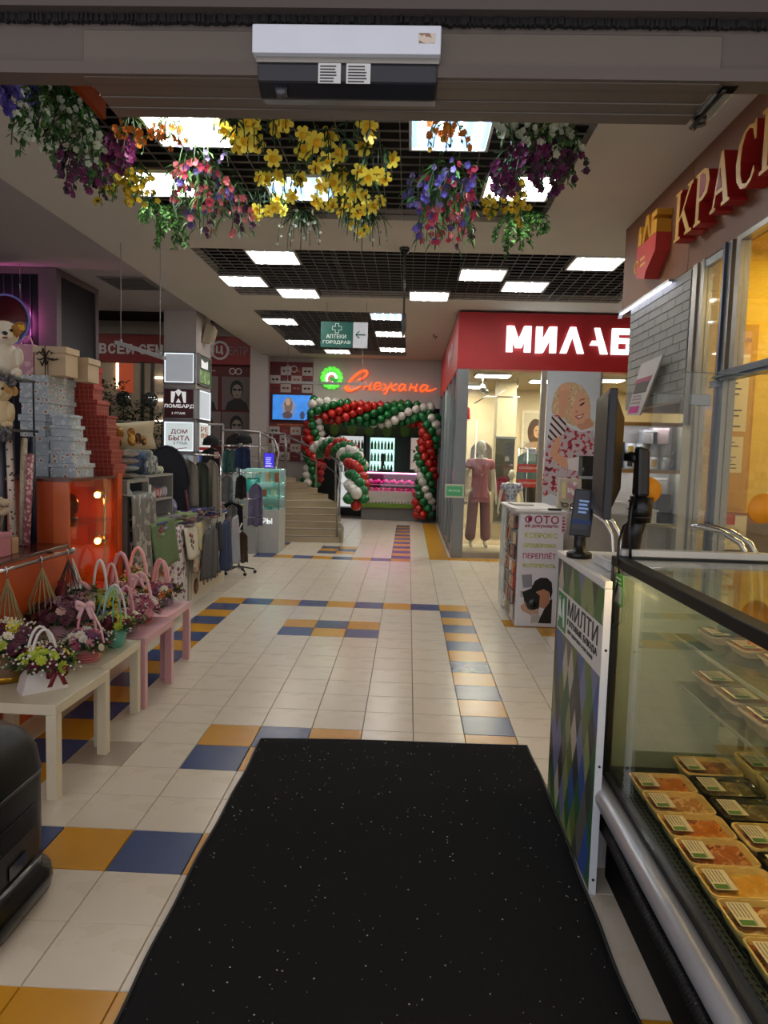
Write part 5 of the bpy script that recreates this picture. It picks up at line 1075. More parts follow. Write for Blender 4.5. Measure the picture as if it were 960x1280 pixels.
for k in range(7): b.sph((-2.098, 6.02 + .035 * math.cos(k), .90 + .035 * math.sin(k * 1.3)), (.006, .02, .018), 6, 4)
b.go('embroidery', M('#8f3a44', .7), t)
sheet('floral_tablecloth', 'white tablecloth with small multicoloured flowers hanging down the stall front', 'tablecloth', drape(6.22, 6.80, .88, .10, -2.16, .03, 3), M('#b9b6b4', .8, pat='flowers', c2='#7a3a44', c3='#3d4a6a', sc=20), 20, 20)
sheet('fruit_tablecloth', 'white tablecloth with big orange and blue fruit print behind the loop handles', 'tablecloth', drape(5.98, 6.24, .70, .16, -2.15, .02, 2), M('#a9a6a4', .8, pat='blotch', c2='#9a5a2a', c3='#2f3f6a', sc=9), 14, 16)
sheet('dark_runner', 'dark striped runner hanging beside the green towel', 'runner', drape(5.86, 6.02, .93, .2, -2.155, .02, 2), M('#3a3538', .8, pat='stripes', c2='#6d6268', sc=30), 10, 14)
t = sheet('kitchen_towel', 'white kitchen towel printed with red flowers and a jug', 'towel', drape(6.72, 7.12, .86, .55, -2.14, .012, 1, .06), M('#bdb7a6', .8), 12, 14)
for k, (dy, dz, c) in enumerate(((.0, -.08, '#8d3038'), (.06, -.10, '#8d3038'), (.03, -.14, '#3f5a34'), (.04, -.19, '#5a4a44'), (.10, -.16, '#7a4a3a'), (.08, -.22, '#3a3a40'))): B().sph((-2.095, 6.86 + dy, .86 + dz), (.006, .022, .022), 8, 5).go('printed_motif', M(c, .7), t)
sheet('kitchen_towel', 'small cream towel with yellow print beside the jug towel', 'towel', drape(7.14, 7.32, .85, .60, -2.14, .012, 1), M('#a39c80', .8, pat='blotch', c2='#b5a24a', sc=14), 10, 12)
sheet('kitchen_towel', 'cream towel with brown print hanging low under the jug towel', 'towel', drape(7.0, 7.26, .62, .38, -2.15, .012, 1), M('#a09680', .8, pat='blotch', c2='#7a4a38', sc=12), 10, 12)
hung(-2.08, 7.52, .80, .26, .42, .62, M('#4c4a49', .9), 'dark_skirt', 'charcoal grey garment hanging at the middle of the stall front', 'garment')
hung(-2.07, 8.10, .82, .24, .34, .46, M('#26344f', .9), 'denim_garment', 'dark blue denim garment hanging on the stall front', 'garment')
hung(-2.10, 7.86, .82, .50, .2, .26, M('#2a2a30', .9), 'black_garment', 'small black garment between the charcoal and denim ones', 'garment')
hung(-2.06, 8.48, .84, .26, .26, .44, M('#8f8f94', .9), 'white_skirt', 'pale grey pleated skirt at the far end of the stall front', 'garment', n=5)
hung(-2.10, 8.32, .84, .45, .2, .28, M('#5d4a4a', .9), 'brown_garment', 'brown garment half hidden behind the pleated skirt', 'garment')
cl = ['#8d8a86', '#6d6a72', '#a8a49a', '#4a5a8a', '#7a8a5a', '#8a5a5a', '#3a3a6a', '#9a9088', '#b5aea0', '#5a6a7a', '#8a7a6a', '#6a4a4a']
wh = ['nearest, by the green towel', 'with a green edge beside the runner', 'above the floral tablecloth', 'above the kitchen towels, striped', 'above the charcoal garment', 'bright blue, over the denim garment', 'pale, over the pleated skirt', 'at the back near the shelf', 'mid counter, mottled', 'far end, beige']
for k in range(10):
    y = 5.80 + .295 * k; x = -2.30 + .05 * math.sin(k * 2); zb = .866
    if y > 8.48: y = 8.46
    t = thing('folded_textiles', 'flat pile of folded textiles on the stall counter, ' + wh[k], 'textiles', (x, y, zb), 'folded textiles on the stall counter')
    for q in range(5): B().box((-.15 + .01 * q, -.14, q * .024), (.16 - .02 * (q % 2), .14 - .01 * q, q * .024 + .022), T=Matrix.Translation((x, y, zb)) @ Matrix.Rotation(rnd.uniform(-.3, .3), 4, 'Z')).go('folded_piece', M('#2d2f7a' if k == 5 and q > 1 else rnd.choice(cl), .9, pat='blotch', c2=rnd.choice(cl), sc=14), t, bevel=.006)
# towel stack, dog cushion
ts = thing('towel_stand', 'low grey stand carrying towels behind the curtain', 'stand', (-2.42, 5.75, 0)); B().box((-2.7, 5.53, 1.335), (-2.19, 6.0, 1.36)).box((-2.7, 5.98, .87), (-2.65, 6.0, 1.335)).box((-2.24, 5.98, .87), (-2.19, 6.0, 1.335)).box((-2.7, 5.53, 0), (-2.65, 5.58, 1.335)).box((-2.24, 5.53, 0), (-2.19, 5.58, 1.335)).go('frame', M('#8a8880', .5), ts)
for k, (c, z, lab) in enumerate((('#77746e', 1.361, 'bottom grey rolled towel of the stack'), ('#8f9498', 1.42, 'pale blue grey rolled towel, second from the bottom'), ('#93857a', 1.478, 'beige brown rolled towel, third from the bottom'), ('#a39c90', 1.536, 'cream rolled towel on top of the stack'))):
    t = thing('rolled_towel', lab, 'towel', (-2.33, 5.72, z), 'stack of rolled towels')
    B().sph((-2.34, 5.74, z + .029), (.155, .16, .031), 18, 8).go('cloth', M(c, .95, bump=.6, sc=30), t); B().tube([(-2.33 + .14 * math.cos(a), 5.60 - .02 * math.sin(a), z + .029 + .02 * math.sin(a * 2)) for a in (0, .5, 1, 1.6, 2.2, 2.8)], .006, 5).go('fold', M(c, .95), t)
t = thing('cushion', 'cream cushion printed with three brown dogs above the towels', 'cushion', (-2.28, 5.75, 1.60))
T = Matrix.Translation((-2.30, 5.70, 1.705)) @ Matrix.Rotation(.25, 4, 'Z') @ Matrix.Rotation(-.08, 4, 'Y') @ Matrix.Rotation(-.1, 4, 'X')
def cu(side):
    def fn(u, v):
        e = (1 - (2 * u - 1) ** 4) * (1 - (2 * v - 1) ** 4); pin = 1 - .08 * (1 - abs(2 * v - 1)); pin2 = 1 - .08 * (1 - abs(2 * u - 1))
        return ((u - .5) * .52 * pin, side * .055 * e ** .6, (v - .5) * .23 * pin2)
    return fn
B().grid(cu(-1), 16, 12, T=T).grid(cu(1), 16, 12, T=T).go('cover', M('#b5a888', .9, n=.06), t)
b1, b2 = B(), B()
for (x, z, rx, rz, w_) in ((-.13, .0, .05, .055, 0), (-.14, -.06, .06, .04, 1), (-.03, .02, .05, .05, 0), (-.04, -.05, .045, .04, 1), (.08, .02, .028, .035, 0), (.08, -.04, .03, .045, 0), (.13, -.03, .025, .04, 1), (.17, -.05, .02, .035, 1), (-.09, .05, .04, .022, 1)):
    (b1 if w_ == 0 else b2).sph((x, -.058 * (1 - (x / .26) ** 4) ** .6 + .004, z), (rx * 1.15, .012, rz * 1.15), 10, 6, T=T)
b1.go('printed_dog', M('#8a5a1e', .9, pat='blotch', c2='#c9a04a', sc=20), t); b2.go('printed_dog', M('#4a2f18', .9, pat='blotch', c2='#a8793a', sc=22), t)
for k, (y, z, c, c2, lab) in enumerate(((5.62, 1.22, '#8f9c9e', '#b0a890', 'pale blue folded bundle under the towel stand'), (5.8, 1.12, '#5c4a40', '#9a8a78', 'brown mottled cushion under the towel stand'), (5.98, 1.10, '#3f3833', '#6d6258', 'dark brown cushion beside the mottled one'))):
    t = thing('cushion', lab, 'cushion', (-2.25, y, z - .09)); B().sph((-2.26, y, z), (.07, .11, .09), 14, 8).go('cover', M(c, .9, pat='blotch', c2=c2, sc=12), t)
t = thing('white_roll', 'white rolled oilcloth standing upright under the shelf', 'roll', (-2.24, 6.13, .87)); B().cyl((-2.26, 6.13, .868), (-2.25, 6.14, 1.30), .028).go('roll', M('#a8a59a', .5), t); B().cyl((-2.25, 6.14, 1.30), (-2.25, 6.14, 1.302), .015).go('core', blk, t)
# two-board shelf with goods
su = thing('stall_shelf', 'grey two-board shelf unit with goods, behind the stall counter', 'shelf', (-2.6, 6.5, .866))
for z in (1.36, 1.14): B().box((-2.85, 6.08, z), (-2.25, 6.80, z + .018)).go('shelf_board', M('#8d8c88', .4), su)
B().box((-2.85, 6.785, .866), (-2.25, 6.80, 1.36)).box((-2.85, 6.08, .866), (-2.83, 6.095, 1.36)).go('side_panel', M('#7d7c78', .5), su)
for k, (y, z, h_, c, c2, lab) in enumerate(((6.2, 1.379, .20, '#4a5a7a', '#2a2f3a', 'blue folded jacket standing on the stall shelf'), (6.32, 1.379, .22, '#6d706a', '#8f918a', 'grey folded jacket standing beside the blue one'), (6.44, 1.379, .17, '#55585a', '#9a9c98', 'striped grey pack on the stall shelf'), (6.6, 1.379, .07, '#7a8a4a', '#c9c9b8', 'small green and white pack on the upper stall shelf'),
        (6.2, 1.16, .16, '#3a3d44', '#6d6a6a', 'dark clothes bundle on the lower stall shelf'), (6.38, 1.16, .12, '#6d5a5a', '#8a7a78', 'brown pack on the lower stall shelf'), (6.54, 1.16, .09, '#a8585a', '#d3a3a0', 'pink and red wrapped bundle on the lower stall shelf'), (6.7, 1.16, .10, '#8d8a94', '#b5b0ba', 'clear plastic pack on the lower stall shelf'))):
    t = thing('clothes_bundle', lab, 'bundle', (-2.42, y, z), 'bundles on the stall shelf'); B().box((-2.54, y - .055, z), (-2.28, y + .055, z + h_)).go('cloth', M(c, .8, pat='blotch', c2=c2, sc=14), t, bevel=.03)
    B().box((-2.282, y - .025, z + h_ * .35), (-2.277, y + .02, z + h_ * .6)).go('paper_tag', M('#a8a49a', .6), t)
t = thing('wrapped_flowers', 'bundle of yellow and lilac wrapped soaps below the shelf', 'bundle', (-2.26, 6.9, .867)); b = B()
for k in range(26): b.sph((-2.3 + rnd.uniform(-.08, .08), 6.9 + rnd.uniform(-.16, .16), .95 + rnd.uniform(-.05, .05)), .022, 7, 5)
b.go('soap_balls', M('#8a8240', .6, pat='blotch', c2='#b8b29a', sc=14), t, kind='stuff'); B().sph((-2.32, 6.9, 1.04), (.07, .12, .10), 12, 8).go('wrapping', M('#6d628a', .4, pat='blotch', c2='#a8a0b5', sc=12), t)
t = thing('pop_up_tent', 'dark navy round folded tent standing behind the stall shelf', 'tent', (-2.45, 7.25, .867)); b = B()
b.prism([(-2.45 + .235 * math.cos(a * math.pi / 14), 1.25 + .38 * math.sin(a * math.pi / 14)) for a in range(15)] + [(-2.68, .87), (-2.22, .87)], 7.2, 7.26, 'y').go('panel', M('#14151f', .8), t, bevel=.01)
B().tube([(-2.45 + .24 * math.cos(a * math.pi / 14), 7.2, 1.25 + .385 * math.sin(a * math.pi / 14)) for a in range(15)], .012, 8).go('rim', M('#23242e', .7), t); B().tube([(-2.25, 7.19, 1.2), (-2.23, 7.19, 1.05), (-2.22, 7.19, .9)], .014, 6).go('red_piping', M('#5a2630', .7), t)
for k, (x, y, zt, zb, w0, c, lab) in enumerate(((-2.36, 7.6, 1.50, .98, .2, '#7d766a', 'taupe hanging coat, leftmost behind the counter'), (-2.25, 7.72, 1.48, .95, .17, '#3f4138', 'dark green hanging coat behind the counter'), (-2.16, 7.78, 1.50, .92, .16, '#857d6f', 'second taupe hanging coat behind the counter'), (-2.48, 7.7, 1.46, 1.0, .2, '#2c2c30', 'black hanging coat behind the taupe ones'))):
    hung(x, y, zt, zb, w0, w0 * 1.2, M(c, .9), 'hanging_coat', lab, 'coat', 'x', 'coats hung behind the stall', n=2)
t = thing('coat_rail', 'chrome rail of the coats behind the stall', 'rail', (-2.3, 7.7, .87)); B().cyl((-2.6, 7.9, .866), (-2.6, 7.9, 1.54), .012).cyl((-2.08, 7.9, .866), (-2.08, 7.9, 1.54), .012).go('post', steel, t); B().cyl((-2.62, 7.7, 1.55), (-2.05, 7.76, 1.55), .01).go('tube', steel, t)
t = thing('dark_blanket', 'crumpled dark brown blanket heaped on the counter', 'blanket', (-2.32, 7.3, .867)); B().grid(lambda u, v: (-2.5 + .34 * u, 7.12 + .36 * v, .87 + .14 * math.sin(u * 3.1) * math.sin(v * 3.1) + .02 * math.sin(u * 20 + v * 6)), 18, 14).go('cloth', M('#35302c', .9), t, solid=.02)
t = thing('beige_sweaters', 'pile of beige knitwear at the far end of the counter', 'knitwear', (-2.42, 8.0, .93))
for q in range(4): B().sph((-2.42 + .01 * q, 8.0 + .02 * (q % 2), 1.01 + q * .035), (.15 - .01 * q, .19, .024), 16, 6).go('folded_piece', M(('#8d8270', '#7a7062', '#a0957f', '#94886f')[q], .95, bump=.4, sc=25), t)
# revolving rack with small garments
rk = thing('garment_rack', 'chrome revolving garment rack on a star foot at the end of the stall', 'rack', (-2.17, 9.2, 0))
B().cyl((-2.17, 9.2, .06), (-2.17, 9.2, 1.80), .014, n=12).go('pole', steel, rk)
for k in range(5):
    a = k * 1.2566 + .3; B().tube([(-2.17, 9.2, .10), (-2.17 + .2 * math.cos(a), 9.2 + .2 * math.sin(a), .06)], .01, 8).go('foot', blk, rk); B().sph((-2.17 + .21 * math.cos(a), 9.2 + .21 * math.sin(a), .025), .024, 8, 6).go('caster', blk, rk)
for z in (1.66, 1.32, .98, .74):
    for k in range(4): a = k * 1.5708 + .4; B().cyl((-2.17, 9.2, z), (-2.17 + .28 * math.cos(a), 9.2 + .28 * math.sin(a), z), .006, n=6).go('arm', steel, rk)
B().cyl((-2.17, 9.2, 1.62), (-2.17, 9.2, 1.82), .017).go('white_sleeve', M('#c9c9c6', .4), rk)
for k, (x, y, zt, zb, w0, w1, c, c2, lab, cat) in enumerate(((-2.49, 9.0, 1.63, 1.26, .24, .26, '#0e0e10', '#1a1a1c', 'black knitted top hung high on the rack with a pink tag', 'top'), (-2.30, 9.02, 1.63, 1.32, .08, .1, '#2f5a54', '#4a7a70', 'teal leggings hung high on the rack', 'leggings'), (-2.22, 9.0, 1.63, 1.33, .07, .1, '#44635c', '#2a3a38', 'grey green leggings beside the teal pair', 'leggings'),
        (-2.09, 9.0, 1.66, 1.38, .18, .2, '#17284a', '#1c2f5a', 'navy top hung high on the rack', 'top'), (-2.50, 8.95, 1.29, 1.06, .2, .2, '#8d929c', '#a8acb2', 'pale blue grey cloth in the middle of the rack', 'cloth'), (-2.27, 8.92, 1.29, .92, .15, .16, '#5c5e60', '#6d6f70', 'grey trousers with white waist tag in the middle of the rack', 'trousers'), (-2.42, 8.98, 1.10, .88, .2, .22, '#23242e', '#2d2e3a', 'dark navy shorts below the pale cloth', 'shorts'),
        (-2.10, 8.96, 1.30, 1.0, .12, .14, '#1c1816', '#2a2420', 'black brown top beside the grey trousers', 'top'), (-2.20, 8.88, .96, .60, .28, .30, '#0f0f11', '#1a1a1c', 'black top with grey panel low on the rack', 'top'), (-2.185, 8.85, .93, .66, .12, .13, '#6a6764', '#7d7a76', 'grey singlet in front of the black top', 'singlet'),
        (-1.98, 9.3, 1.18, .62, .17, .2, '#6a6580', '#77728d', 'lavender robe on the right of the rack', 'robe'), (-2.08, 9.0, .58, .18, .12, .15, '#4a3a2f', '#5a483a', 'brown trousers lowest on the rack', 'trousers'), (-2.26, 9.0, .66, .36, .14, .16, '#22262f', '#2c323d', 'dark blue shorts behind the triangle scarf', 'shorts'))):
    hung(x, y, zt, zb, w0, w1, M(c, .9, pat='blotch', c2=c2, sc=9), 'rack_garment', lab, cat, 'x', 'garments on the revolving rack', n=2, wav=.012)
bx((-2.44, 8.955, 1.50), (-2.38, 8.96, 1.58)).go('pink_tag', M('#c08a8a', .6), label='pink paper tag on the black knitted top', cat='tag'); 
t = thing('triangle_scarf', 'red triangle scarf with white edge hung on the rack', 'scarf', (-2.16, 8.86, .45)); B().prism([(-2.26, .70), (-2.06, .70), (-2.16, .46)], 8.84, 8.85, 'y').go('cloth', M('#6d1c24', .8), t); B().tube([(-2.27, 8.838, .705), (-2.16, 8.838, .45), (-2.05, 8.838, .705)], .010, 6).go('white_edge', M('#a8a4a0', .7), t)
for k, (x, z, lab) in enumerate(((-2.52, 1.66, 'black knitted beanie on the left of the rack top'), (-2.10, 1.70, 'black knitted beanie on the right of the rack top'))): t = thing('beanie', lab, 'hat', (x, 9.1, z)); B().lathe([(.10, 0), (.105, .03), (.095, .08), (.05, .12), (0, .13)], c=(x, 9.1, z), n=16).go('crown', M('#0d0d0f', .95, bump=.5), t); B().lathe([(.106, .0), (.108, .03), (.104, .032)], c=(x, 9.1, z), n=16).go('cuff', M('#131315', .95), t)
# jewellery counter with lit shelves
jc = thing('jewellery_counter', 'white jewellery counter with teal lit glass shelves by the stairs', 'counter', (-2.32, 11.4, 0))
B().box((-2.75, 11.15, 0), (-2.0, 11.7, .68)).go('base', M('#a8a8a4', .4), jc); text(jc, 'lettering', 'АРЫ', M('#d8dcdc', .4, n=0, emit=.5), (-2.36, 11.149, .46), EX, EZ, w=.25, h=.09, ext=.008, bold=.03)
for (x, y) in ((-2.74, 11.16), (-2.01, 11.16), (-2.74, 11.69), (-2.01, 11.69)): B().cyl((x, y, .68), (x, y, 1.32), .010, n=8).go('post', alu, jc)
for z in (.88, 1.10, 1.32): B().box((-2.75, 11.15, z), (-2.0, 11.7, z + .008)).go('glass_shelf', GLASS('#d9f0ea', .06), jc); B().box((-2.74, 11.6, z - .012), (-2.02, 11.63, z - .001)).go('led_strip', M('#d5f5ee', .4, n=0, emit=2.5), jc)
B().box((-2.745, 11.66, .68), (-2.005, 11.68, 1.3)).go('back_panel', M('#8d9a97', .4, n=0), jc); bx((-2.745, 11.15, .68), (-2.005, 11.156, 1.31)).go('front_glass', GLASS('#eafaf6', .05), jc)
for k in range(12): 
    z = (.681, .889, 1.109)[k % 3]; x = -2.62 + .05 * k; c = ('#c27a2c', '#3f8f86', '#c9c4b0', '#b5502f')[k % 4]; hh = .05 + .05 * ((k * 7) % 3)
    t = thing('trinket', ('orange', 'teal', 'ivory', 'red')[k % 4] + ' trinket box on the ' + ('bottom', 'middle', 'top')[k % 3] + ' shelf of the jewellery counter', 'trinket', (x, 11.3, z), 'trinkets in the jewellery counter'); B().box((x - .035, 11.26, z), (x + .035, 11.34, z + hh)).go('body', M(c, .3, emit=.1), t, bevel=.004); B().box((x - .037, 11.258, z + hh), (x + .037, 11.342, z + hh + .012)).go('lid', M('#b59a5a', .3, .6), t)
t = thing('display_screen', 'violet lit advertising screen standing on the jewellery counter', 'screen', (-2.19, 11.2, 1.33)); B().box((-2.265, 11.2, 1.328), (-2.10, 11.22, 1.575)).go('frame', M('#1a1830', .4), t); f_ = bx((-2.258, 11.197, 1.34), (-2.107, 11.1995, 1.568)).go('panel', M('#2f22a8', .4, n=.2, sc=20, emit=.9), t); lines(B(), (-2.235, 11.1965, 1.37), EX, EZ, .10, .15, 5, .4).go('print', M('#a8b0f0', .4, n=0, emit=.8), f_); bx((-2.25, 11.1960, 1.352), (-2.115, 11.1968, 1.362)).go('print', M('#d0b0e0', .4, n=0, emit=.6), f_)
t = thing('teal_jar', 'teal glass jar at the front of the jewellery counter', 'jar', (-2.42, 11.05, 0)); 
B().cyl((-2.42, 11.06, .96), (-2.42, 11.06, 1.16), .085, n=18).go('glass_body', M('#2f8f80', .2, emit=.2), t); B().cyl((-2.42, 11.06, 1.16), (-2.42, 11.06, 1.18), .07, n=18).go('lid', M('#4a6a64', .3), t); B().box((-2.52, 10.96, 0), (-2.32, 11.14, .96)).go('plinth', M('#8d8d8a', .4), t)
# two hanging linear lamps on the left and before the far wall
for nm, (x0, y0, z0), (x1, y1, z1), zc, lab in (('a', (-3.32, 8.1, 2.78), (-2.72, 7.9, 2.60), 3.95, 'white linear lamp hanging on two cables left of the pillar'), ('b', (-2.62, 14.5, 2.98), (-.84, 14.5, 2.98), 3.87, 'thin long white lamp hanging before the far shop sign')):
    t = thing('hanging_lamp', lab, 'lamp', ((x0 + x1) / 2, (y0 + y1) / 2, z0)); a_, b_ = Vector((x0, y0, z0)), Vector((x1, y1, z1)); d = (b_ - a_).normalized(); s_ = d.cross(EZ).normalized() * .045; e_ = d.cross(s_).normalized() * .02
    vs = [p + q for p in (a_, b_) for q in (s_ + e_, -s_ + e_, -s_ - e_, s_ - e_)]
    B().add(vs, [(3, 2, 1, 0), (4, 5, 6, 7), (0, 1, 5, 4), (1, 2, 6, 5), (2, 3, 7, 6), (3, 0, 4, 7)]).go('housing', M('#9c9a98', .4), t)
    for q in (.08, .92): p = a_ + (b_ - a_) * q; B().cyl(p, (p.x, p.y, zc), .005, n=6).go('cable', M('#8d8b88', .5), t); B().cyl(p - EZ * .01, p + EZ * .05, .014, n=8).go('clamp', M('#8d8b88', .5), t)
# ================================================================== BACK: stairs, optician, sweet shop, lingerie shop
YB = 17.5
wl_ = M('#b7aca2', .8, n=.03, sc=2)
# upper level and curved stair
stone = M('#a3937a', .45, n=.08, sc=5)
up = struct(B().prism([(-9.1, 13.0), (-2.82, 13.0), (-2.82, 16.08), (-2.80, 16.62), (-2.80, 17.45), (-9.1, 17.45)], 0, 1.0, 'z'), 'floor', M('#8f8070', .5, n=.06))
sw = thing('staircase', 'curved beige stone staircase with dark nosing strips, turning left', 'stairs', (-1.8, 13.6, 0))
Lp = [(-2.396, 12.525), (-2.402, 12.77), (-2.414, 13.06), (-2.434, 13.407), (-2.48, 13.78), (-2.51, 14.147), (-2.55, 14.547), (-2.62, 15.0), (-2.67, 15.4), (-2.73, 15.82), (-2.78, 16.1)]
Rp = [(-1.194, 12.66), (-1.195, 12.93), (-1.211, 13.22), (-1.245, 13.52), (-1.299, 13.87), (-1.415, 14.39), (-1.70, 15.35), (-2.0, 15.85), (-2.3, 16.25), (-2.58, 16.5), (-2.80, 16.6)]
NS = 10
ns = M('#2f2822', .6)
for k in range(NS):
    z = 1.0 / NS * (k + 1)
    poly = [Lp[k], Rp[k], Rp[k + 1], Lp[k + 1]]
    st_ = B().prism(poly, 0, z - .001, 'z').go('step', stone, sw)
    l0, r0, l1, r1 = [Vector(p) for p in (Lp[k], Rp[k], Lp[k + 1], Rp[k + 1])]
    for f in (.08,):
        a_, b_ = l0.lerp(l1, f), r0.lerp(r1, f); d_ = (l1 - l0).normalized() * .05
        B().prism([(a_.x + .05, a_.y), (b_.x - .05, b_.y), (b_.x - .05, b_.y + d_.y), (a_.x + .05, a_.y + d_.y)], z - .001, z + .004, 'z').go('nosing_strip', ns, st_)
B().prism([(p[0] + .004, p[1]) for p in Rp] + [(p[0] + .05, p[1]) for p in reversed(Rp)], 0, .2, 'z').go('stringer', M('#8a7c68', .5), sw)
rr = thing('stair_railing', 'chrome railing of the stair, right hand side', 'railing', (-1.15, 13.5, 0)); bar = M('#8d8a88', .3, .8)
def rail(t, pts, zs, h, posts, nb=3):
    for q in range(nb):
        hh = h * (1 - .28 * q); B().tube([(p[0], p[1], z + hh) for p, z in zip(pts, zs)], .022 if q == 0 else .011, 8).go('handrail' if q == 0 else 'rail_bar', bar, t)
    for k in posts: p, z = pts[k], zs[k]; B().cyl((p[0], p[1], z), (p[0], p[1], z + h), .02, n=8).go('post', bar, t)
zs_ = [k / 10 for k in range(11)]
rail(rr, [(p[0] - .04, p[1] + .02) for p in Rp], zs_, .95, (0, 3, 5, 7, 10), 2)
rl_ = thing('stair_railing', 'chrome railing sweeping round from the upper level down the stair', 'railing', (-2.4, 13.5, 0))
swp = [(-3.4, 13.05), (-3.0, 13.06), (-2.75, 13.2), (-2.55, 13.55), (-2.45, 13.5), (-2.42, 13.1), (-2.44, 12.8), (-2.45, 12.50)]
rail(rl_, swp, [1.0, 1.0, .98, .86, .62, .36, .16, 0.0], .95, (0, 2, 3, 5, 6, 7), 4)
ur = thing('upper_railing', 'chrome railing along the upper level edge left of the pillar', 'railing', (-6.2, 13.06, 1.0)); rail(ur, [(-9 + .8 * k, 13.06) for k in range(8)], [1.0] * 8, 1.05, range(8), 4)
br_ = thing('upper_railing', 'chrome railing at the back of the upper level before the poster wall', 'railing', (-3.0, 15.5, 1.0)); rail(br_, [(-3.9, 16.7), (-3.5, 16.72), (-3.2, 16.75), (-2.9, 16.8)], [1.0] * 4, 1.0, range(4), 4)
for k, (x, y) in enumerate(((-4.6, 15.6), (-6.4, 15.2), (-8.0, 15.6))):  # panels added out of view to brighten the dark upper level
    t = thing('ceiling_light', ('added unseen upper level ceiling light nearest the pillar', 'added unseen upper level ceiling light, middle one', 'added unseen upper level ceiling light, far left')[k], 'ceiling light', (x, y, 4.6)); B().box((x - .3, y - .3, 4.57), (x + .3, y + .3, 4.6)).go('frame', white, t); bx((x - .27, y - .27, 4.565), (x + .27, y + .27, 4.5695)).go('diffuser', M('#fff4e6', .5, n=0, emit=8), t)
# optician facade
optm = M('#5f1218', .5, n=.06)
struct(B().box((-9.1, 17.5, 1.0), (-3.85, 17.6, 5)), 'wall_back', M('#4a4240', .7)); struct(B().box((-9.1, 17.38, 4.30), (-3.55, 17.5, 4.48)).box((-9.1, 17.35, 4.48), (-3.55, 17.36, 4.68)), 'trim_15', M('#8d8480', .7))
os_ = thing('shop_sign', 'dark red optician fascia reading ВСЕЙ СЕМЬИ and ЦЕНТР', 'sign', (-6.0, 17.4, 3.63)); fp = bx((-9.0, 17.38, 3.63), (-3.86, 17.49, 4.29)).go('fascia', M('#7d141b', .5, n=.06), os_)
sg2 = M('#a8a2a0', .4, emit=.06)
for k, ch in enumerate('ВСЕЙ'): text(fp, 'letter', ch, sg2, (-7.56 + .222 * k, 17.38, 3.82), EX, EZ, w=.18, h=.24, ext=.03, bold=.03)
for k, ch in enumerate('СЕМЬИ'): text(fp, 'letter', ch, sg2, (-6.58 + .2 * k, 17.38, 3.82), EX, EZ, w=.17, h=.24, ext=.03, bold=.03)
for k, (x, ch) in enumerate(((-4.98, 'К'), (-4.62, 'Ц'))): 
    B().tube([(x + .20 * math.cos(a * .2618), 17.375, 3.96 + .20 * math.sin(a * .2618)) for a in range(24)], .03, 6, closed=True).go('spectacle_ring', sg2, fp); text(fp, 'letter', ch, sg2, (x - .09, 17.38, 3.86), EX, EZ, w=.17, h=.21, ext=.03, bold=.03)
for k, ch in enumerate('ЕНТР'): text(fp, 'letter', ch, M('#7d6a6c', .5), (-4.40 + .12 * k, 17.38, 3.86), EX, EZ, w=.095, h=.2, ext=.02, bold=.01)
text(fp, 'letter', 'ОПТИ', sg2, (-5.68, 17.38, 3.86), EX, EZ, w=.42, h=.21, ext=.02)
pw2 = thing('poster_panel', 'wall panel of four black and white portrait prints behind the pillar', 'poster', (-4.4, 17.45, 1.4)); bx((-5.3, 17.46, 1.0), (-3.87, 17.49, 3.62)).go('panel', M('#4f1015', .5), pw2)
skn = M('#7d726c', .6); hr = M('#151314', .6); bgm = M('#5c5352', .6)
for k, (x, z) in enumerate(((-5.02, 2.95), (-4.22, 2.95), (-4.95, 2.1), (-4.22, 2.1))):
    f_ = bx((x - .36, 17.452, z - .40), (x + .34, 17.4595, z + .40)).go('portrait_print', M(('#6d6461', '#5f5454')[k % 2], .6), pw2); y0, y1 = 17.4505, 17.4518
    el = lambda cx_, cz_, a, b_, n=18: [(cx_ + a * math.cos(q * 6.283 / n), cz_ + b_ * math.sin(q * 6.283 / n)) for q in range(n)]
    B().prism([(x - .28, z - .40), (x - .22, z - .22), (x - .05, z - .12), (x + .1, z - .12), (x + .25, z - .24), (x + .3, z - .40)], y0, y1, 'y').go('printed_shirt', M('#1d1a1b', .6), f_)
    B().prism(el(x, z + .10, .16, .22), y0 - .001, y1 - .0014, 'y').go('printed_hair', hr, f_); B().prism(el(x + .01, z + .05, .12, .17), y0 - .002, y1 - .0024, 'y').go('printed_face', skn, f_)
    for q in (-.05, .07): B().prism(el(x + q, z + .09, .05, .032, 12), y0 - .003, y1 - .0034, 'y').go('printed_lens', hr, f_)
    B().prism(el(x + .01, z - .05, .035, .012, 10), y0 - .003, y1 - .0034, 'y').go('printed_lips', M('#4a2f30', .6), f_)
text(pw2, 'lettering', 'ДЛЯ ВСЕЙ СЕМЬИ', sg2, (-5.25, 17.46, 3.46), EX, EZ, w=.5, h=.05, ext=.003)
for q in (-4.33, -4.18): B().tube([(q + .07 * math.cos(a * .5236), 17.455, 3.48 + .07 * math.sin(a * .5236)) for a in range(12)], .012, 6, closed=True).go('spectacle_ring', sg2, pw2)
b = B()
for r in range(3):
    for c_ in range(5):
        if (r + c_) % 2: bx((-5.28 + c_ * .28, 17.452, 1.02 + r * .2), (-5.01 + c_ * .28, 17.4595, 1.21 + r * .2)).go('checker_tile', M('#a39a98', .5), pw2)
dm_ = thing('optician_window', 'lit optician shop windows with shelves of frames on the upper level', 'shop window', (-6.5, 17.4, 1.0))
bx((-9.0, 17.44, 1.0), (-5.32, 17.495, 3.62)).go('interior_panel', M('#8a7a66', .6, emit=.10), dm_)
for x in (-8.4, -7.75, -6.55, -6.3, -5.6): bx((x, 17.36, 1.0), (x + .07, 17.44, 3.62)).go('mullion', M('#5d5a58', .4, .6), dm_)
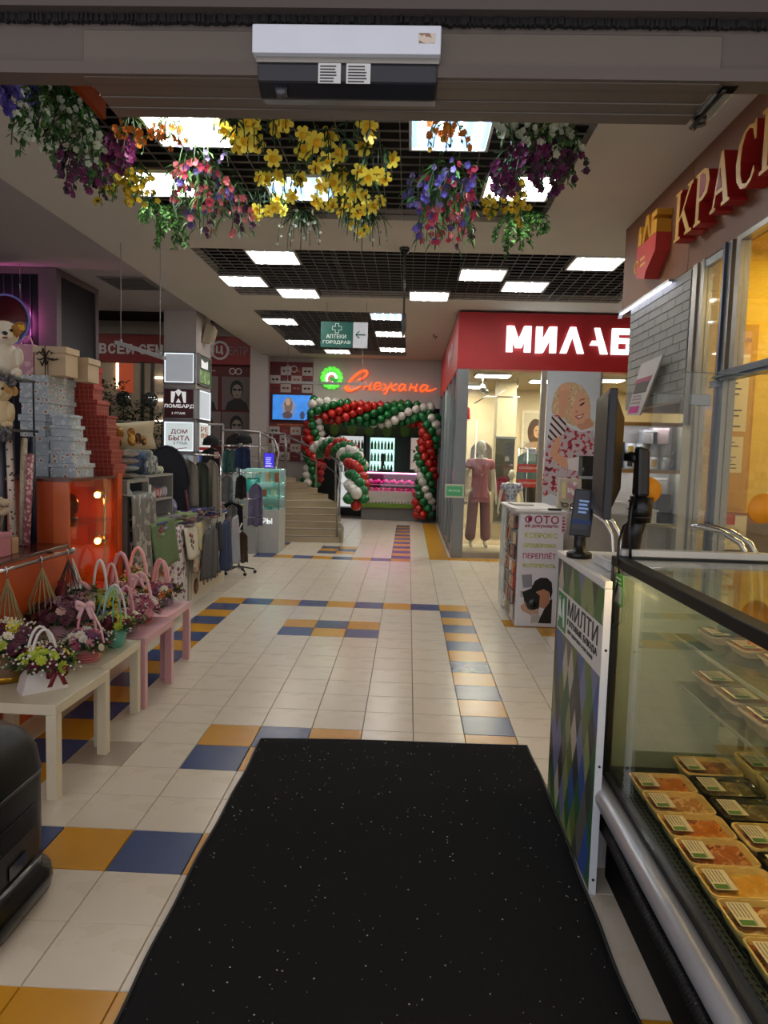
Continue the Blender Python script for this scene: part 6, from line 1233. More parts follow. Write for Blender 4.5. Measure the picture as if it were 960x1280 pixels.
bx((-7.1, 17.40, 2.9), (-6.75, 17.43, 3.6)).go('orange_panel', M('#a8482c', .5, emit=.35), dm_); bx((-7.16, 17.39, 3.0), (-7.11, 17.43, 3.6)).go('lamp_tube', M('#ffd9b0', .5, n=0, emit=4), dm_)
for z in (3.25, 2.72, 2.2): bx((-6.2, 17.37, z), (-5.35, 17.43, z + .045)).go('lit_shelf', M('#fff4e0', .5, n=0, emit=3), dm_)
for z in (2.9, 2.4, 1.9):
    for k in range(9): B().tube([(-6.12 + .09 * k + .025 * math.cos(a * .7), 17.38, z + .025 * math.sin(a * .7)) for a in range(9)], .006, 5).go('spectacle_frame', blk, dm_)
for r in range(13):
    for q in range(3): bx((-7.70 + q * .13, 17.38, 1.9 + r * .10), (-7.61 + q * .13, 17.43, 1.94 + r * .10)).go('spectacle_frame', M(('#b5a48c', '#4a3a34')[(r + q) % 2], .4), dm_)
for k, (x, y, z0, h_, r_, lab) in enumerate(((-7.1, 16.9, 1.0, 2.15, .36, 'tall dark green potted plant by the optician windows'), (-5.75, 16.6, 1.0, 1.5, .4, 'bushy dark green potted plant beside the pillar'), (-6.55, 16.9, 1.0, 1.7, .3, 'dark climbing plant on a stand before the optician'))):
    t = thing('potted_plant', lab, 'plant', (x, y, z0)); B().lathe([(.14, 0), (.19, .3), (.17, .3), (.15, .05), (0, .05)], c=(x, y, z0), n=16).go('pot', M('#5a3a34', .6), t); B().cyl((x, y, z0 + .2), (x, y, z0 + h_ * .8), .025, n=8).go('stem', M('#4a3a28', .8), t)
    b = B()
    for q in range(420): a = rnd.random() * 6.283; e = rnd.random(); rr_ = r_ * math.sqrt(rnd.random()); leafb(b, (x + rr_ * math.cos(a), y + rr_ * math.sin(a), z0 + .45 + (h_ - .45) * e), (math.cos(a), math.sin(a), rnd.uniform(-.6, .8)), .13, .03, rnd.randrange(2))
    b.go('foliage', [M('#1c2a18', .6), M('#2f4224', .6)], t, kind='stuff')
for k, x in enumerate((-6.9, -6.25)):
    t = thing('round_mirror', ('round mirror on a stand', 'second round mirror on a stand')[k] + ' inside the optician shop front', 'mirror', (x, 17.2, 1.0)); B().cyl((x, 17.2, 1.0), (x, 17.2, 2.55), .018, n=8).go('stand', blk, t); B().cyl((x, 17.19, 2.72), (x, 17.21, 2.72), .19, n=24).go('mirror_glass', M('#8d9294', .1, .8), t)
# white pillar, poster wall with television
struct(B().box((-3.84, 17.2, 1.0), (-3.42, 17.6, 4.9)), 'pillar', M('#a8a09c', .7, n=.03)); struct(B().box((-3.42, YB, 0), (-2.36, YB + .1, ZC)), 'wall_back', M('#9c9490', .7))
pw3 = thing('poster_wall', 'dark red and white checkered eyewear poster around the television', 'poster', (-2.9, 17.45, 1.5)); rp = bx((-3.42, 17.46, 1.35), (-2.37, 17.495, 3.74)).go('panel', M('#5c1418', .5, n=.05), pw3)
for r in list(range(0, 4)) + list(range(8, 11)):
    for c_ in range(4):
        z = 1.37 + r * .205; x = -3.41 + c_ * .26
        cm_ = (r + c_) % 2
        f_ = bx((x, 17.452, z), (x + .252, 17.4595, z + .198)).go('checker_tile', M('#a89f98' if cm_ else '#5c1418' if (r + c_) % 4 else '#6d1a18', .5), rp)
        if cm_ and r < 8 or r >= 8:
            for q in (.08, .17): B().prism([(x + q + .04 * math.cos(a * .7854), z + .1 + .028 * math.sin(a * .7854)) for a in range(8)], 17.4500, 17.4518, 'y').go('printed_lens', M(('#2a2422', '#5a3a34', '#8a5a3a')[(r * 3 + c_) % 3], .4), f_)
        elif not cm_: bx((x + .07, 17.4505, z + .09), (x + .18, 17.4518, z + .105)).go('print', M('#8d6a64', .5), f_)
for q in (-2.97, -2.83): B().tube([(q + .075 * math.cos(a * .5236), 17.455, 3.57 + .075 * math.sin(a * .5236)) for a in range(12)], .013, 6, closed=True).go('spectacle_ring', sg2, rp)
for x in (-3.18, -2.73): bx((x, 17.455, 3.56), (x + .12, 17.4595, 3.58)).go('print', sg2, rp)
text(rp, 'print', 'WWW.ОПТИКА-ЦЕНТР.RU', M('#c2703a', .5, emit=.1), (-3.22, 17.4595, 2.20), EX, EZ, w=.72, h=.055, ext=.003)
tv = thing('television', 'wall television showing a blurred brown figure on blue', 'television', (-2.86, 17.4, 2.32)); bx((-3.34, 17.39, 2.33), (-2.37, 17.455, 2.96)).go('housing', blk, tv, bevel=.005); sc2 = bx((-3.325, 17.386, 2.35), (-2.385, 17.3895, 2.945)).go('screen', M('#2f6ab0', .3, n=.35, sc=5, emit=.95), tv)
def blob(cx_, cz_, a, b_, m_, e=0): B().prism([(cx_ + a * math.cos(q * .3307) * (1 + .12 * math.sin(q * 2.3)), cz_ + b_ * math.sin(q * .3307)) for q in range(19)], 17.3845 - e, 17.3858 - e, 'y').go('picture_shape', m_, sc2)
blob(-2.93, 2.64, .17, .24, M('#6d7a9a', .4, emit=.6)); blob(-2.94, 2.70, .10, .18, M('#6a5648', .4, emit=.5), .0015); blob(-2.95, 2.78, .06, .09, M('#a88a7a', .4, emit=.5), .003); blob(-2.60, 2.46, .06, .10, M('#3a4a6a', .4, emit=.4), .0015); blob(-2.96, 2.46, .12, .09, M('#54464a', .4, emit=.4), .003)
# white wall with the sweet-shop sign, opening below
struct(bx((-2.36, 17.0, 0), (-2.34, YB, 1.0)), 'wall_left', wl_); struct(B().box((-2.36, YB, 2.72), (.72, YB + .12, ZC)).box((-2.36, YB, 0), (-2.22, YB + .12, 2.72)), 'wall_back', M('#b3aaa4', .75, n=.03)); struct(B().box((-2.3, 19.3, 0), (5.6, 19.4, ZC)).box((-2.36, YB + .12, 0), (-2.3, 19.3, ZC)), 'wall_back', M('#2a2624', .8)); struct(B().box((-2.3, YB + .12, 2.9), (.7, 19.3, 2.95)), 'ceiling', M('#37322e', .8))
ss = thing('script_sign', 'orange glowing script sign Снежана with a green flower emblem', 'sign', (-.6, 17.45, 3.0)); SX = lambda X: -1.60 + (X - 420) * .00543; SZ = lambda Y: 3.585 - (Y - 385) * .00543
orn = M('#e2642e', .4, n=.03, emit=1.0, ecol='#ff5a22')
strokes = [[[(480, 428), (505, 418), (520, 400), (514, 388), (495, 391), (465, 413), (440, 443), (434, 466), (448, 474), (476, 466), (498, 450)]], [[(516, 437), (506, 470)], [(511, 455), (536, 453)], [(542, 437), (531, 468), (543, 467)]], [[(556, 457), (577, 452), (581, 442), (569, 438), (557, 446), (553, 460), (563, 470), (586, 461)]],
 [[(594, 442), (606, 454), (596, 470), (588, 470)], [(630, 436), (616, 462), (604, 486), (594, 484)], [(654, 442), (632, 453), (624, 456)], [(624, 456), (640, 470), (652, 466)]], [[(690, 446), (674, 443), (662, 458), (668, 471), (684, 460), (692, 444)], [(692, 444), (686, 466), (698, 466)]], [[(718, 439), (708, 470)], [(713, 456), (738, 454)], [(744, 439), (734, 468), (746, 467)]], [[(788, 447), (772, 443), (758, 458), (764, 472), (782, 460), (792, 445)], [(792, 445), (784, 466), (802, 468), (830, 456)]]]
for k, ls in enumerate(strokes):
    b = B()
    for s_ in ls:
        # smooth the stroke
        P_ = [Vector((SX(p[0]), 17.45, SZ(p[1]))) for p in s_]; out = []
        for i in range(len(P_) - 1):
            p0, p1, p2, p3 = P_[max(i - 1, 0)], P_[i], P_[i + 1], P_[min(i + 2, len(P_) - 1)]
            for q in range(5):
                t_ = q / 5; out.append(.5 * ((2 * p1) + (p2 - p0) * t_ + (2 * p0 - 5 * p1 + 4 * p2 - p3) * t_ * t_ + (3 * p1 - p0 - 3 * p2 + p3) * t_ ** 3))
        out.append(P_[-1]); n = len(out); rmax = .033 if k == 0 else .021
        b.tube(out, [rmax * (.55 + .45 * math.sin(math.pi * min(1, (i + 1) / n))) for i in range(n)], 8)
    b.go('letter', orn, ss)
b = B().tube([(SX(420), 17.45, SZ(462)), (SX(432), 17.45, SZ(476)), (SX(455), 17.45, SZ(478))], .025, 8).go('swash', orn, ss)
ec, ez_ = -1.915, 3.38
for k in range(14): a = k * .4488; B().sph((ec + .215 * math.cos(a), 17.44, ez_ + .215 * math.sin(a)), (.066, .03, .066), 10, 6).go('emblem_petal', M('#4fc23a', .4, n=.1, emit=.9), ss)
B().cyl((ec, 17.43, ez_), (ec, 17.47, ez_), .2, n=28).go('emblem_disc', M('#2f9a34', .4, emit=.5), ss)
for k in range(9): a = .2 + k * .42; B().sph((ec + .12 * math.cos(a), 17.425, ez_ - .01 + .12 * math.sin(a)), (.038, .02, .038), 8, 5).go('emblem_bead', M('#d8e8d2', .4, emit=.9), ss)
B().tube([(ec + .07 * math.cos(a * .35), 17.42, ez_ - .02 + .07 * math.sin(a * .35)) for a in range(2, 15)], .022, 6).go('emblem_curl', M('#c2607a', .4, emit=.7), ss); B().cyl((ec, 17.424, ez_ - .13), (ec, 17.428, ez_ - .13), .06, n=16).go('emblem_disc', M('#d9e4d4', .4, emit=.6), ss)
# awning, counter, fridges
aw = thing('scallop_awning', 'dark and light green scalloped awning inside the sweet shop', 'awning', (-.75, 17.9, 2.0))
for k in range(13):
    x0 = -2.2 + k * .22; pts = [(x0, 2.5), (x0, 2.12)] + [(x0 + .11 - .11 * math.cos(a * math.pi / 8), 2.12 - .10 * math.sin(a * math.pi / 8)) for a in range(1, 8)] + [(x0 + .22, 2.12), (x0 + .22, 2.5)]
    B().prism(pts, 17.9, 17.915, 'y').go('scallop', M('#4a6a1e' if k % 2 else '#2b3a1c', .7), aw)
bx((-2.2, 17.88, 2.5), (.68, 17.93, 2.9)).go('valance', M('#2c3420', .8), aw)
dc = thing('sweets_counter', 'white sweets counter with glass top and pink lit goods', 'counter', (-.4, 17.4, 0))
bx((-1.1, 17.15, .30), (.62, 17.8, .68)).go('front_panel', M('#b5b0a8', .5), dc); bx((-1.1, 17.14, .30), (.62, 17.149, .41)).go('green_band', M('#5c7a1e', .6), dc); bx((-1.1, 17.2, 0), (.62, 17.7, .30)).go('plinth', M('#6d6a68', .6), dc)
for k in range(22): B().cyl((-1.06 + k * .078, 17.1445, .44), (-1.06 + k * .078, 17.1485, .44), .026, n=10).go('lace_scallop', M('#8a8680', .5), dc)
bx((-1.1, 17.15, .68), (.62, 17.8, .70)).go('deck', M('#c9a0b0', .4), dc); bx((-1.1, 17.15, .70), (.62, 17.156, 1.15)).go('front_glass', GLASS('#f6eef2', .05), dc); bx((-1.1, 17.15, 1.15), (.62, 17.75, 1.17)).go('top_board', M('#3a3432', .4), dc); bx((-1.1, 17.3, 1.118), (.62, 17.36, 1.148)).go('lamp_tube', M('#ff8fd0', .5, n=0, emit=9), dc); bx((-1.09, 17.72, .7), (.61, 17.74, 1.15)).go('back_glass', M('#5a3a48', .3), dc)
for k in range(30):
    x = -1.03 + .055 * k; B().sph((x, 17.32 + .09 * (k % 3), .735), (.04, .05, .035 + .01 * (k % 2)), 8, 5).go('sweets_pile', M(('#c23a7a', '#d98ab0', '#8a4a3a', '#c9b0a8', '#b02f60')[k % 5], .5), dc)
for k in range(26): x = -1.03 + .063 * k; B().sph((x, 17.5 + .06 * (k % 2), .90 + .02 * (k % 3)), (.045, .05, .04), 8, 5).go('sweets_pile', M(('#e060b0', '#d03a90', '#e8a0c8')[k % 3], .5), dc)
bx((-1.08, 17.45, .83), (.6, 17.68, .845)).go('glass_shelf', M('#d0b0c0', .2), dc)
for k, (x0, x1, z1, c, em, lab) in enumerate(((-1.78, -1.12, 2.02, '#b5b8b8', .8, 'drinks fridge on the left, half lit, in the sweet shop'), (-1.02, -.33, 2.0, '#a8d8cc', 1.3, 'drinks fridge in the middle glowing teal white'), (.02, .66, 2.02, '#a8988c', .6, 'beige lit cabinet on the right of the sweet shop'))):
    t = thing('drinks_fridge', lab, 'fridge', ((x0 + x1) / 2, 18.4, 0), 'lit cabinets in the sweet shop'); B().box((x0, 18.2, 0), (x0 + .03, 18.7, z1)).box((x1 - .03, 18.2, 0), (x1, 18.7, z1)).box((x0, 18.2, z1), (x1, 18.7, z1 + .08)).box((x0, 18.2, 0), (x1, 18.7, .2)).go('casing', blk, t); bx((x0 + .03, 18.6, .2), (x1 - .03, 18.65, z1)).go('lit_back', M(c, .5, n=.05, emit=em), t)
    for z in (.8, 1.1, 1.4, 1.7): bx((x0 + .03, 18.25, z), (x1 - .03, 18.6, z + .012)).go('shelf', M('#c9d0cc', .3), t)
    if k < 2:
        for z in (1.112, 1.412, 1.712):
            for q in range(7): B().lathe([(.03, 0), (.03, .13), (.012, .18), (.012, .21), (0, .21)], c=(x0 + .08 + q * .085, 18.35, z), n=8).go('bottle', M(('#5a8a7a', '#d8e0dc', '#6a4a2a', '#8aa03a', '#c9d8d2')[(q + int(z * 10)) % 5], .3), t)
    else:
        for q in range(6): B().sph((x0 + .12 + .08 * (q % 4), 18.3, 1.45 + .1 * (q // 3) + .03 * q), (.03, .02, .03), 8, 5).go('ornament', M('#3a2c26', .5), t)
t = thing('scales', 'black shop scales on the sweets counter', 'scales', (.2, 17.4, 1.17)); B().box((.02, 17.3, 1.171), (.34, 17.5, 1.24)).go('body', blk, t); B().cyl((.02, 17.45, 1.24), (.02, 17.45, 1.29), .01).go('stem', blk, t); bx((.05, 17.32, 1.24), (.3, 17.48, 1.25)).go('pan', steel, t)
t = thing('till_display', 'dark till display pole on the sweets counter', 'till', (-.62, 17.4, 1.17)); B().box((-.66, 17.38, 1.3), (-.58, 17.42, 1.6)).go('screen', blk, t); B().cyl((-.62, 17.4, 1.17), (-.62, 17.4, 1.3), .02).go('stem', blk, t); B().box((-.70, 17.3, 1.171), (-.4, 17.5, 1.22)).go('base', blk, t)
# balloons
def blm(c):
    b = B().sph((0, 0, 0), (.1, .1, .112), 12, 8); b.lathe([(.004, -.125), (.014, -.13), (.006, -.113)], n=6); return b.mesh('balloon', M(c, .22, n=.06))
BLM = {'g': blm('#0c5a28'), 'r': blm('#a3170f'), 'w': blm('#c9c4bc')}
def garland(lab, pts, R, step, size, seq='grgwg', nring=4, twist=.55):
    t = thing('balloon_garland', lab, 'balloon garland', pts[0], 'balloon garlands of the sweet shop'); P_ = [Vector(p) for p in pts]; ln = [0]
    for a, b_ in zip(P_, P_[1:]): ln.append(ln[-1] + (b_ - a).length)
    n = int(ln[-1] / step); o0 = Vector(pts[0])
    for i in range(n + 1):
        s_ = ln[-1] * i / n; k = max(j for j in range(len(P_) - 1) if ln[j] <= s_ + 1e-9); f = (s_ - ln[k]) / (ln[k + 1] - ln[k]); c = P_[k].lerp(P_[k + 1], f); d = (P_[k + 1] - P_[k]).normalized()
        sd = d.cross(Vector((0, 1, .01))).normalized(); u_ = sd.cross(d)
        for q in range(nring):
            a = 2 * math.pi * q / nring + i * twist
            cc = {4: 'grgw', 5: 'grrgw', 6: 'ggrrgw'}[nring][q]
            o = bpy.data.objects.new('balloon', BLM[cc]); COL.objects.link(o); o.parent = t; o.location = c - o0 + (sd * math.cos(a) + u_ * math.sin(a)) * R; v = size * rnd.uniform(.9, 1.1); o.scale = (v, v, v)
            q_ = (o.location - (c - o0)).normalized().to_track_quat('Z', 'Y'); o.rotation_mode = 'QUATERNION'; o.rotation_quaternion = q_ @ Matrix.Rotation(math.pi, 4, 'X').to_quaternion()
garland('balloon garland column on the left of the sweet shop', [(-2.32, 17.1, .85), (-2.20, 17.1, 1.3), (-2.30, 17.1, 1.75), (-2.26, 17.1, 2.2), (-2.16, 17.1, 2.5)], .15, .15, 1.05, nring=5)
garland('balloon garland across the top of the sweet shop opening', [(-2.3, 17.05, 2.60), (-1.6, 17.05, 2.54), (-.8, 17.05, 2.50), (0, 17.05, 2.56), (.45, 17.05, 2.50)], .21, .155, 1.05, nring=6, twist=.42)
garland('balloon garland column on the right of the sweet shop', [(.46, 16.9, 2.45), (.50, 16.9, 2.0), (.40, 16.9, 1.6), (.44, 16.9, 1.1), (.38, 16.9, .6), (.42, 16.9, .20)], .16, .15, 1.08, nring=5)
garland('balloon garland wound around the stair railing', [(-1.95, 15.8, 1.68), (-1.45, 15.0, 1.70), (-1.18, 14.4, 1.60), (-1.02, 13.9, 1.40), (-.95, 13.4, 1.12), (-.92, 12.9, .78)], .13, .145, 1.0)
# ---- lingerie shop
FY = 11.34; rdm = M('#a0141b', .45, n=.04)
ms_ = thing('shop_fascia', 'red fascia with white illuminated letters МИЛАБ on the corner shop', 'sign', (2.9, 11.4, 2.97)); f_ = B().box((.72, FY, 2.97), (5.3, FY + .3, 3.835)).go('fascia_panel', rdm, ms_)
ms2 = thing('side_fascia', 'red side fascia of the corner shop running back along the passage', 'sign', (.75, 14, 2.95)); B().box((.71, FY + .301, 2.95), (.80, 17.3, 3.835)).box((.71, FY, 2.95), (.7195, FY + .3, 3.835)).go('fascia_panel', rdm, ms2)
wl2 = M('#eaf6f8', .4, n=0, emit=.9); LH = .40; LZ = 3.22
# letters from pixel-measured widths in metres along the fascia
def ltr(polys): 
    b = B()
    for p in polys: b.prism(p, FY - .05, FY - .001, 'y')
    b.go('letter', wl2, ms_)
k_ = .0122; LX = lambda u: 1.453 + (u - 633) * k_; Zt, Zb = 3.63, 3.235; w_ = .10
def M_(x0, x1): ltr([[(x0, Zb), (x0 + w_, Zb), (x0 + w_, Zt), (x0, Zt)], [(x1 - w_, Zb), (x1, Zb), (x1, Zt), (x1 - w_, Zt)], [(x0, Zt), (x0 + w_ * 1.15, Zt), ((x0 + x1) / 2 + w_ * .5, Zb + .07), ((x0 + x1) / 2 - w_ * .5, Zb + .07)], [(x1 - w_ * 1.15, Zt), (x1, Zt), ((x0 + x1) / 2 + w_ * .5, Zb + .07), ((x0 + x1) / 2 - w_ * .5, Zb + .07)]])
M_(LX(633), LX(664)); x0, x1 = LX(670), LX(696)
ltr([[(x0, Zb), (x0 + w_, Zb), (x0 + w_, Zt), (x0, Zt)], [(x1 - w_, Zb), (x1, Zb), (x1, Zt), (x1 - w_, Zt)], [(x0, Zb), (x0 + w_ * 1.2, Zb), (x1, Zt), (x1 - w_ * 1.2, Zt)]])
x0, x1 = LX(701), LX(731); xm = (x0 + x1) / 2
ltr([[(x0, Zb), (x0 + w_, Zb), (xm + w_ * .45, Zt), (xm - w_ * .45, Zt)], [(x1 - w_, Zb), (x1, Zb), (xm + w_ * .45, Zt), (xm - w_ * .45, Zt)]])
x0, x1 = LX(738), LX(760); xm = x0 + .09
ltr([[(x1 - w_, Zb), (x1 + .01, Zb), (xm + w_ * .5, Zt), (xm - w_ * .3, Zt)], [(x0, Zb + .13), (x1 - .06, Zb + .13), (x1 - .09, Zb + .20), (x0 + .03, Zb + .20)]])
x0, x1 = LX(765), LX(791)
ltr([[(x0, Zb), (x0 + w_, Zb), (x0 + w_, Zt), (x0, Zt)], [(x0 + w_, Zt - .09), (x1, Zt - .09), (x1, Zt), (x0 + w_, Zt)], [(x0 + w_, Zb + .17), (x1 - .05, Zb + .17), (x1, Zb + .21), (x1 - .05, Zb + .25), (x0 + w_, Zb + .25)], [(x0 + w_, Zb), (x1 - .05, Zb), (x1, Zb + .05), (x1 - .03, Zb + .08), (x0 + w_, Zb + .08)], [(x1 - .09, Zb + .05), (x1, Zb + .05), (x1, Zb + .21), (x1 - .09, Zb + .21)]])
for k in range(3): text(ms2, 'side_letter', 'МИЛ'[k], M('#c9a0a0', .5), (.709, 13.9 - .5 * k, 3.28), -EY, EZ, w=.35, h=.26, ext=.012, bold=.03)
gp = M('#7f8385', .35, .7, n=.08)
struct(B().box((.72, FY - .02, 0), (.90, FY + .12, 2.96)), 'trim_16', gp, bevel=.004); struct(B().box((.60 + .12, FY + .12, 0), (.76, FY + .3, 2.95)), 'trim_17', alu)
struct(B().box((.90, FY, 0), (4.8, FY + .08, .09)).box((2.03, FY, .09), (2.11, FY + .08, 2.97)).box((2.93, FY, .09), (2.97, FY + .06, 2.97)).box((4.7, FY, 0), (4.8, FY + .08, 2.97)), 'trim_18', M('#a39f98', .35, .6))
sp_side = B()
for y in (12.4, 13.6, 14.8, 16.0, 17.2): sp_side.box((.71, y, 0), (.79, y + .12, 2.95))
struct(sp_side.box((.72, FY + .3, 0), (.78, 17.3, .1)), 'trim_19', gp)
struct(bx((.91, FY + .03, .09), (2.03, FY + .04, 2.97)), 'window_4', GLASS('#f2f6f4', .05)); struct(bx((2.97, FY + .03, .09), (4.7, FY + .04, 2.97)), 'window_5', GLASS('#f2f6f4', .05)); struct(bx((.74, FY + .3, .1), (.75, 17.2, 2.95)), 'window_6', GLASS('#e6eeec', .12))
struct(B().box((.82, 15.4, 0), (5.4, 15.5, 3.3)).box((5.3, FY + .31, 0), (5.4, 15.5, 3.3)), 'wall_back', M('#cdbb98', .8, n=.03)); struct(bx((.8, FY + .1, .02), (5.3, 15.4, .06)), 'floor', M('#b09a78', .25, n=.08))
ic = struct(bx((.82, FY + .31, 3.06), (5.3, 15.4, 3.10)), 'ceiling', M('#6d6252', .7))
for k in range(28): bx((.8, FY + .32 + k * .144, 3.02), (5.3, FY + .40 + k * .144, 3.058)).go('ceiling_slat', M('#b8a684', .5), ic)
for k, (x, y, lab) in enumerate(((1.4, 12.5, 'white panel lamp in the lingerie shop nearest the window'), (2.45, 13.2, 'white panel lamp in the lingerie shop, middle'), (1.2, 14.6, 'white panel lamp in the lingerie shop, back left'), (3.4, 12.8, 'white panel lamp in the lingerie shop behind the poster'), (3.4, 14.4, 'white panel lamp in the lingerie shop, back right'))):
    t = thing('shop_lamp', lab, 'ceiling light', (x, y, 3.0)); B().box((x - .3, y - .22, 2.985), (x + .3, y + .22, 3.02)).go('housing', white, t); bx((x - .28, y - .20, 2.98), (x + .28, y + .20, 2.9845)).go('diffuser', M('#fff6e4', .5, n=0, emit=46), t)
struct(bx((1.62, 13.5, .06), (1.98, 13.9, 3.06)), 'pillar', M('#cfbf9c', .7)); mir = thing('mirror', 'tall mirror panel on the beige pillar of the lingerie shop', 'mirror', (1.8, 13.45, 1.0)); bx((1.62, 13.48, .4), (1.97, 13.499, 1.95)).go('mirror_glass', M('#6d6a5c', .1, .7), mir); B().box((1.60, 13.46, 1.95), (1.99, 13.499, 1.99)).box((1.60, 13.46, .36), (1.99, 13.499, .40)).go('frame', alu, mir); bx((1.80, 13.47, 1.45), (1.95, 13.479, 1.9)).go('printed_picture', M('#2a2a2c', .4, pat='blotch', c2='#8a8480', sc=6), mir)
# posters
ps2 = thing('window_poster', 'tall shop poster of a smiling blonde woman in a red patterned shirt', 'poster', (2.55, 11.33, .1)); PX = lambda X: 2.1 + (X / 7.11 - 4) * .0125 + .05; PZ = lambda Y: 2.984 - (Y / 7.11 - 2) * .0127
bgp = bx((2.115, FY - .014, .1), (2.93, FY - .001, 2.965)).go('backing', M('#b9c2cc', .5, n=.03), ps2)
def pf_(name, pts, m_, lay): B().prism([(PX(p[0]), PZ(p[1])) for p in pts], FY - .0148 - lay * .0012, FY - .014 - lay * .0012, 'y').go(name, m_, bgp)
skin = M('#c9997e', .6, n=.06); hair = M('#b59a78', .6, pat='blotch', c2='#cdb594', c3='#8f7050', sc=18); shirt = M('#a8a0a8', .6, pat='blotch', c2='#a3243a', c3='#2a2430', sc=13)
pf_('printed_hair', [(62, 390), (55, 330), (75, 220), (105, 165), (150, 130), (190, 118), (250, 122), (300, 140), (350, 190), (385, 250), (400, 330), (400, 420), (440, 460), (430, 500), (240, 490), (130, 430)], hair, 0)
pf_('printed_shirt', [(60, 410), (120, 400), (190, 480), (240, 520), (320, 545), (430, 530), (455, 640), (450, 800), (380, 880), (330, 900), (320, 1120), (150, 1120), (90, 1090), (20, 1120), (5, 1000), (15, 860), (25, 690), (45, 540)], shirt, 1)
pf_('printed_face', [(205, 250), (250, 185), (320, 195), (365, 260), (385, 330), (380, 410), (340, 470), (280, 480), (235, 440), (205, 350)], skin, 2); pf_('printed_neck', [(280, 460), (385, 420), (430, 470), (420, 500), (330, 530), (285, 500)], M('#b5846a', .6), 1.6)
pf_('printed_fringe', [(150, 140), (270, 135), (300, 170), (275, 240), (240, 310), (215, 400), (190, 470), (165, 420), (180, 260)], hair, 3)
pf_('printed_arm', [(118, 175), (150, 145), (195, 140), (208, 175), (200, 260), (185, 360), (168, 440), (150, 560), (145, 650), (130, 730), (215, 790), (225, 850), (190, 862), (105, 805), (62, 740), (75, 680), (105, 600), (135, 430), (112, 320)], M('#c08f72', .6, n=.06), 4)
for k in range(4): pf_('printed_finger', [(124 + k * 20, 190), (128 + k * 20, 138 - 6 * (k % 2)), (140 + k * 20, 132), (146 + k * 20, 190)], skin, 5)
pf_('printed_cuff', [(62, 415), (195, 430), (185, 560), (40, 640), (35, 590)], M('#c0b4b8', .6, pat='stripes', c2='#2a2024', sc=9), 5); pf_('printed_cuff', [(215, 780), (320, 760), (320, 890), (230, 870)], M('#c9c4c8', .6), 5)
pf_('printed_mouth', [(262, 408), (300, 400), (346, 380), (330, 420), (295, 438)], M('#8f3a3c', .6), 3); pf_('printed_teeth', [(278, 412), (305, 406), (334, 394), (318, 416), (296, 424)], M('#d8ccc4', .5), 4); pf_('printed_eye', [(298, 314), (318, 296), (346, 284), (340, 302), (312, 320)], M('#2a1c18', .6), 3); pf_('printed_brow', [(286, 280), (310, 262), (345, 252), (345, 260), (312, 272)], M('#6a4a34', .6), 3); pf_('printed_nose', [(262, 372), (275, 360), (290, 368), (278, 382)], M('#a8745a', .6), 3)
bp = thing('wall_poster', 'framed poster of a woman in a blue bra at the back of the lingerie shop', 'poster', (2.6, 15.38, 1.2)); g_ = lambda X, Y: (1.08 + (570 + X / 5.33 - 590) * .0170 + .27, 1.64 - (460 + Y / 5.33 - 571) * .0172)
bx((2.38, 15.36, .9), (3.05, 15.399, 2.6)).go('frame', M('#d8cdb2', .5), bp); bx((2.42, 15.352, .95), (3.02, 15.3595, 2.55)).go('backing', M('#c2b59a', .5), bp)
def bpf(name, cx_, cz_, a, b_, m_, lay): B().prism([(cx_ + a * math.cos(q * .3927), cz_ + b_ * math.sin(q * .3927)) for q in range(16)], 15.351 - lay * .0015, 15.352 - lay * .0015, 'y').go(name, m_, bp)
sk2 = M('#b8834e', .6); bpf('printed_hair', 2.66, 2.15, .16, .28, M('#4a3020', .6), 0); bpf('printed_torso', 2.68, 1.55, .17, .38, sk2, 0.5); bpf('printed_shoulders', 2.70, 1.83, .26, .12, sk2, 1); bpf('printed_face', 2.71, 2.16, .085, .13, M('#c29468', .6), 1.5); bpf('printed_bra', 2.60, 1.70, .10, .10, M('#2a2570', .6), 2); bpf('printed_bra', 2.80, 1.70, .10, .10, M('#2a2570', .6), 2); bpf('printed_eye', 2.68, 2.18, .02, .01, hr, 2); bpf('printed_eye', 2.75, 2.18, .02, .01, hr, 2); bpf('printed_mouth', 2.72, 2.09, .03, .012, M('#8a3a34', .6), 2)
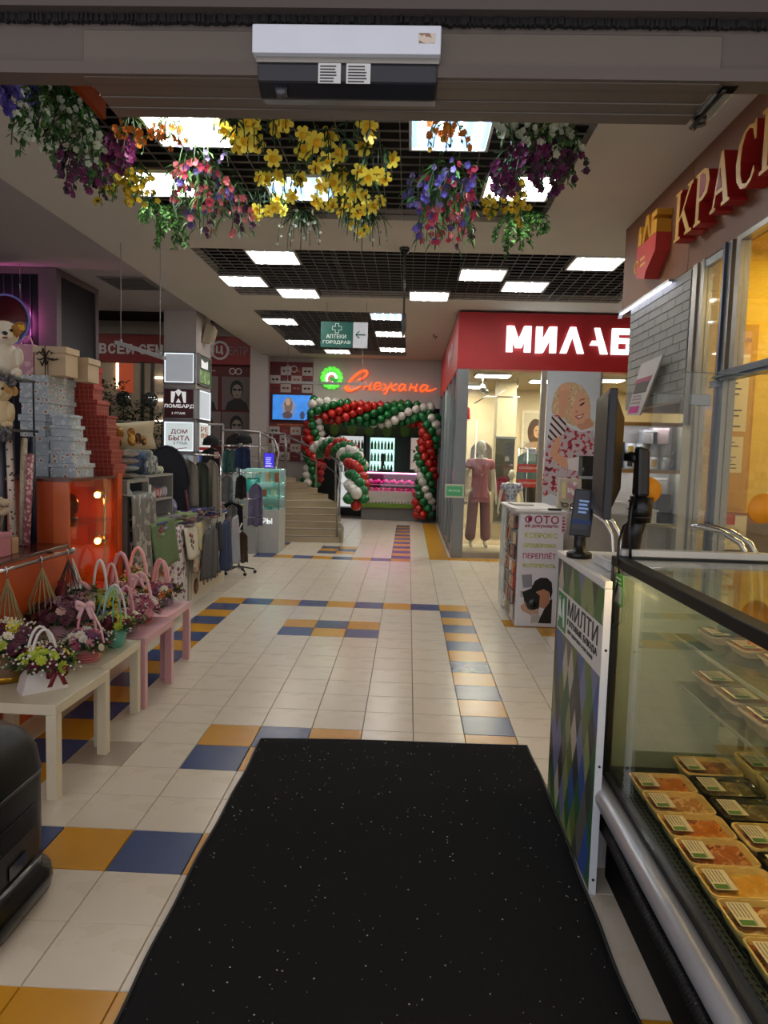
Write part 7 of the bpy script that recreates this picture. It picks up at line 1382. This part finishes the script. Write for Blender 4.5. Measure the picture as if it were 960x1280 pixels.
# ---- bodies grown from joints
def skin_body(verts, edges, name, m_, par, sub=2, root=0):
    me = bpy.data.meshes.new(name); me.from_pydata([v[:3] for v in verts], edges, []); o = bpy.data.objects.new(name, me); COL.objects.link(o)
    x = o.modifiers.new('skin', 'SKIN'); sv = me.skin_vertices[0].data
    for i, v in enumerate(verts): r = v[3]; sv[i].radius = (r, r) if not isinstance(r, tuple) else r
    sv[root].use_root = True; x.use_smooth_shade = True
    y = o.modifiers.new('sub', 'SUBSURF'); y.levels = y.render_levels = sub
    me.materials.append(m_)
    if par is not None: o.parent = par
    return o
plast = M('#ddd2ba', .4, n=.02)
def mannequin(loc, s, lab, rz, hair=False):
    t = thing('mannequin', lab, 'mannequin', loc, None, rz)
    V = [(0, 0, .98, .12), (0, 0, 1.12, .10), (0, -.01, 1.30, .125), (0, 0, 1.44, .10), (0, 0, 1.50, .045), (0, -.01, 1.56, .045),
         (.09, 0, .92, .09), (.10, 0, .70, .075), (.11, .01, .49, .05), (.12, .02, .30, .052), (.125, .03, .09, .032), (.13, -.06, .035, .03), (.135, -.12, .025, .022),
         (-.09, 0, .92, .09), (-.10, 0, .70, .075), (-.10, .01, .49, .05), (-.11, .02, .30, .052), (-.115, .03, .09, .032), (-.12, -.06, .035, .03), (-.125, -.12, .025, .022),
         (.17, 0, 1.42, .05), (.22, .0, 1.28, .042), (.245, .02, 1.14, .036), (.26, -.02, 1.0, .03), (.268, -.05, .90, .022), (.27, -.065, .85, .026), (.27, -.075, .80, .018),
         (-.17, 0, 1.42, .05), (-.22, .0, 1.28, .042), (-.245, .02, 1.14, .036), (-.265, -.02, 1.0, .03), (-.275, -.05, .90, .022), (-.278, -.065, .85, .026), (-.28, -.075, .80, .018)]
    E_ = [(0, 1), (1, 2), (2, 3), (3, 4), (4, 5), (0, 6), (6, 7), (7, 8), (8, 9), (9, 10), (10, 11), (11, 12), (0, 13), (13, 14), (14, 15), (15, 16), (16, 17), (17, 18), (18, 19), (3, 20), (20, 21), (21, 22), (22, 23), (23, 24), (24, 25), (25, 26), (3, 27), (27, 28), (28, 29), (29, 30), (30, 31), (31, 32), (32, 33)]
    skin_body([tuple(c * s for c in v) for v in V], E_, 'body', plast, t)
    b = B()
    for hx in (1, -1):
        for q in range(4):
            x = hx * (.272 + .0); y = -.095 + .016 * q; b.tube([(x * s, y * s, .815 * s), ((x + hx * .004) * s, (y - .004) * s, .775 * s), (x * s, (y - .012) * s, (.74 + .008 * (q in (1, 2)) * -1) * s)], [.009 * s, .0085 * s, .006 * s], 6)
        b.tube([(hx * .262 * s, -.10 * s, .845 * s), (hx * .25 * s, -.115 * s, .815 * s), (hx * .248 * s, -.12 * s, .785 * s)], [.010 * s, .009 * s, .007 * s], 6)
    b.go('fingers', plast, t, local=True)
    hd = B().sph((0, -.015 * s, 1.67 * s), (.075 * s, .095 * s, .115 * s), 18, 12).sph((0, -.045 * s, 1.60 * s), (.052 * s, .055 * s, .05 * s), 12, 8); hd.sph((0, -.112 * s, 1.65 * s), (.013 * s, .02 * s, .028 * s), 8, 6)
    for q in (-1, 1): hd.sph((q * .077 * s, 0, 1.655 * s), (.012 * s, .022 * s, .032 * s), 8, 6)
    hd.go('head', plast, t, local=True, sub=1)
    b = B()
    for q in (-1, 1): b.sph((q * .03 * s, -.098 * s, 1.675 * s), (.016 * s, .008 * s, .007 * s), 8, 5)
    b.sph((0, -.098 * s, 1.605 * s), (.024 * s, .008 * s, .008 * s), 8, 5); b.go('face_relief', M('#a8947c', .5), t, local=True)
    if hair: B().sph((0, .005 * s, 1.69 * s), (.085 * s, .10 * s, .105 * s), 14, 8).sph((0, .05 * s, 1.62 * s), (.06 * s, .05 * s, .08 * s), 10, 6).go('hair', M('#d3c8b0', .6, bump=.4), t, local=True)
    return t
m1 = mannequin((1.20, 12.0, .09), 1.0, 'white mannequin in a pink short-sleeved pyjama suit in the shop window', .1, True)
pj = M('#b5646c', .8, n=.08); pj2 = M('#8f5a60', .8, n=.08)
skin_body([(0, 0, .92, .155), (0, 0, 1.12, .135), (0, -.012, 1.30, .15), (0, 0, 1.43, .115), (0, 0, 1.475, .075), (.17, 0, 1.425, .075), (.225, 0, 1.30, .075), (-.17, 0, 1.425, .075), (-.225, 0, 1.30, .075), (0, 0, .84, .165)], [(0, 1), (1, 2), (2, 3), (3, 4), (3, 5), (5, 6), (3, 7), (7, 8), (9, 0)], 'pyjama_top', pj, m1, 2)
skin_body([(0, 0, 1.0, .12), (0, 0, .93, .13), (.095, 0, .86, .11), (.115, 0, .5, .09), (.14, .02, .10, .10), (-.095, 0, .86, .11), (-.11, 0, .5, .09), (-.13, .02, .10, .10)], [(0, 1), (1, 2), (2, 3), (3, 4), (1, 5), (5, 6), (6, 7)], 'pyjama_trousers', pj2, m1, 2)
b = B().tube([(.08 * math.cos(a), -.125 - .02 * math.sin(a * .5), 1.40 - .17 * math.sin(a)) for a in [k * .2618 for k in range(13)]], .003, 5); b.sph((0, -.15, 1.215), .014, 8, 6); b.go('necklace', M('#c9b89a', .3, .5), m1, local=True)
m2 = mannequin((1.72, 11.95, .09), .74, 'small bald white mannequin in a blue and white printed top in the shop window', -.1)
s = .74; skin_body([tuple(c * s for c in v) for v in [(0, 0, .92, .15), (0, 0, 1.12, .13), (0, -.012, 1.30, .15), (0, 0, 1.43, .115), (0, 0, 1.475, .075), (.17, 0, 1.425, .075), (.225, 0, 1.30, .075), (-.17, 0, 1.425, .075), (-.225, 0, 1.30, .075)]], [(0, 1), (1, 2), (2, 3), (3, 4), (3, 5), (5, 6), (3, 7), (7, 8)], 'printed_top', M('#b9b9c6', .8, pat='blotch', c2='#3f4a7a', c3='#8a6a8a', sc=24), m2, 2)
skin_body([tuple(c * s for c in v) for v in [(0, 0, 1.0, .11), (0, 0, .93, .125), (.095, 0, .86, .10), (.10, 0, .62, .095), (-.095, 0, .86, .10), (-.10, 0, .62, .095)]], [(0, 1), (1, 2), (2, 3), (1, 4), (4, 5)], 'shorts', M('#b0a8a4', .8), m2, 2)
# clothes and fittings inside the lingerie shop
pl = thing('window_platform', 'low window platform under the mannequins', 'platform', (1.5, 11.9, .06)); bx((.82, 11.46, .061), (2.0, 12.4, .09)).go('board', M('#c2b294', .3), pl)
t = thing('clothes_rack', 'rack with a teal jacket and black trousers inside the lingerie shop', 'rack', (2.3, 13.2, .06)); B().cyl((2.0, 13.3, 1.78), (2.6, 13.3, 1.78), .012, n=8).cyl((2.02, 13.3, .06), (2.02, 13.3, 1.78), .012, n=8).cyl((2.58, 13.3, .06), (2.58, 13.3, 1.78), .012, n=8).go('frame', steel, t)
hung(2.22, 13.28, 1.72, .95, .42, .48, M('#3f5652', .9), 'teal_jacket', 'dark teal jacket on the rack in the lingerie shop', 'jacket', 'x', n=2); hung(2.30, 13.18, 1.15, .55, .36, .42, M('#17171a', .9), 'black_trousers', 'black trousers hung low in the lingerie shop', 'trousers', 'x', n=2)
t = thing('discount_sign', 'pair of red sale boards on a stand in the shop window', 'sign', (2.05, 12.5, .06)); B().cyl((2.06, 12.52, .06), (2.06, 12.52, 1.75), .01, n=8).go('stand', steel, t)
for k, z in enumerate((1.36, 1.10)): f_ = bx((1.89, 12.49, z), (2.25, 12.505, z + .14)).go('board', M('#b5141a', .5, n=.05), t); text(f_, 'print', ('СКИДКИ', 'РАСПРОДАЖА')[k], M('#e0c8c0', .5), (1.92, 12.49, z + .05), EX, EZ, w=.30, h=.045, ext=.002)
f_ = bx((1.98, 12.47, 1.55), (2.2, 12.485, 1.88)).go('clear_holder', GLASS('#eef2f0', .2), t)
t = thing('white_rack', 'white wire rack with a red dress behind the pink mannequin', 'rack', (1.0, 13.0, .06))
for x in (.9, 1.2): B().cyl((x, 13.0, .06), (x, 13.0, 2.25), .012, n=8).go('post', M('#d8d0be', .4), t)
for z in (2.25, 1.5, .8): B().cyl((.9, 13.0, z), (1.2, 13.0, z), .010, n=8).go('bar', M('#d8d0be', .4), t)
hung(1.0, 12.95, 2.5, 2.26, .12, .16, M('#9a1c22', .8), 'red_top', 'red top hung above the white rack', 'top', 'x', hanger=False); hung(1.45, 14.4, 1.9, .9, .4, .5, M('#6d6056', .9), 'grey_gown', 'grey gown hung at the back of the lingerie shop', 'gown', 'x'); hung(1.05, 13.6, 1.5, .7, .4, .45, M('#a08a76', .9, pat='blotch', c2='#c2b59a', sc=10), 'beige_blouses', 'beige blouses hung behind the pink mannequin', 'blouse', 'x'); hung(1.75, 13.3, 1.25, .8, .2, .24, M('#7d1c34', .9), 'maroon_slip', 'maroon slip hung below the mirror', 'slip', 'x')
for k, (x, y) in enumerate(((1.35, 13.2), (1.25, 12.7))):
    t = thing('spotlight', ('silver spotlight on the track, rear', 'silver spotlight on the track, front')[k] + ', in the lingerie shop', 'spotlight', (x, y, 2.75)); B().cyl((x, y, 3.02), (x, y, 2.86), .012, n=8).go('stem', alu, t); B().lathe([(.03, 0), (.05, .03), (.055, .13), (.05, .13), (.02, .02)], n=14, T=Matrix.Translation((x, y, 2.85)) @ Matrix.Rotation(2.4, 4, 'X')).go('lamp_head', M('#b5b2aa', .3, .6), t)
t = thing('hanger_rail', 'chrome ceiling rail with a coat hanger in the lingerie shop', 'rail', (1.5, 13.0, 2.5)); B().tube([(1.15, 13.0, 2.55), (1.35, 13.0, 2.68), (1.95, 13.0, 2.68)], .012, 8).go('tube', steel, t); B().cyl((1.9, 13.0, 2.68), (1.9, 13.0, 3.02), .008, n=8).go('stem', steel, t)
t = thing('exit_sign', 'small framed green sign standing out from the corner post of the red shop', 'sign', (.74, 11.25, .95)); B().box((.585, 11.24, .955), (.885, 11.26, 1.17)).go('frame', M('#b5b8a8', .4), t); f_ = bx((.61, 11.236, .985), (.86, 11.2395, 1.14)).go('panel', M('#3f8a5a', .4, emit=.12), t); text(f_, 'print', 'ВЫХОД', M('#a8d0b0', .4, emit=.1), (.645, 11.236, 1.045), EX, EZ, w=.18, h=.04, ext=.002); B().box((.80, 11.26, 1.02), (.84, 11.32, 1.08)).go('bracket', alu, t)
# ================================================================== HANGING FROM THE CEILING
ap = thing('pharmacy_sign', 'hanging teal pharmacy sign АПТЕКИ ГОРЗДРАВ with a white arrow panel', 'sign', (-1.03, 11.0, 3.2)); AY = 10.98
bx((-1.385, AY, 3.195), (-.895, AY + .04, 3.575)).go('teal_panel', M('#0c5248', .45, n=.04), ap); bx((-.893, AY, 3.195), (-.675, AY + .04, 3.575)).go('white_panel', M('#c9ccd4', .45), ap)
wt2 = M('#c9d6d0', .5); ap_t = [o for o in ap.children][0]
text(ap_t, 'print', 'АПТЕКИ', wt2, (-1.30, AY, 3.33), EX, EZ, w=.30, h=.058, ext=.003); text(ap_t, 'print', 'ГОРЗДРАВ', wt2, (-1.35, AY, 3.24), EX, EZ, w=.42, h=.058, ext=.003)
c = (-1.14, 3.48); a, e = .07, .026
B().tube([(c[0] + p[0], AY - .002, c[1] + p[1]) for p in ((-e, a), (e, a), (e, e), (a, e), (a, -e), (e, -e), (e, -a), (-e, -a), (-e, -e), (-a, -e), (-a, e), (-e, e))], .006, 5, closed=True, sm=False).go('cross', wt2, ap_t)
ap_w = [o for o in ap.children][1]
B().tube([(-.85, AY - .002, 3.39), (-.71, AY - .002, 3.39)], .009, 6).tube([(-.80, AY - .002, 3.44), (-.855, AY - .002, 3.39), (-.80, AY - .002, 3.34)], .009, 6).go('arrow', M('#1f5f52', .5), ap_w)
for x in (-1.30, -.70): B().cyl((x, AY + .02, 3.575), (x, AY + .02, 3.88), .003, n=6).go('cable', M('#77736c', .5), ap)
B().cyl((-.735, AY + .02, 3.195), (-.735, AY + .02, 2.70), .003, n=6).go('cable', M('#77736c', .5), ap)
cc = thing('ceiling_camera', 'black dome camera at the ceiling edge with a long rod hanging', 'camera', (-.12, 8.05, 2.9))
B().cyl((-.115, 8.05, 3.87), (-.115, 8.05, 3.84), .055).go('base', M('#4a4744', .5), cc); B().sph((-.115, 8.05, 3.83), (.045, .045, .045), 14, 8).go('dome', blkg, cc); B().cyl((-.112, 8.05, 3.81), (-.10, 8.05, 3.15), .012, n=10).go('rod', M('#5a5552', .4, .5), cc)
B().prism([(-.125, 3.16), (-.075, 3.16), (-.07, 3.0), (-.10, 2.90), (-.12, 2.93)], 8.03, 8.07, 'y').go('end_fitting', M('#4a4a4a', .4, .5), cc, bevel=.006)
sd = thing('ceiling_sensor', 'small black hook fitting on the ceiling before the sweet shop', 'fitting', (.40, 13.6, 3.8)); B().tube([(.40, 13.6, 3.87), (.40, 13.6, 3.80), (.43, 13.6, 3.77), (.45, 13.6, 3.82)], .012, 6).go('hook', blk, sd)
vt = thing('air_vent', 'slatted air vent in the left ceiling', 'vent', (-4.0, 10.4, 3.94)); B().box((-4.4, 10.0, 3.935), (-3.72, 10.8, 3.949)).go('frame', M('#6d6664', .6), vt)
for k in range(9): B().box((-4.36, 10.05 + k * .08, 3.926), (-3.76, 10.09 + k * .08, 3.934)).go('vent_slat', M('#4a4442', .6), vt)
# ---- artificial flowers hung in the first recess
HF = {'daff': None}
def daff():
    b = B()
    for k in range(6): a = k * 1.0472; w2 = .52; b.add([(0, 0, 0)] + [(f * math.cos(a + w2 * g), f * math.sin(a + w2 * g), z) for f, g, z in ((.6, -1, .1), (.93, -.55, .16), (1, 0, .2), (.93, .55, .16), (.6, 1, .1))], [(0, 1, 2, 3, 4, 5)])
    b.lathe([(.14, 0), (.26, .25), (.38, .55), (.42, .58), (.30, .3), (.05, .05)], n=9, mi=1); return b.mesh('flower', [M('#fbe552', .55, n=.1, sc=30), M('#f0c62a', .55, n=.1, sc=30)])
DAFF = daff()
SM = {c: rosette(h, 5, layers=1, cup=.6) for c, h in (('coral', '#d9727c'), ('pinkh', '#c23a5a'), ('violet', '#5a4a9a'), ('magenta', '#66184f'), ('plum', '#431538'), ('whit', '#b4bba4'), ('orang', '#c9741c'), ('yelw', '#b89a16'), ('lilac', '#8a7ab8'))}
gl1 = [M('#2a4a1e', .6, n=.3, sc=20), M('#44702c', .6, n=.3, sc=20)]; gl2 = [M('#1f3a1e', .6, n=.3), M('#2f5a2a', .6, n=.3)]
def bunch(lab, p, kind, cols, L_, spread, nf, fs, nl=120, lm=gl1, seed=0, leafw=.010, leafl=.07):
    """a bunch hung from the lattice at p, stems falling and spreading; blossoms toward the tips"""
    rnd.seed(seed); p = Vector(p); t = thing('hanging_flowers', lab, 'artificial flowers', p, 'artificial flowers hung in the ceiling lattice')
    sb, lf = B(), B(); ns = 9; tips = []
    for k in range(ns):
        a = 2 * math.pi * (k + rnd.random() * .6) / ns; sp_ = spread * rnd.uniform(.35, 1.0); Ln = L_ * rnd.uniform(.65, 1.0); pts = []
        for q in range(7):
            f = q / 6; pts.append(Vector((math.cos(a) * sp_ * math.sin(f * 1.5), math.sin(a) * sp_ * math.sin(f * 1.5), .08 * math.sin(f * 3.1) * (1 if kind != 'vine' else .2) - Ln * f ** 1.3)))
        sb.tube(pts, .004, 5); tips.append(pts)
    for k in range(nl):
        pts = rnd.choice(tips); f = rnd.uniform(.15, .98) if kind != 'grass' else rnd.uniform(.0, .4); i = min(int(f * 6), 5); q = pts[i].lerp(pts[i + 1], f * 6 - i); d = (pts[i + 1] - pts[i]).normalized()
        if kind == 'grass': d = Vector((math.cos(k), math.sin(k), -.7 - .5 * rnd.random())); leafb(lf, q, d, L_ * rnd.uniform(.5, .8), .007, rnd.randrange(2))
        else: leafb(lf, q, d + Vector((rnd.uniform(-1, 1), rnd.uniform(-1, 1), rnd.uniform(-.4, .6))), leafl * rnd.uniform(.6, 1.2), leafw * rnd.uniform(.7, 1.3), rnd.randrange(2))
    sb.go('stems', lm[0], t, local=True); lf.go('leaves', lm, t, local=True, kind='stuff')
    for k in range(nf):
        pts = tips[k % ns]; f = rnd.uniform(.45, 1.0) if kind != 'daff' else rnd.uniform(.5, 1.0); i = min(int(f * 6), 5); q = pts[i].lerp(pts[i + 1], f * 6 - i); n_ = Vector((rnd.uniform(-.8, .8), -1.0 + rnd.uniform(0, .5), rnd.uniform(-.9, .1)))
        put(DAFF if kind == 'daff' else SM[rnd.choice(cols)], t, q + Vector((rnd.uniform(-.03, .03), rnd.uniform(-.03, .03), rnd.uniform(-.02, .02))), n_, fs * rnd.uniform(.8, 1.15))
    return t
for k_h, (lab, (x, y), kd, cols_, L_, sp_, nf_, fs_, nl_, lm_, lw_, ll_) in enumerate((
 ('daffodil bunch nearest the left white light panel', (-1.15, 5.17), 'daff', ['whit'], 0.20, 0.21, 8, 0.072, 34, gl2, 0.014, 0.10),
 ('daffodil bunch crowded at the upper left, beside the header', (-1.26, 5.05), 'daff', ['whit'], 0.14, 0.17, 5, 0.070, 20, gl2, 0.014, 0.10),
 ('single pair of daffodils right by the header above the bluish panel', (-0.97, 5.04), 'daff', ['whit'], 0.10, 0.13, 3, 0.070, 12, gl2, 0.014, 0.10),
 ('daffodil bunch over the left of the bluish panel', (-1.11, 5.96), 'daff', ['whit'], 0.24, 0.22, 7, 0.070, 40, gl2, 0.014, 0.10),
 ('daffodil bunch hanging below the left of the bluish panel', (-1.29, 6.41), 'daff', ['whit'], 0.22, 0.20, 5, 0.070, 40, gl2, 0.014, 0.10),
 ('daffodil bunch in the middle, by the long gap', (-0.67, 5.22), 'daff', ['whit'], 0.30, 0.21, 7, 0.070, 40, gl2, 0.014, 0.10),
 ('daffodil bunch over the right edge of the bluish panel', (-0.62, 5.93), 'daff', ['whit'], 0.27, 0.21, 7, 0.070, 40, gl2, 0.014, 0.10),
 ('daffodil pair at the header on the right', (-0.41, 5.03), 'daff', ['whit'], 0.10, 0.13, 3, 0.070, 12, gl2, 0.014, 0.10),
 ('daffodil bunch at the upper right of the yellow group', (-0.32, 5.47), 'daff', ['whit'], 0.25, 0.20, 6, 0.070, 36, gl2, 0.014, 0.10),
 ('daffodil bunch at the lower right of the yellow group', (-0.44, 6.09), 'daff', ['whit'], 0.32, 0.22, 8, 0.070, 40, gl2, 0.014, 0.10),
 ('daffodil bunch lowest of the yellow group', (-0.59, 6.83), 'daff', ['whit'], 0.22, 0.22, 5, 0.052, 24, gl2, 0.012, 0.08),
 ('grassy bunch with tiny white blossoms, left of the two', (-1.06, 6.85), 'grass', ['whit'], 0.36, 0.24, 34, 0.016, 60, gl2, 0.000, 0.00),
 ('grassy bunch with tiny white blossoms, right of the two', (-0.48, 6.82), 'grass', ['whit'], 0.36, 0.24, 30, 0.016, 60, gl2, 0.000, 0.00),
 ('coral pink and violet blossom bunch on the left', (-1.71, 5.66), 'fan', ['coral', 'coral', 'violet', 'pinkh'], 0.50, 0.30, 66, 0.030, 150, gl1, 0.010, 0.16),
 ('coral bunch with drooping plum tips below the first coral one', (-1.58, 6.15), 'fan', ['coral', 'plum', 'plum', 'coral'], 0.48, 0.25, 56, 0.028, 110, gl1, 0.009, 0.14),
 ('small lilac sprig above the coral bunch', (-1.63, 5.52), 'fan', ['lilac'], 0.18, 0.22, 16, 0.022, 40, gl1, 0.008, 0.10),
 ('violet and red blossom bunch on the right', (0.24, 5.74), 'fan', ['violet', 'violet', 'lilac', 'pinkh'], 0.42, 0.30, 60, 0.030, 150, gl1, 0.010, 0.16),
 ('red pink blossom bunch below the violet one', (0.22, 6.07), 'fan', ['pinkh', 'coral', 'violet', 'pinkh'], 0.52, 0.30, 66, 0.028, 140, gl1, 0.010, 0.16),
 ('dark red blossom tuft lowest on the right', (0.38, 6.52), 'fan', ['plum', 'pinkh'], 0.42, 0.22, 50, 0.026, 80, gl1, 0.009, 0.13),
 ('violet tuft beside the dark gap on the right', (0.05, 5.96), 'fan', ['violet', 'lilac'], 0.28, 0.16, 26, 0.028, 60, gl1, 0.009, 0.12),
 ('green leafy vine at the lower right corner of the recess', (0.90, 6.75), 'vine', ['whit'], 0.42, 0.22, 0, 0.020, 330, gl1, 0.018, 0.06),
 ('short green leafy vine next to the corner of the recess', (1.07, 6.74), 'vine', ['whit'], 0.20, 0.15, 0, 0.020, 180, gl1, 0.018, 0.06),
 ('yellow green trailing sprigs over the right white panel', (0.73, 5.80), 'vine', ['yelw'], 0.42, 0.22, 80, 0.026, 170, gl1, 0.013, 0.05),
 ('magenta drooping bunch at the right edge', (0.81, 5.17), 'vine', ['magenta', 'plum', 'magenta'], 0.40, 0.30, 70, 0.030, 150, gl2, 0.012, 0.06),
 ('magenta bunch over the right white panel', (0.70, 5.36), 'vine', ['magenta', 'magenta'], 0.32, 0.22, 50, 0.030, 110, gl2, 0.012, 0.06),
 ('dark plum trailing sprig at the far right of the recess', (0.98, 5.22), 'vine', ['plum', 'magenta'], 0.34, 0.22, 45, 0.026, 110, gl2, 0.012, 0.06),
 ('white leaved bunch by the header on the right', (0.87, 4.93), 'vine', ['whit'], 0.22, 0.22, 40, 0.024, 150, gl1, 0.014, 0.06),
 ('small white leaved sprig right of the blue panel', (0.57, 4.95), 'vine', ['whit'], 0.14, 0.10, 22, 0.028, 40, gl1, 0.014, 0.05),
 ('orange sprig over the right bluish panel by the header', (0.19, 4.96), 'vine', ['orang', 'orang', 'yelw'], 0.20, 0.15, 26, 0.024, 40, gl1, 0.010, 0.05),
 ('orange sprig right of the hanging orange board', (-1.95, 5.01), 'vine', ['orang'], 0.22, 0.16, 18, 0.026, 36, gl1, 0.010, 0.05),
 ('orange sprig over the left white panel', (-1.71, 5.02), 'vine', ['orang'], 0.20, 0.15, 16, 0.026, 30, gl1, 0.010, 0.05),
 ('large white leaved bunch at the left edge of the recess', (-2.22, 4.50), 'vine', ['whit', 'whit'], 0.50, 0.30, 60, 0.024, 300, gl1, 0.018, 0.07),
 ('white leaved bunch beside the orange board', (-2.19, 4.64), 'vine', ['whit', 'whit'], 0.44, 0.24, 50, 0.024, 240, gl1, 0.018, 0.07),
 ('green sprig trailing lowest at the left edge', (-2.47, 4.70), 'vine', ['whit'], 0.36, 0.14, 10, 0.030, 110, gl1, 0.016, 0.06),
 ('dark magenta bunch behind the white leaved one', (-2.40, 5.27), 'vine', ['plum', 'magenta'], 0.45, 0.28, 70, 0.030, 150, gl2, 0.012, 0.06),
 ('bright magenta spike over the dark lattice on the left', (-2.16, 5.26), 'vine', ['magenta'], 0.26, 0.14, 60, 0.038, 40, gl2, 0.012, 0.06),
 ('thin plum sprig hanging below the left edge', (-2.47, 5.62), 'vine', ['plum', 'magenta'], 0.30, 0.10, 40, 0.030, 40, gl2, 0.012, 0.06),
 ('violet bunch cut by the left frame edge', (-2.47, 4.48), 'vine', ['violet', 'violet'], 0.20, 0.20, 70, 0.045, 40, gl2, 0.012, 0.06),
 ('yellow green sprigs at the left of the white panel', (-2.31, 5.69), 'vine', ['yelw'], 0.36, 0.26, 70, 0.028, 160, gl1, 0.013, 0.05),
 ('yellow green trailing strands over the left white panel', (-2.21, 5.84), 'vine', ['yelw'], 0.34, 0.16, 36, 0.024, 90, gl1, 0.012, 0.05),
 ('green leafy vine at the lower left corner of the recess', (-2.28, 6.76), 'vine', ['whit'], 0.40, 0.22, 0, 0.020, 300, gl1, 0.018, 0.06),
 ('short green vine beside the coral bunch on the left', (-2.41, 6.66), 'vine', ['whit'], 0.24, 0.18, 0, 0.020, 170, gl1, 0.018, 0.06),)):
    bunch('hanging ' + lab, (x, y, 3.865), kd, cols_, L_, sp_, nf_, fs_, nl_, lm_, 40 + k_h, lw_ or .01, ll_ or .07)
for o in bpy.data.objects:
    if '_w' in o: del o['_w']
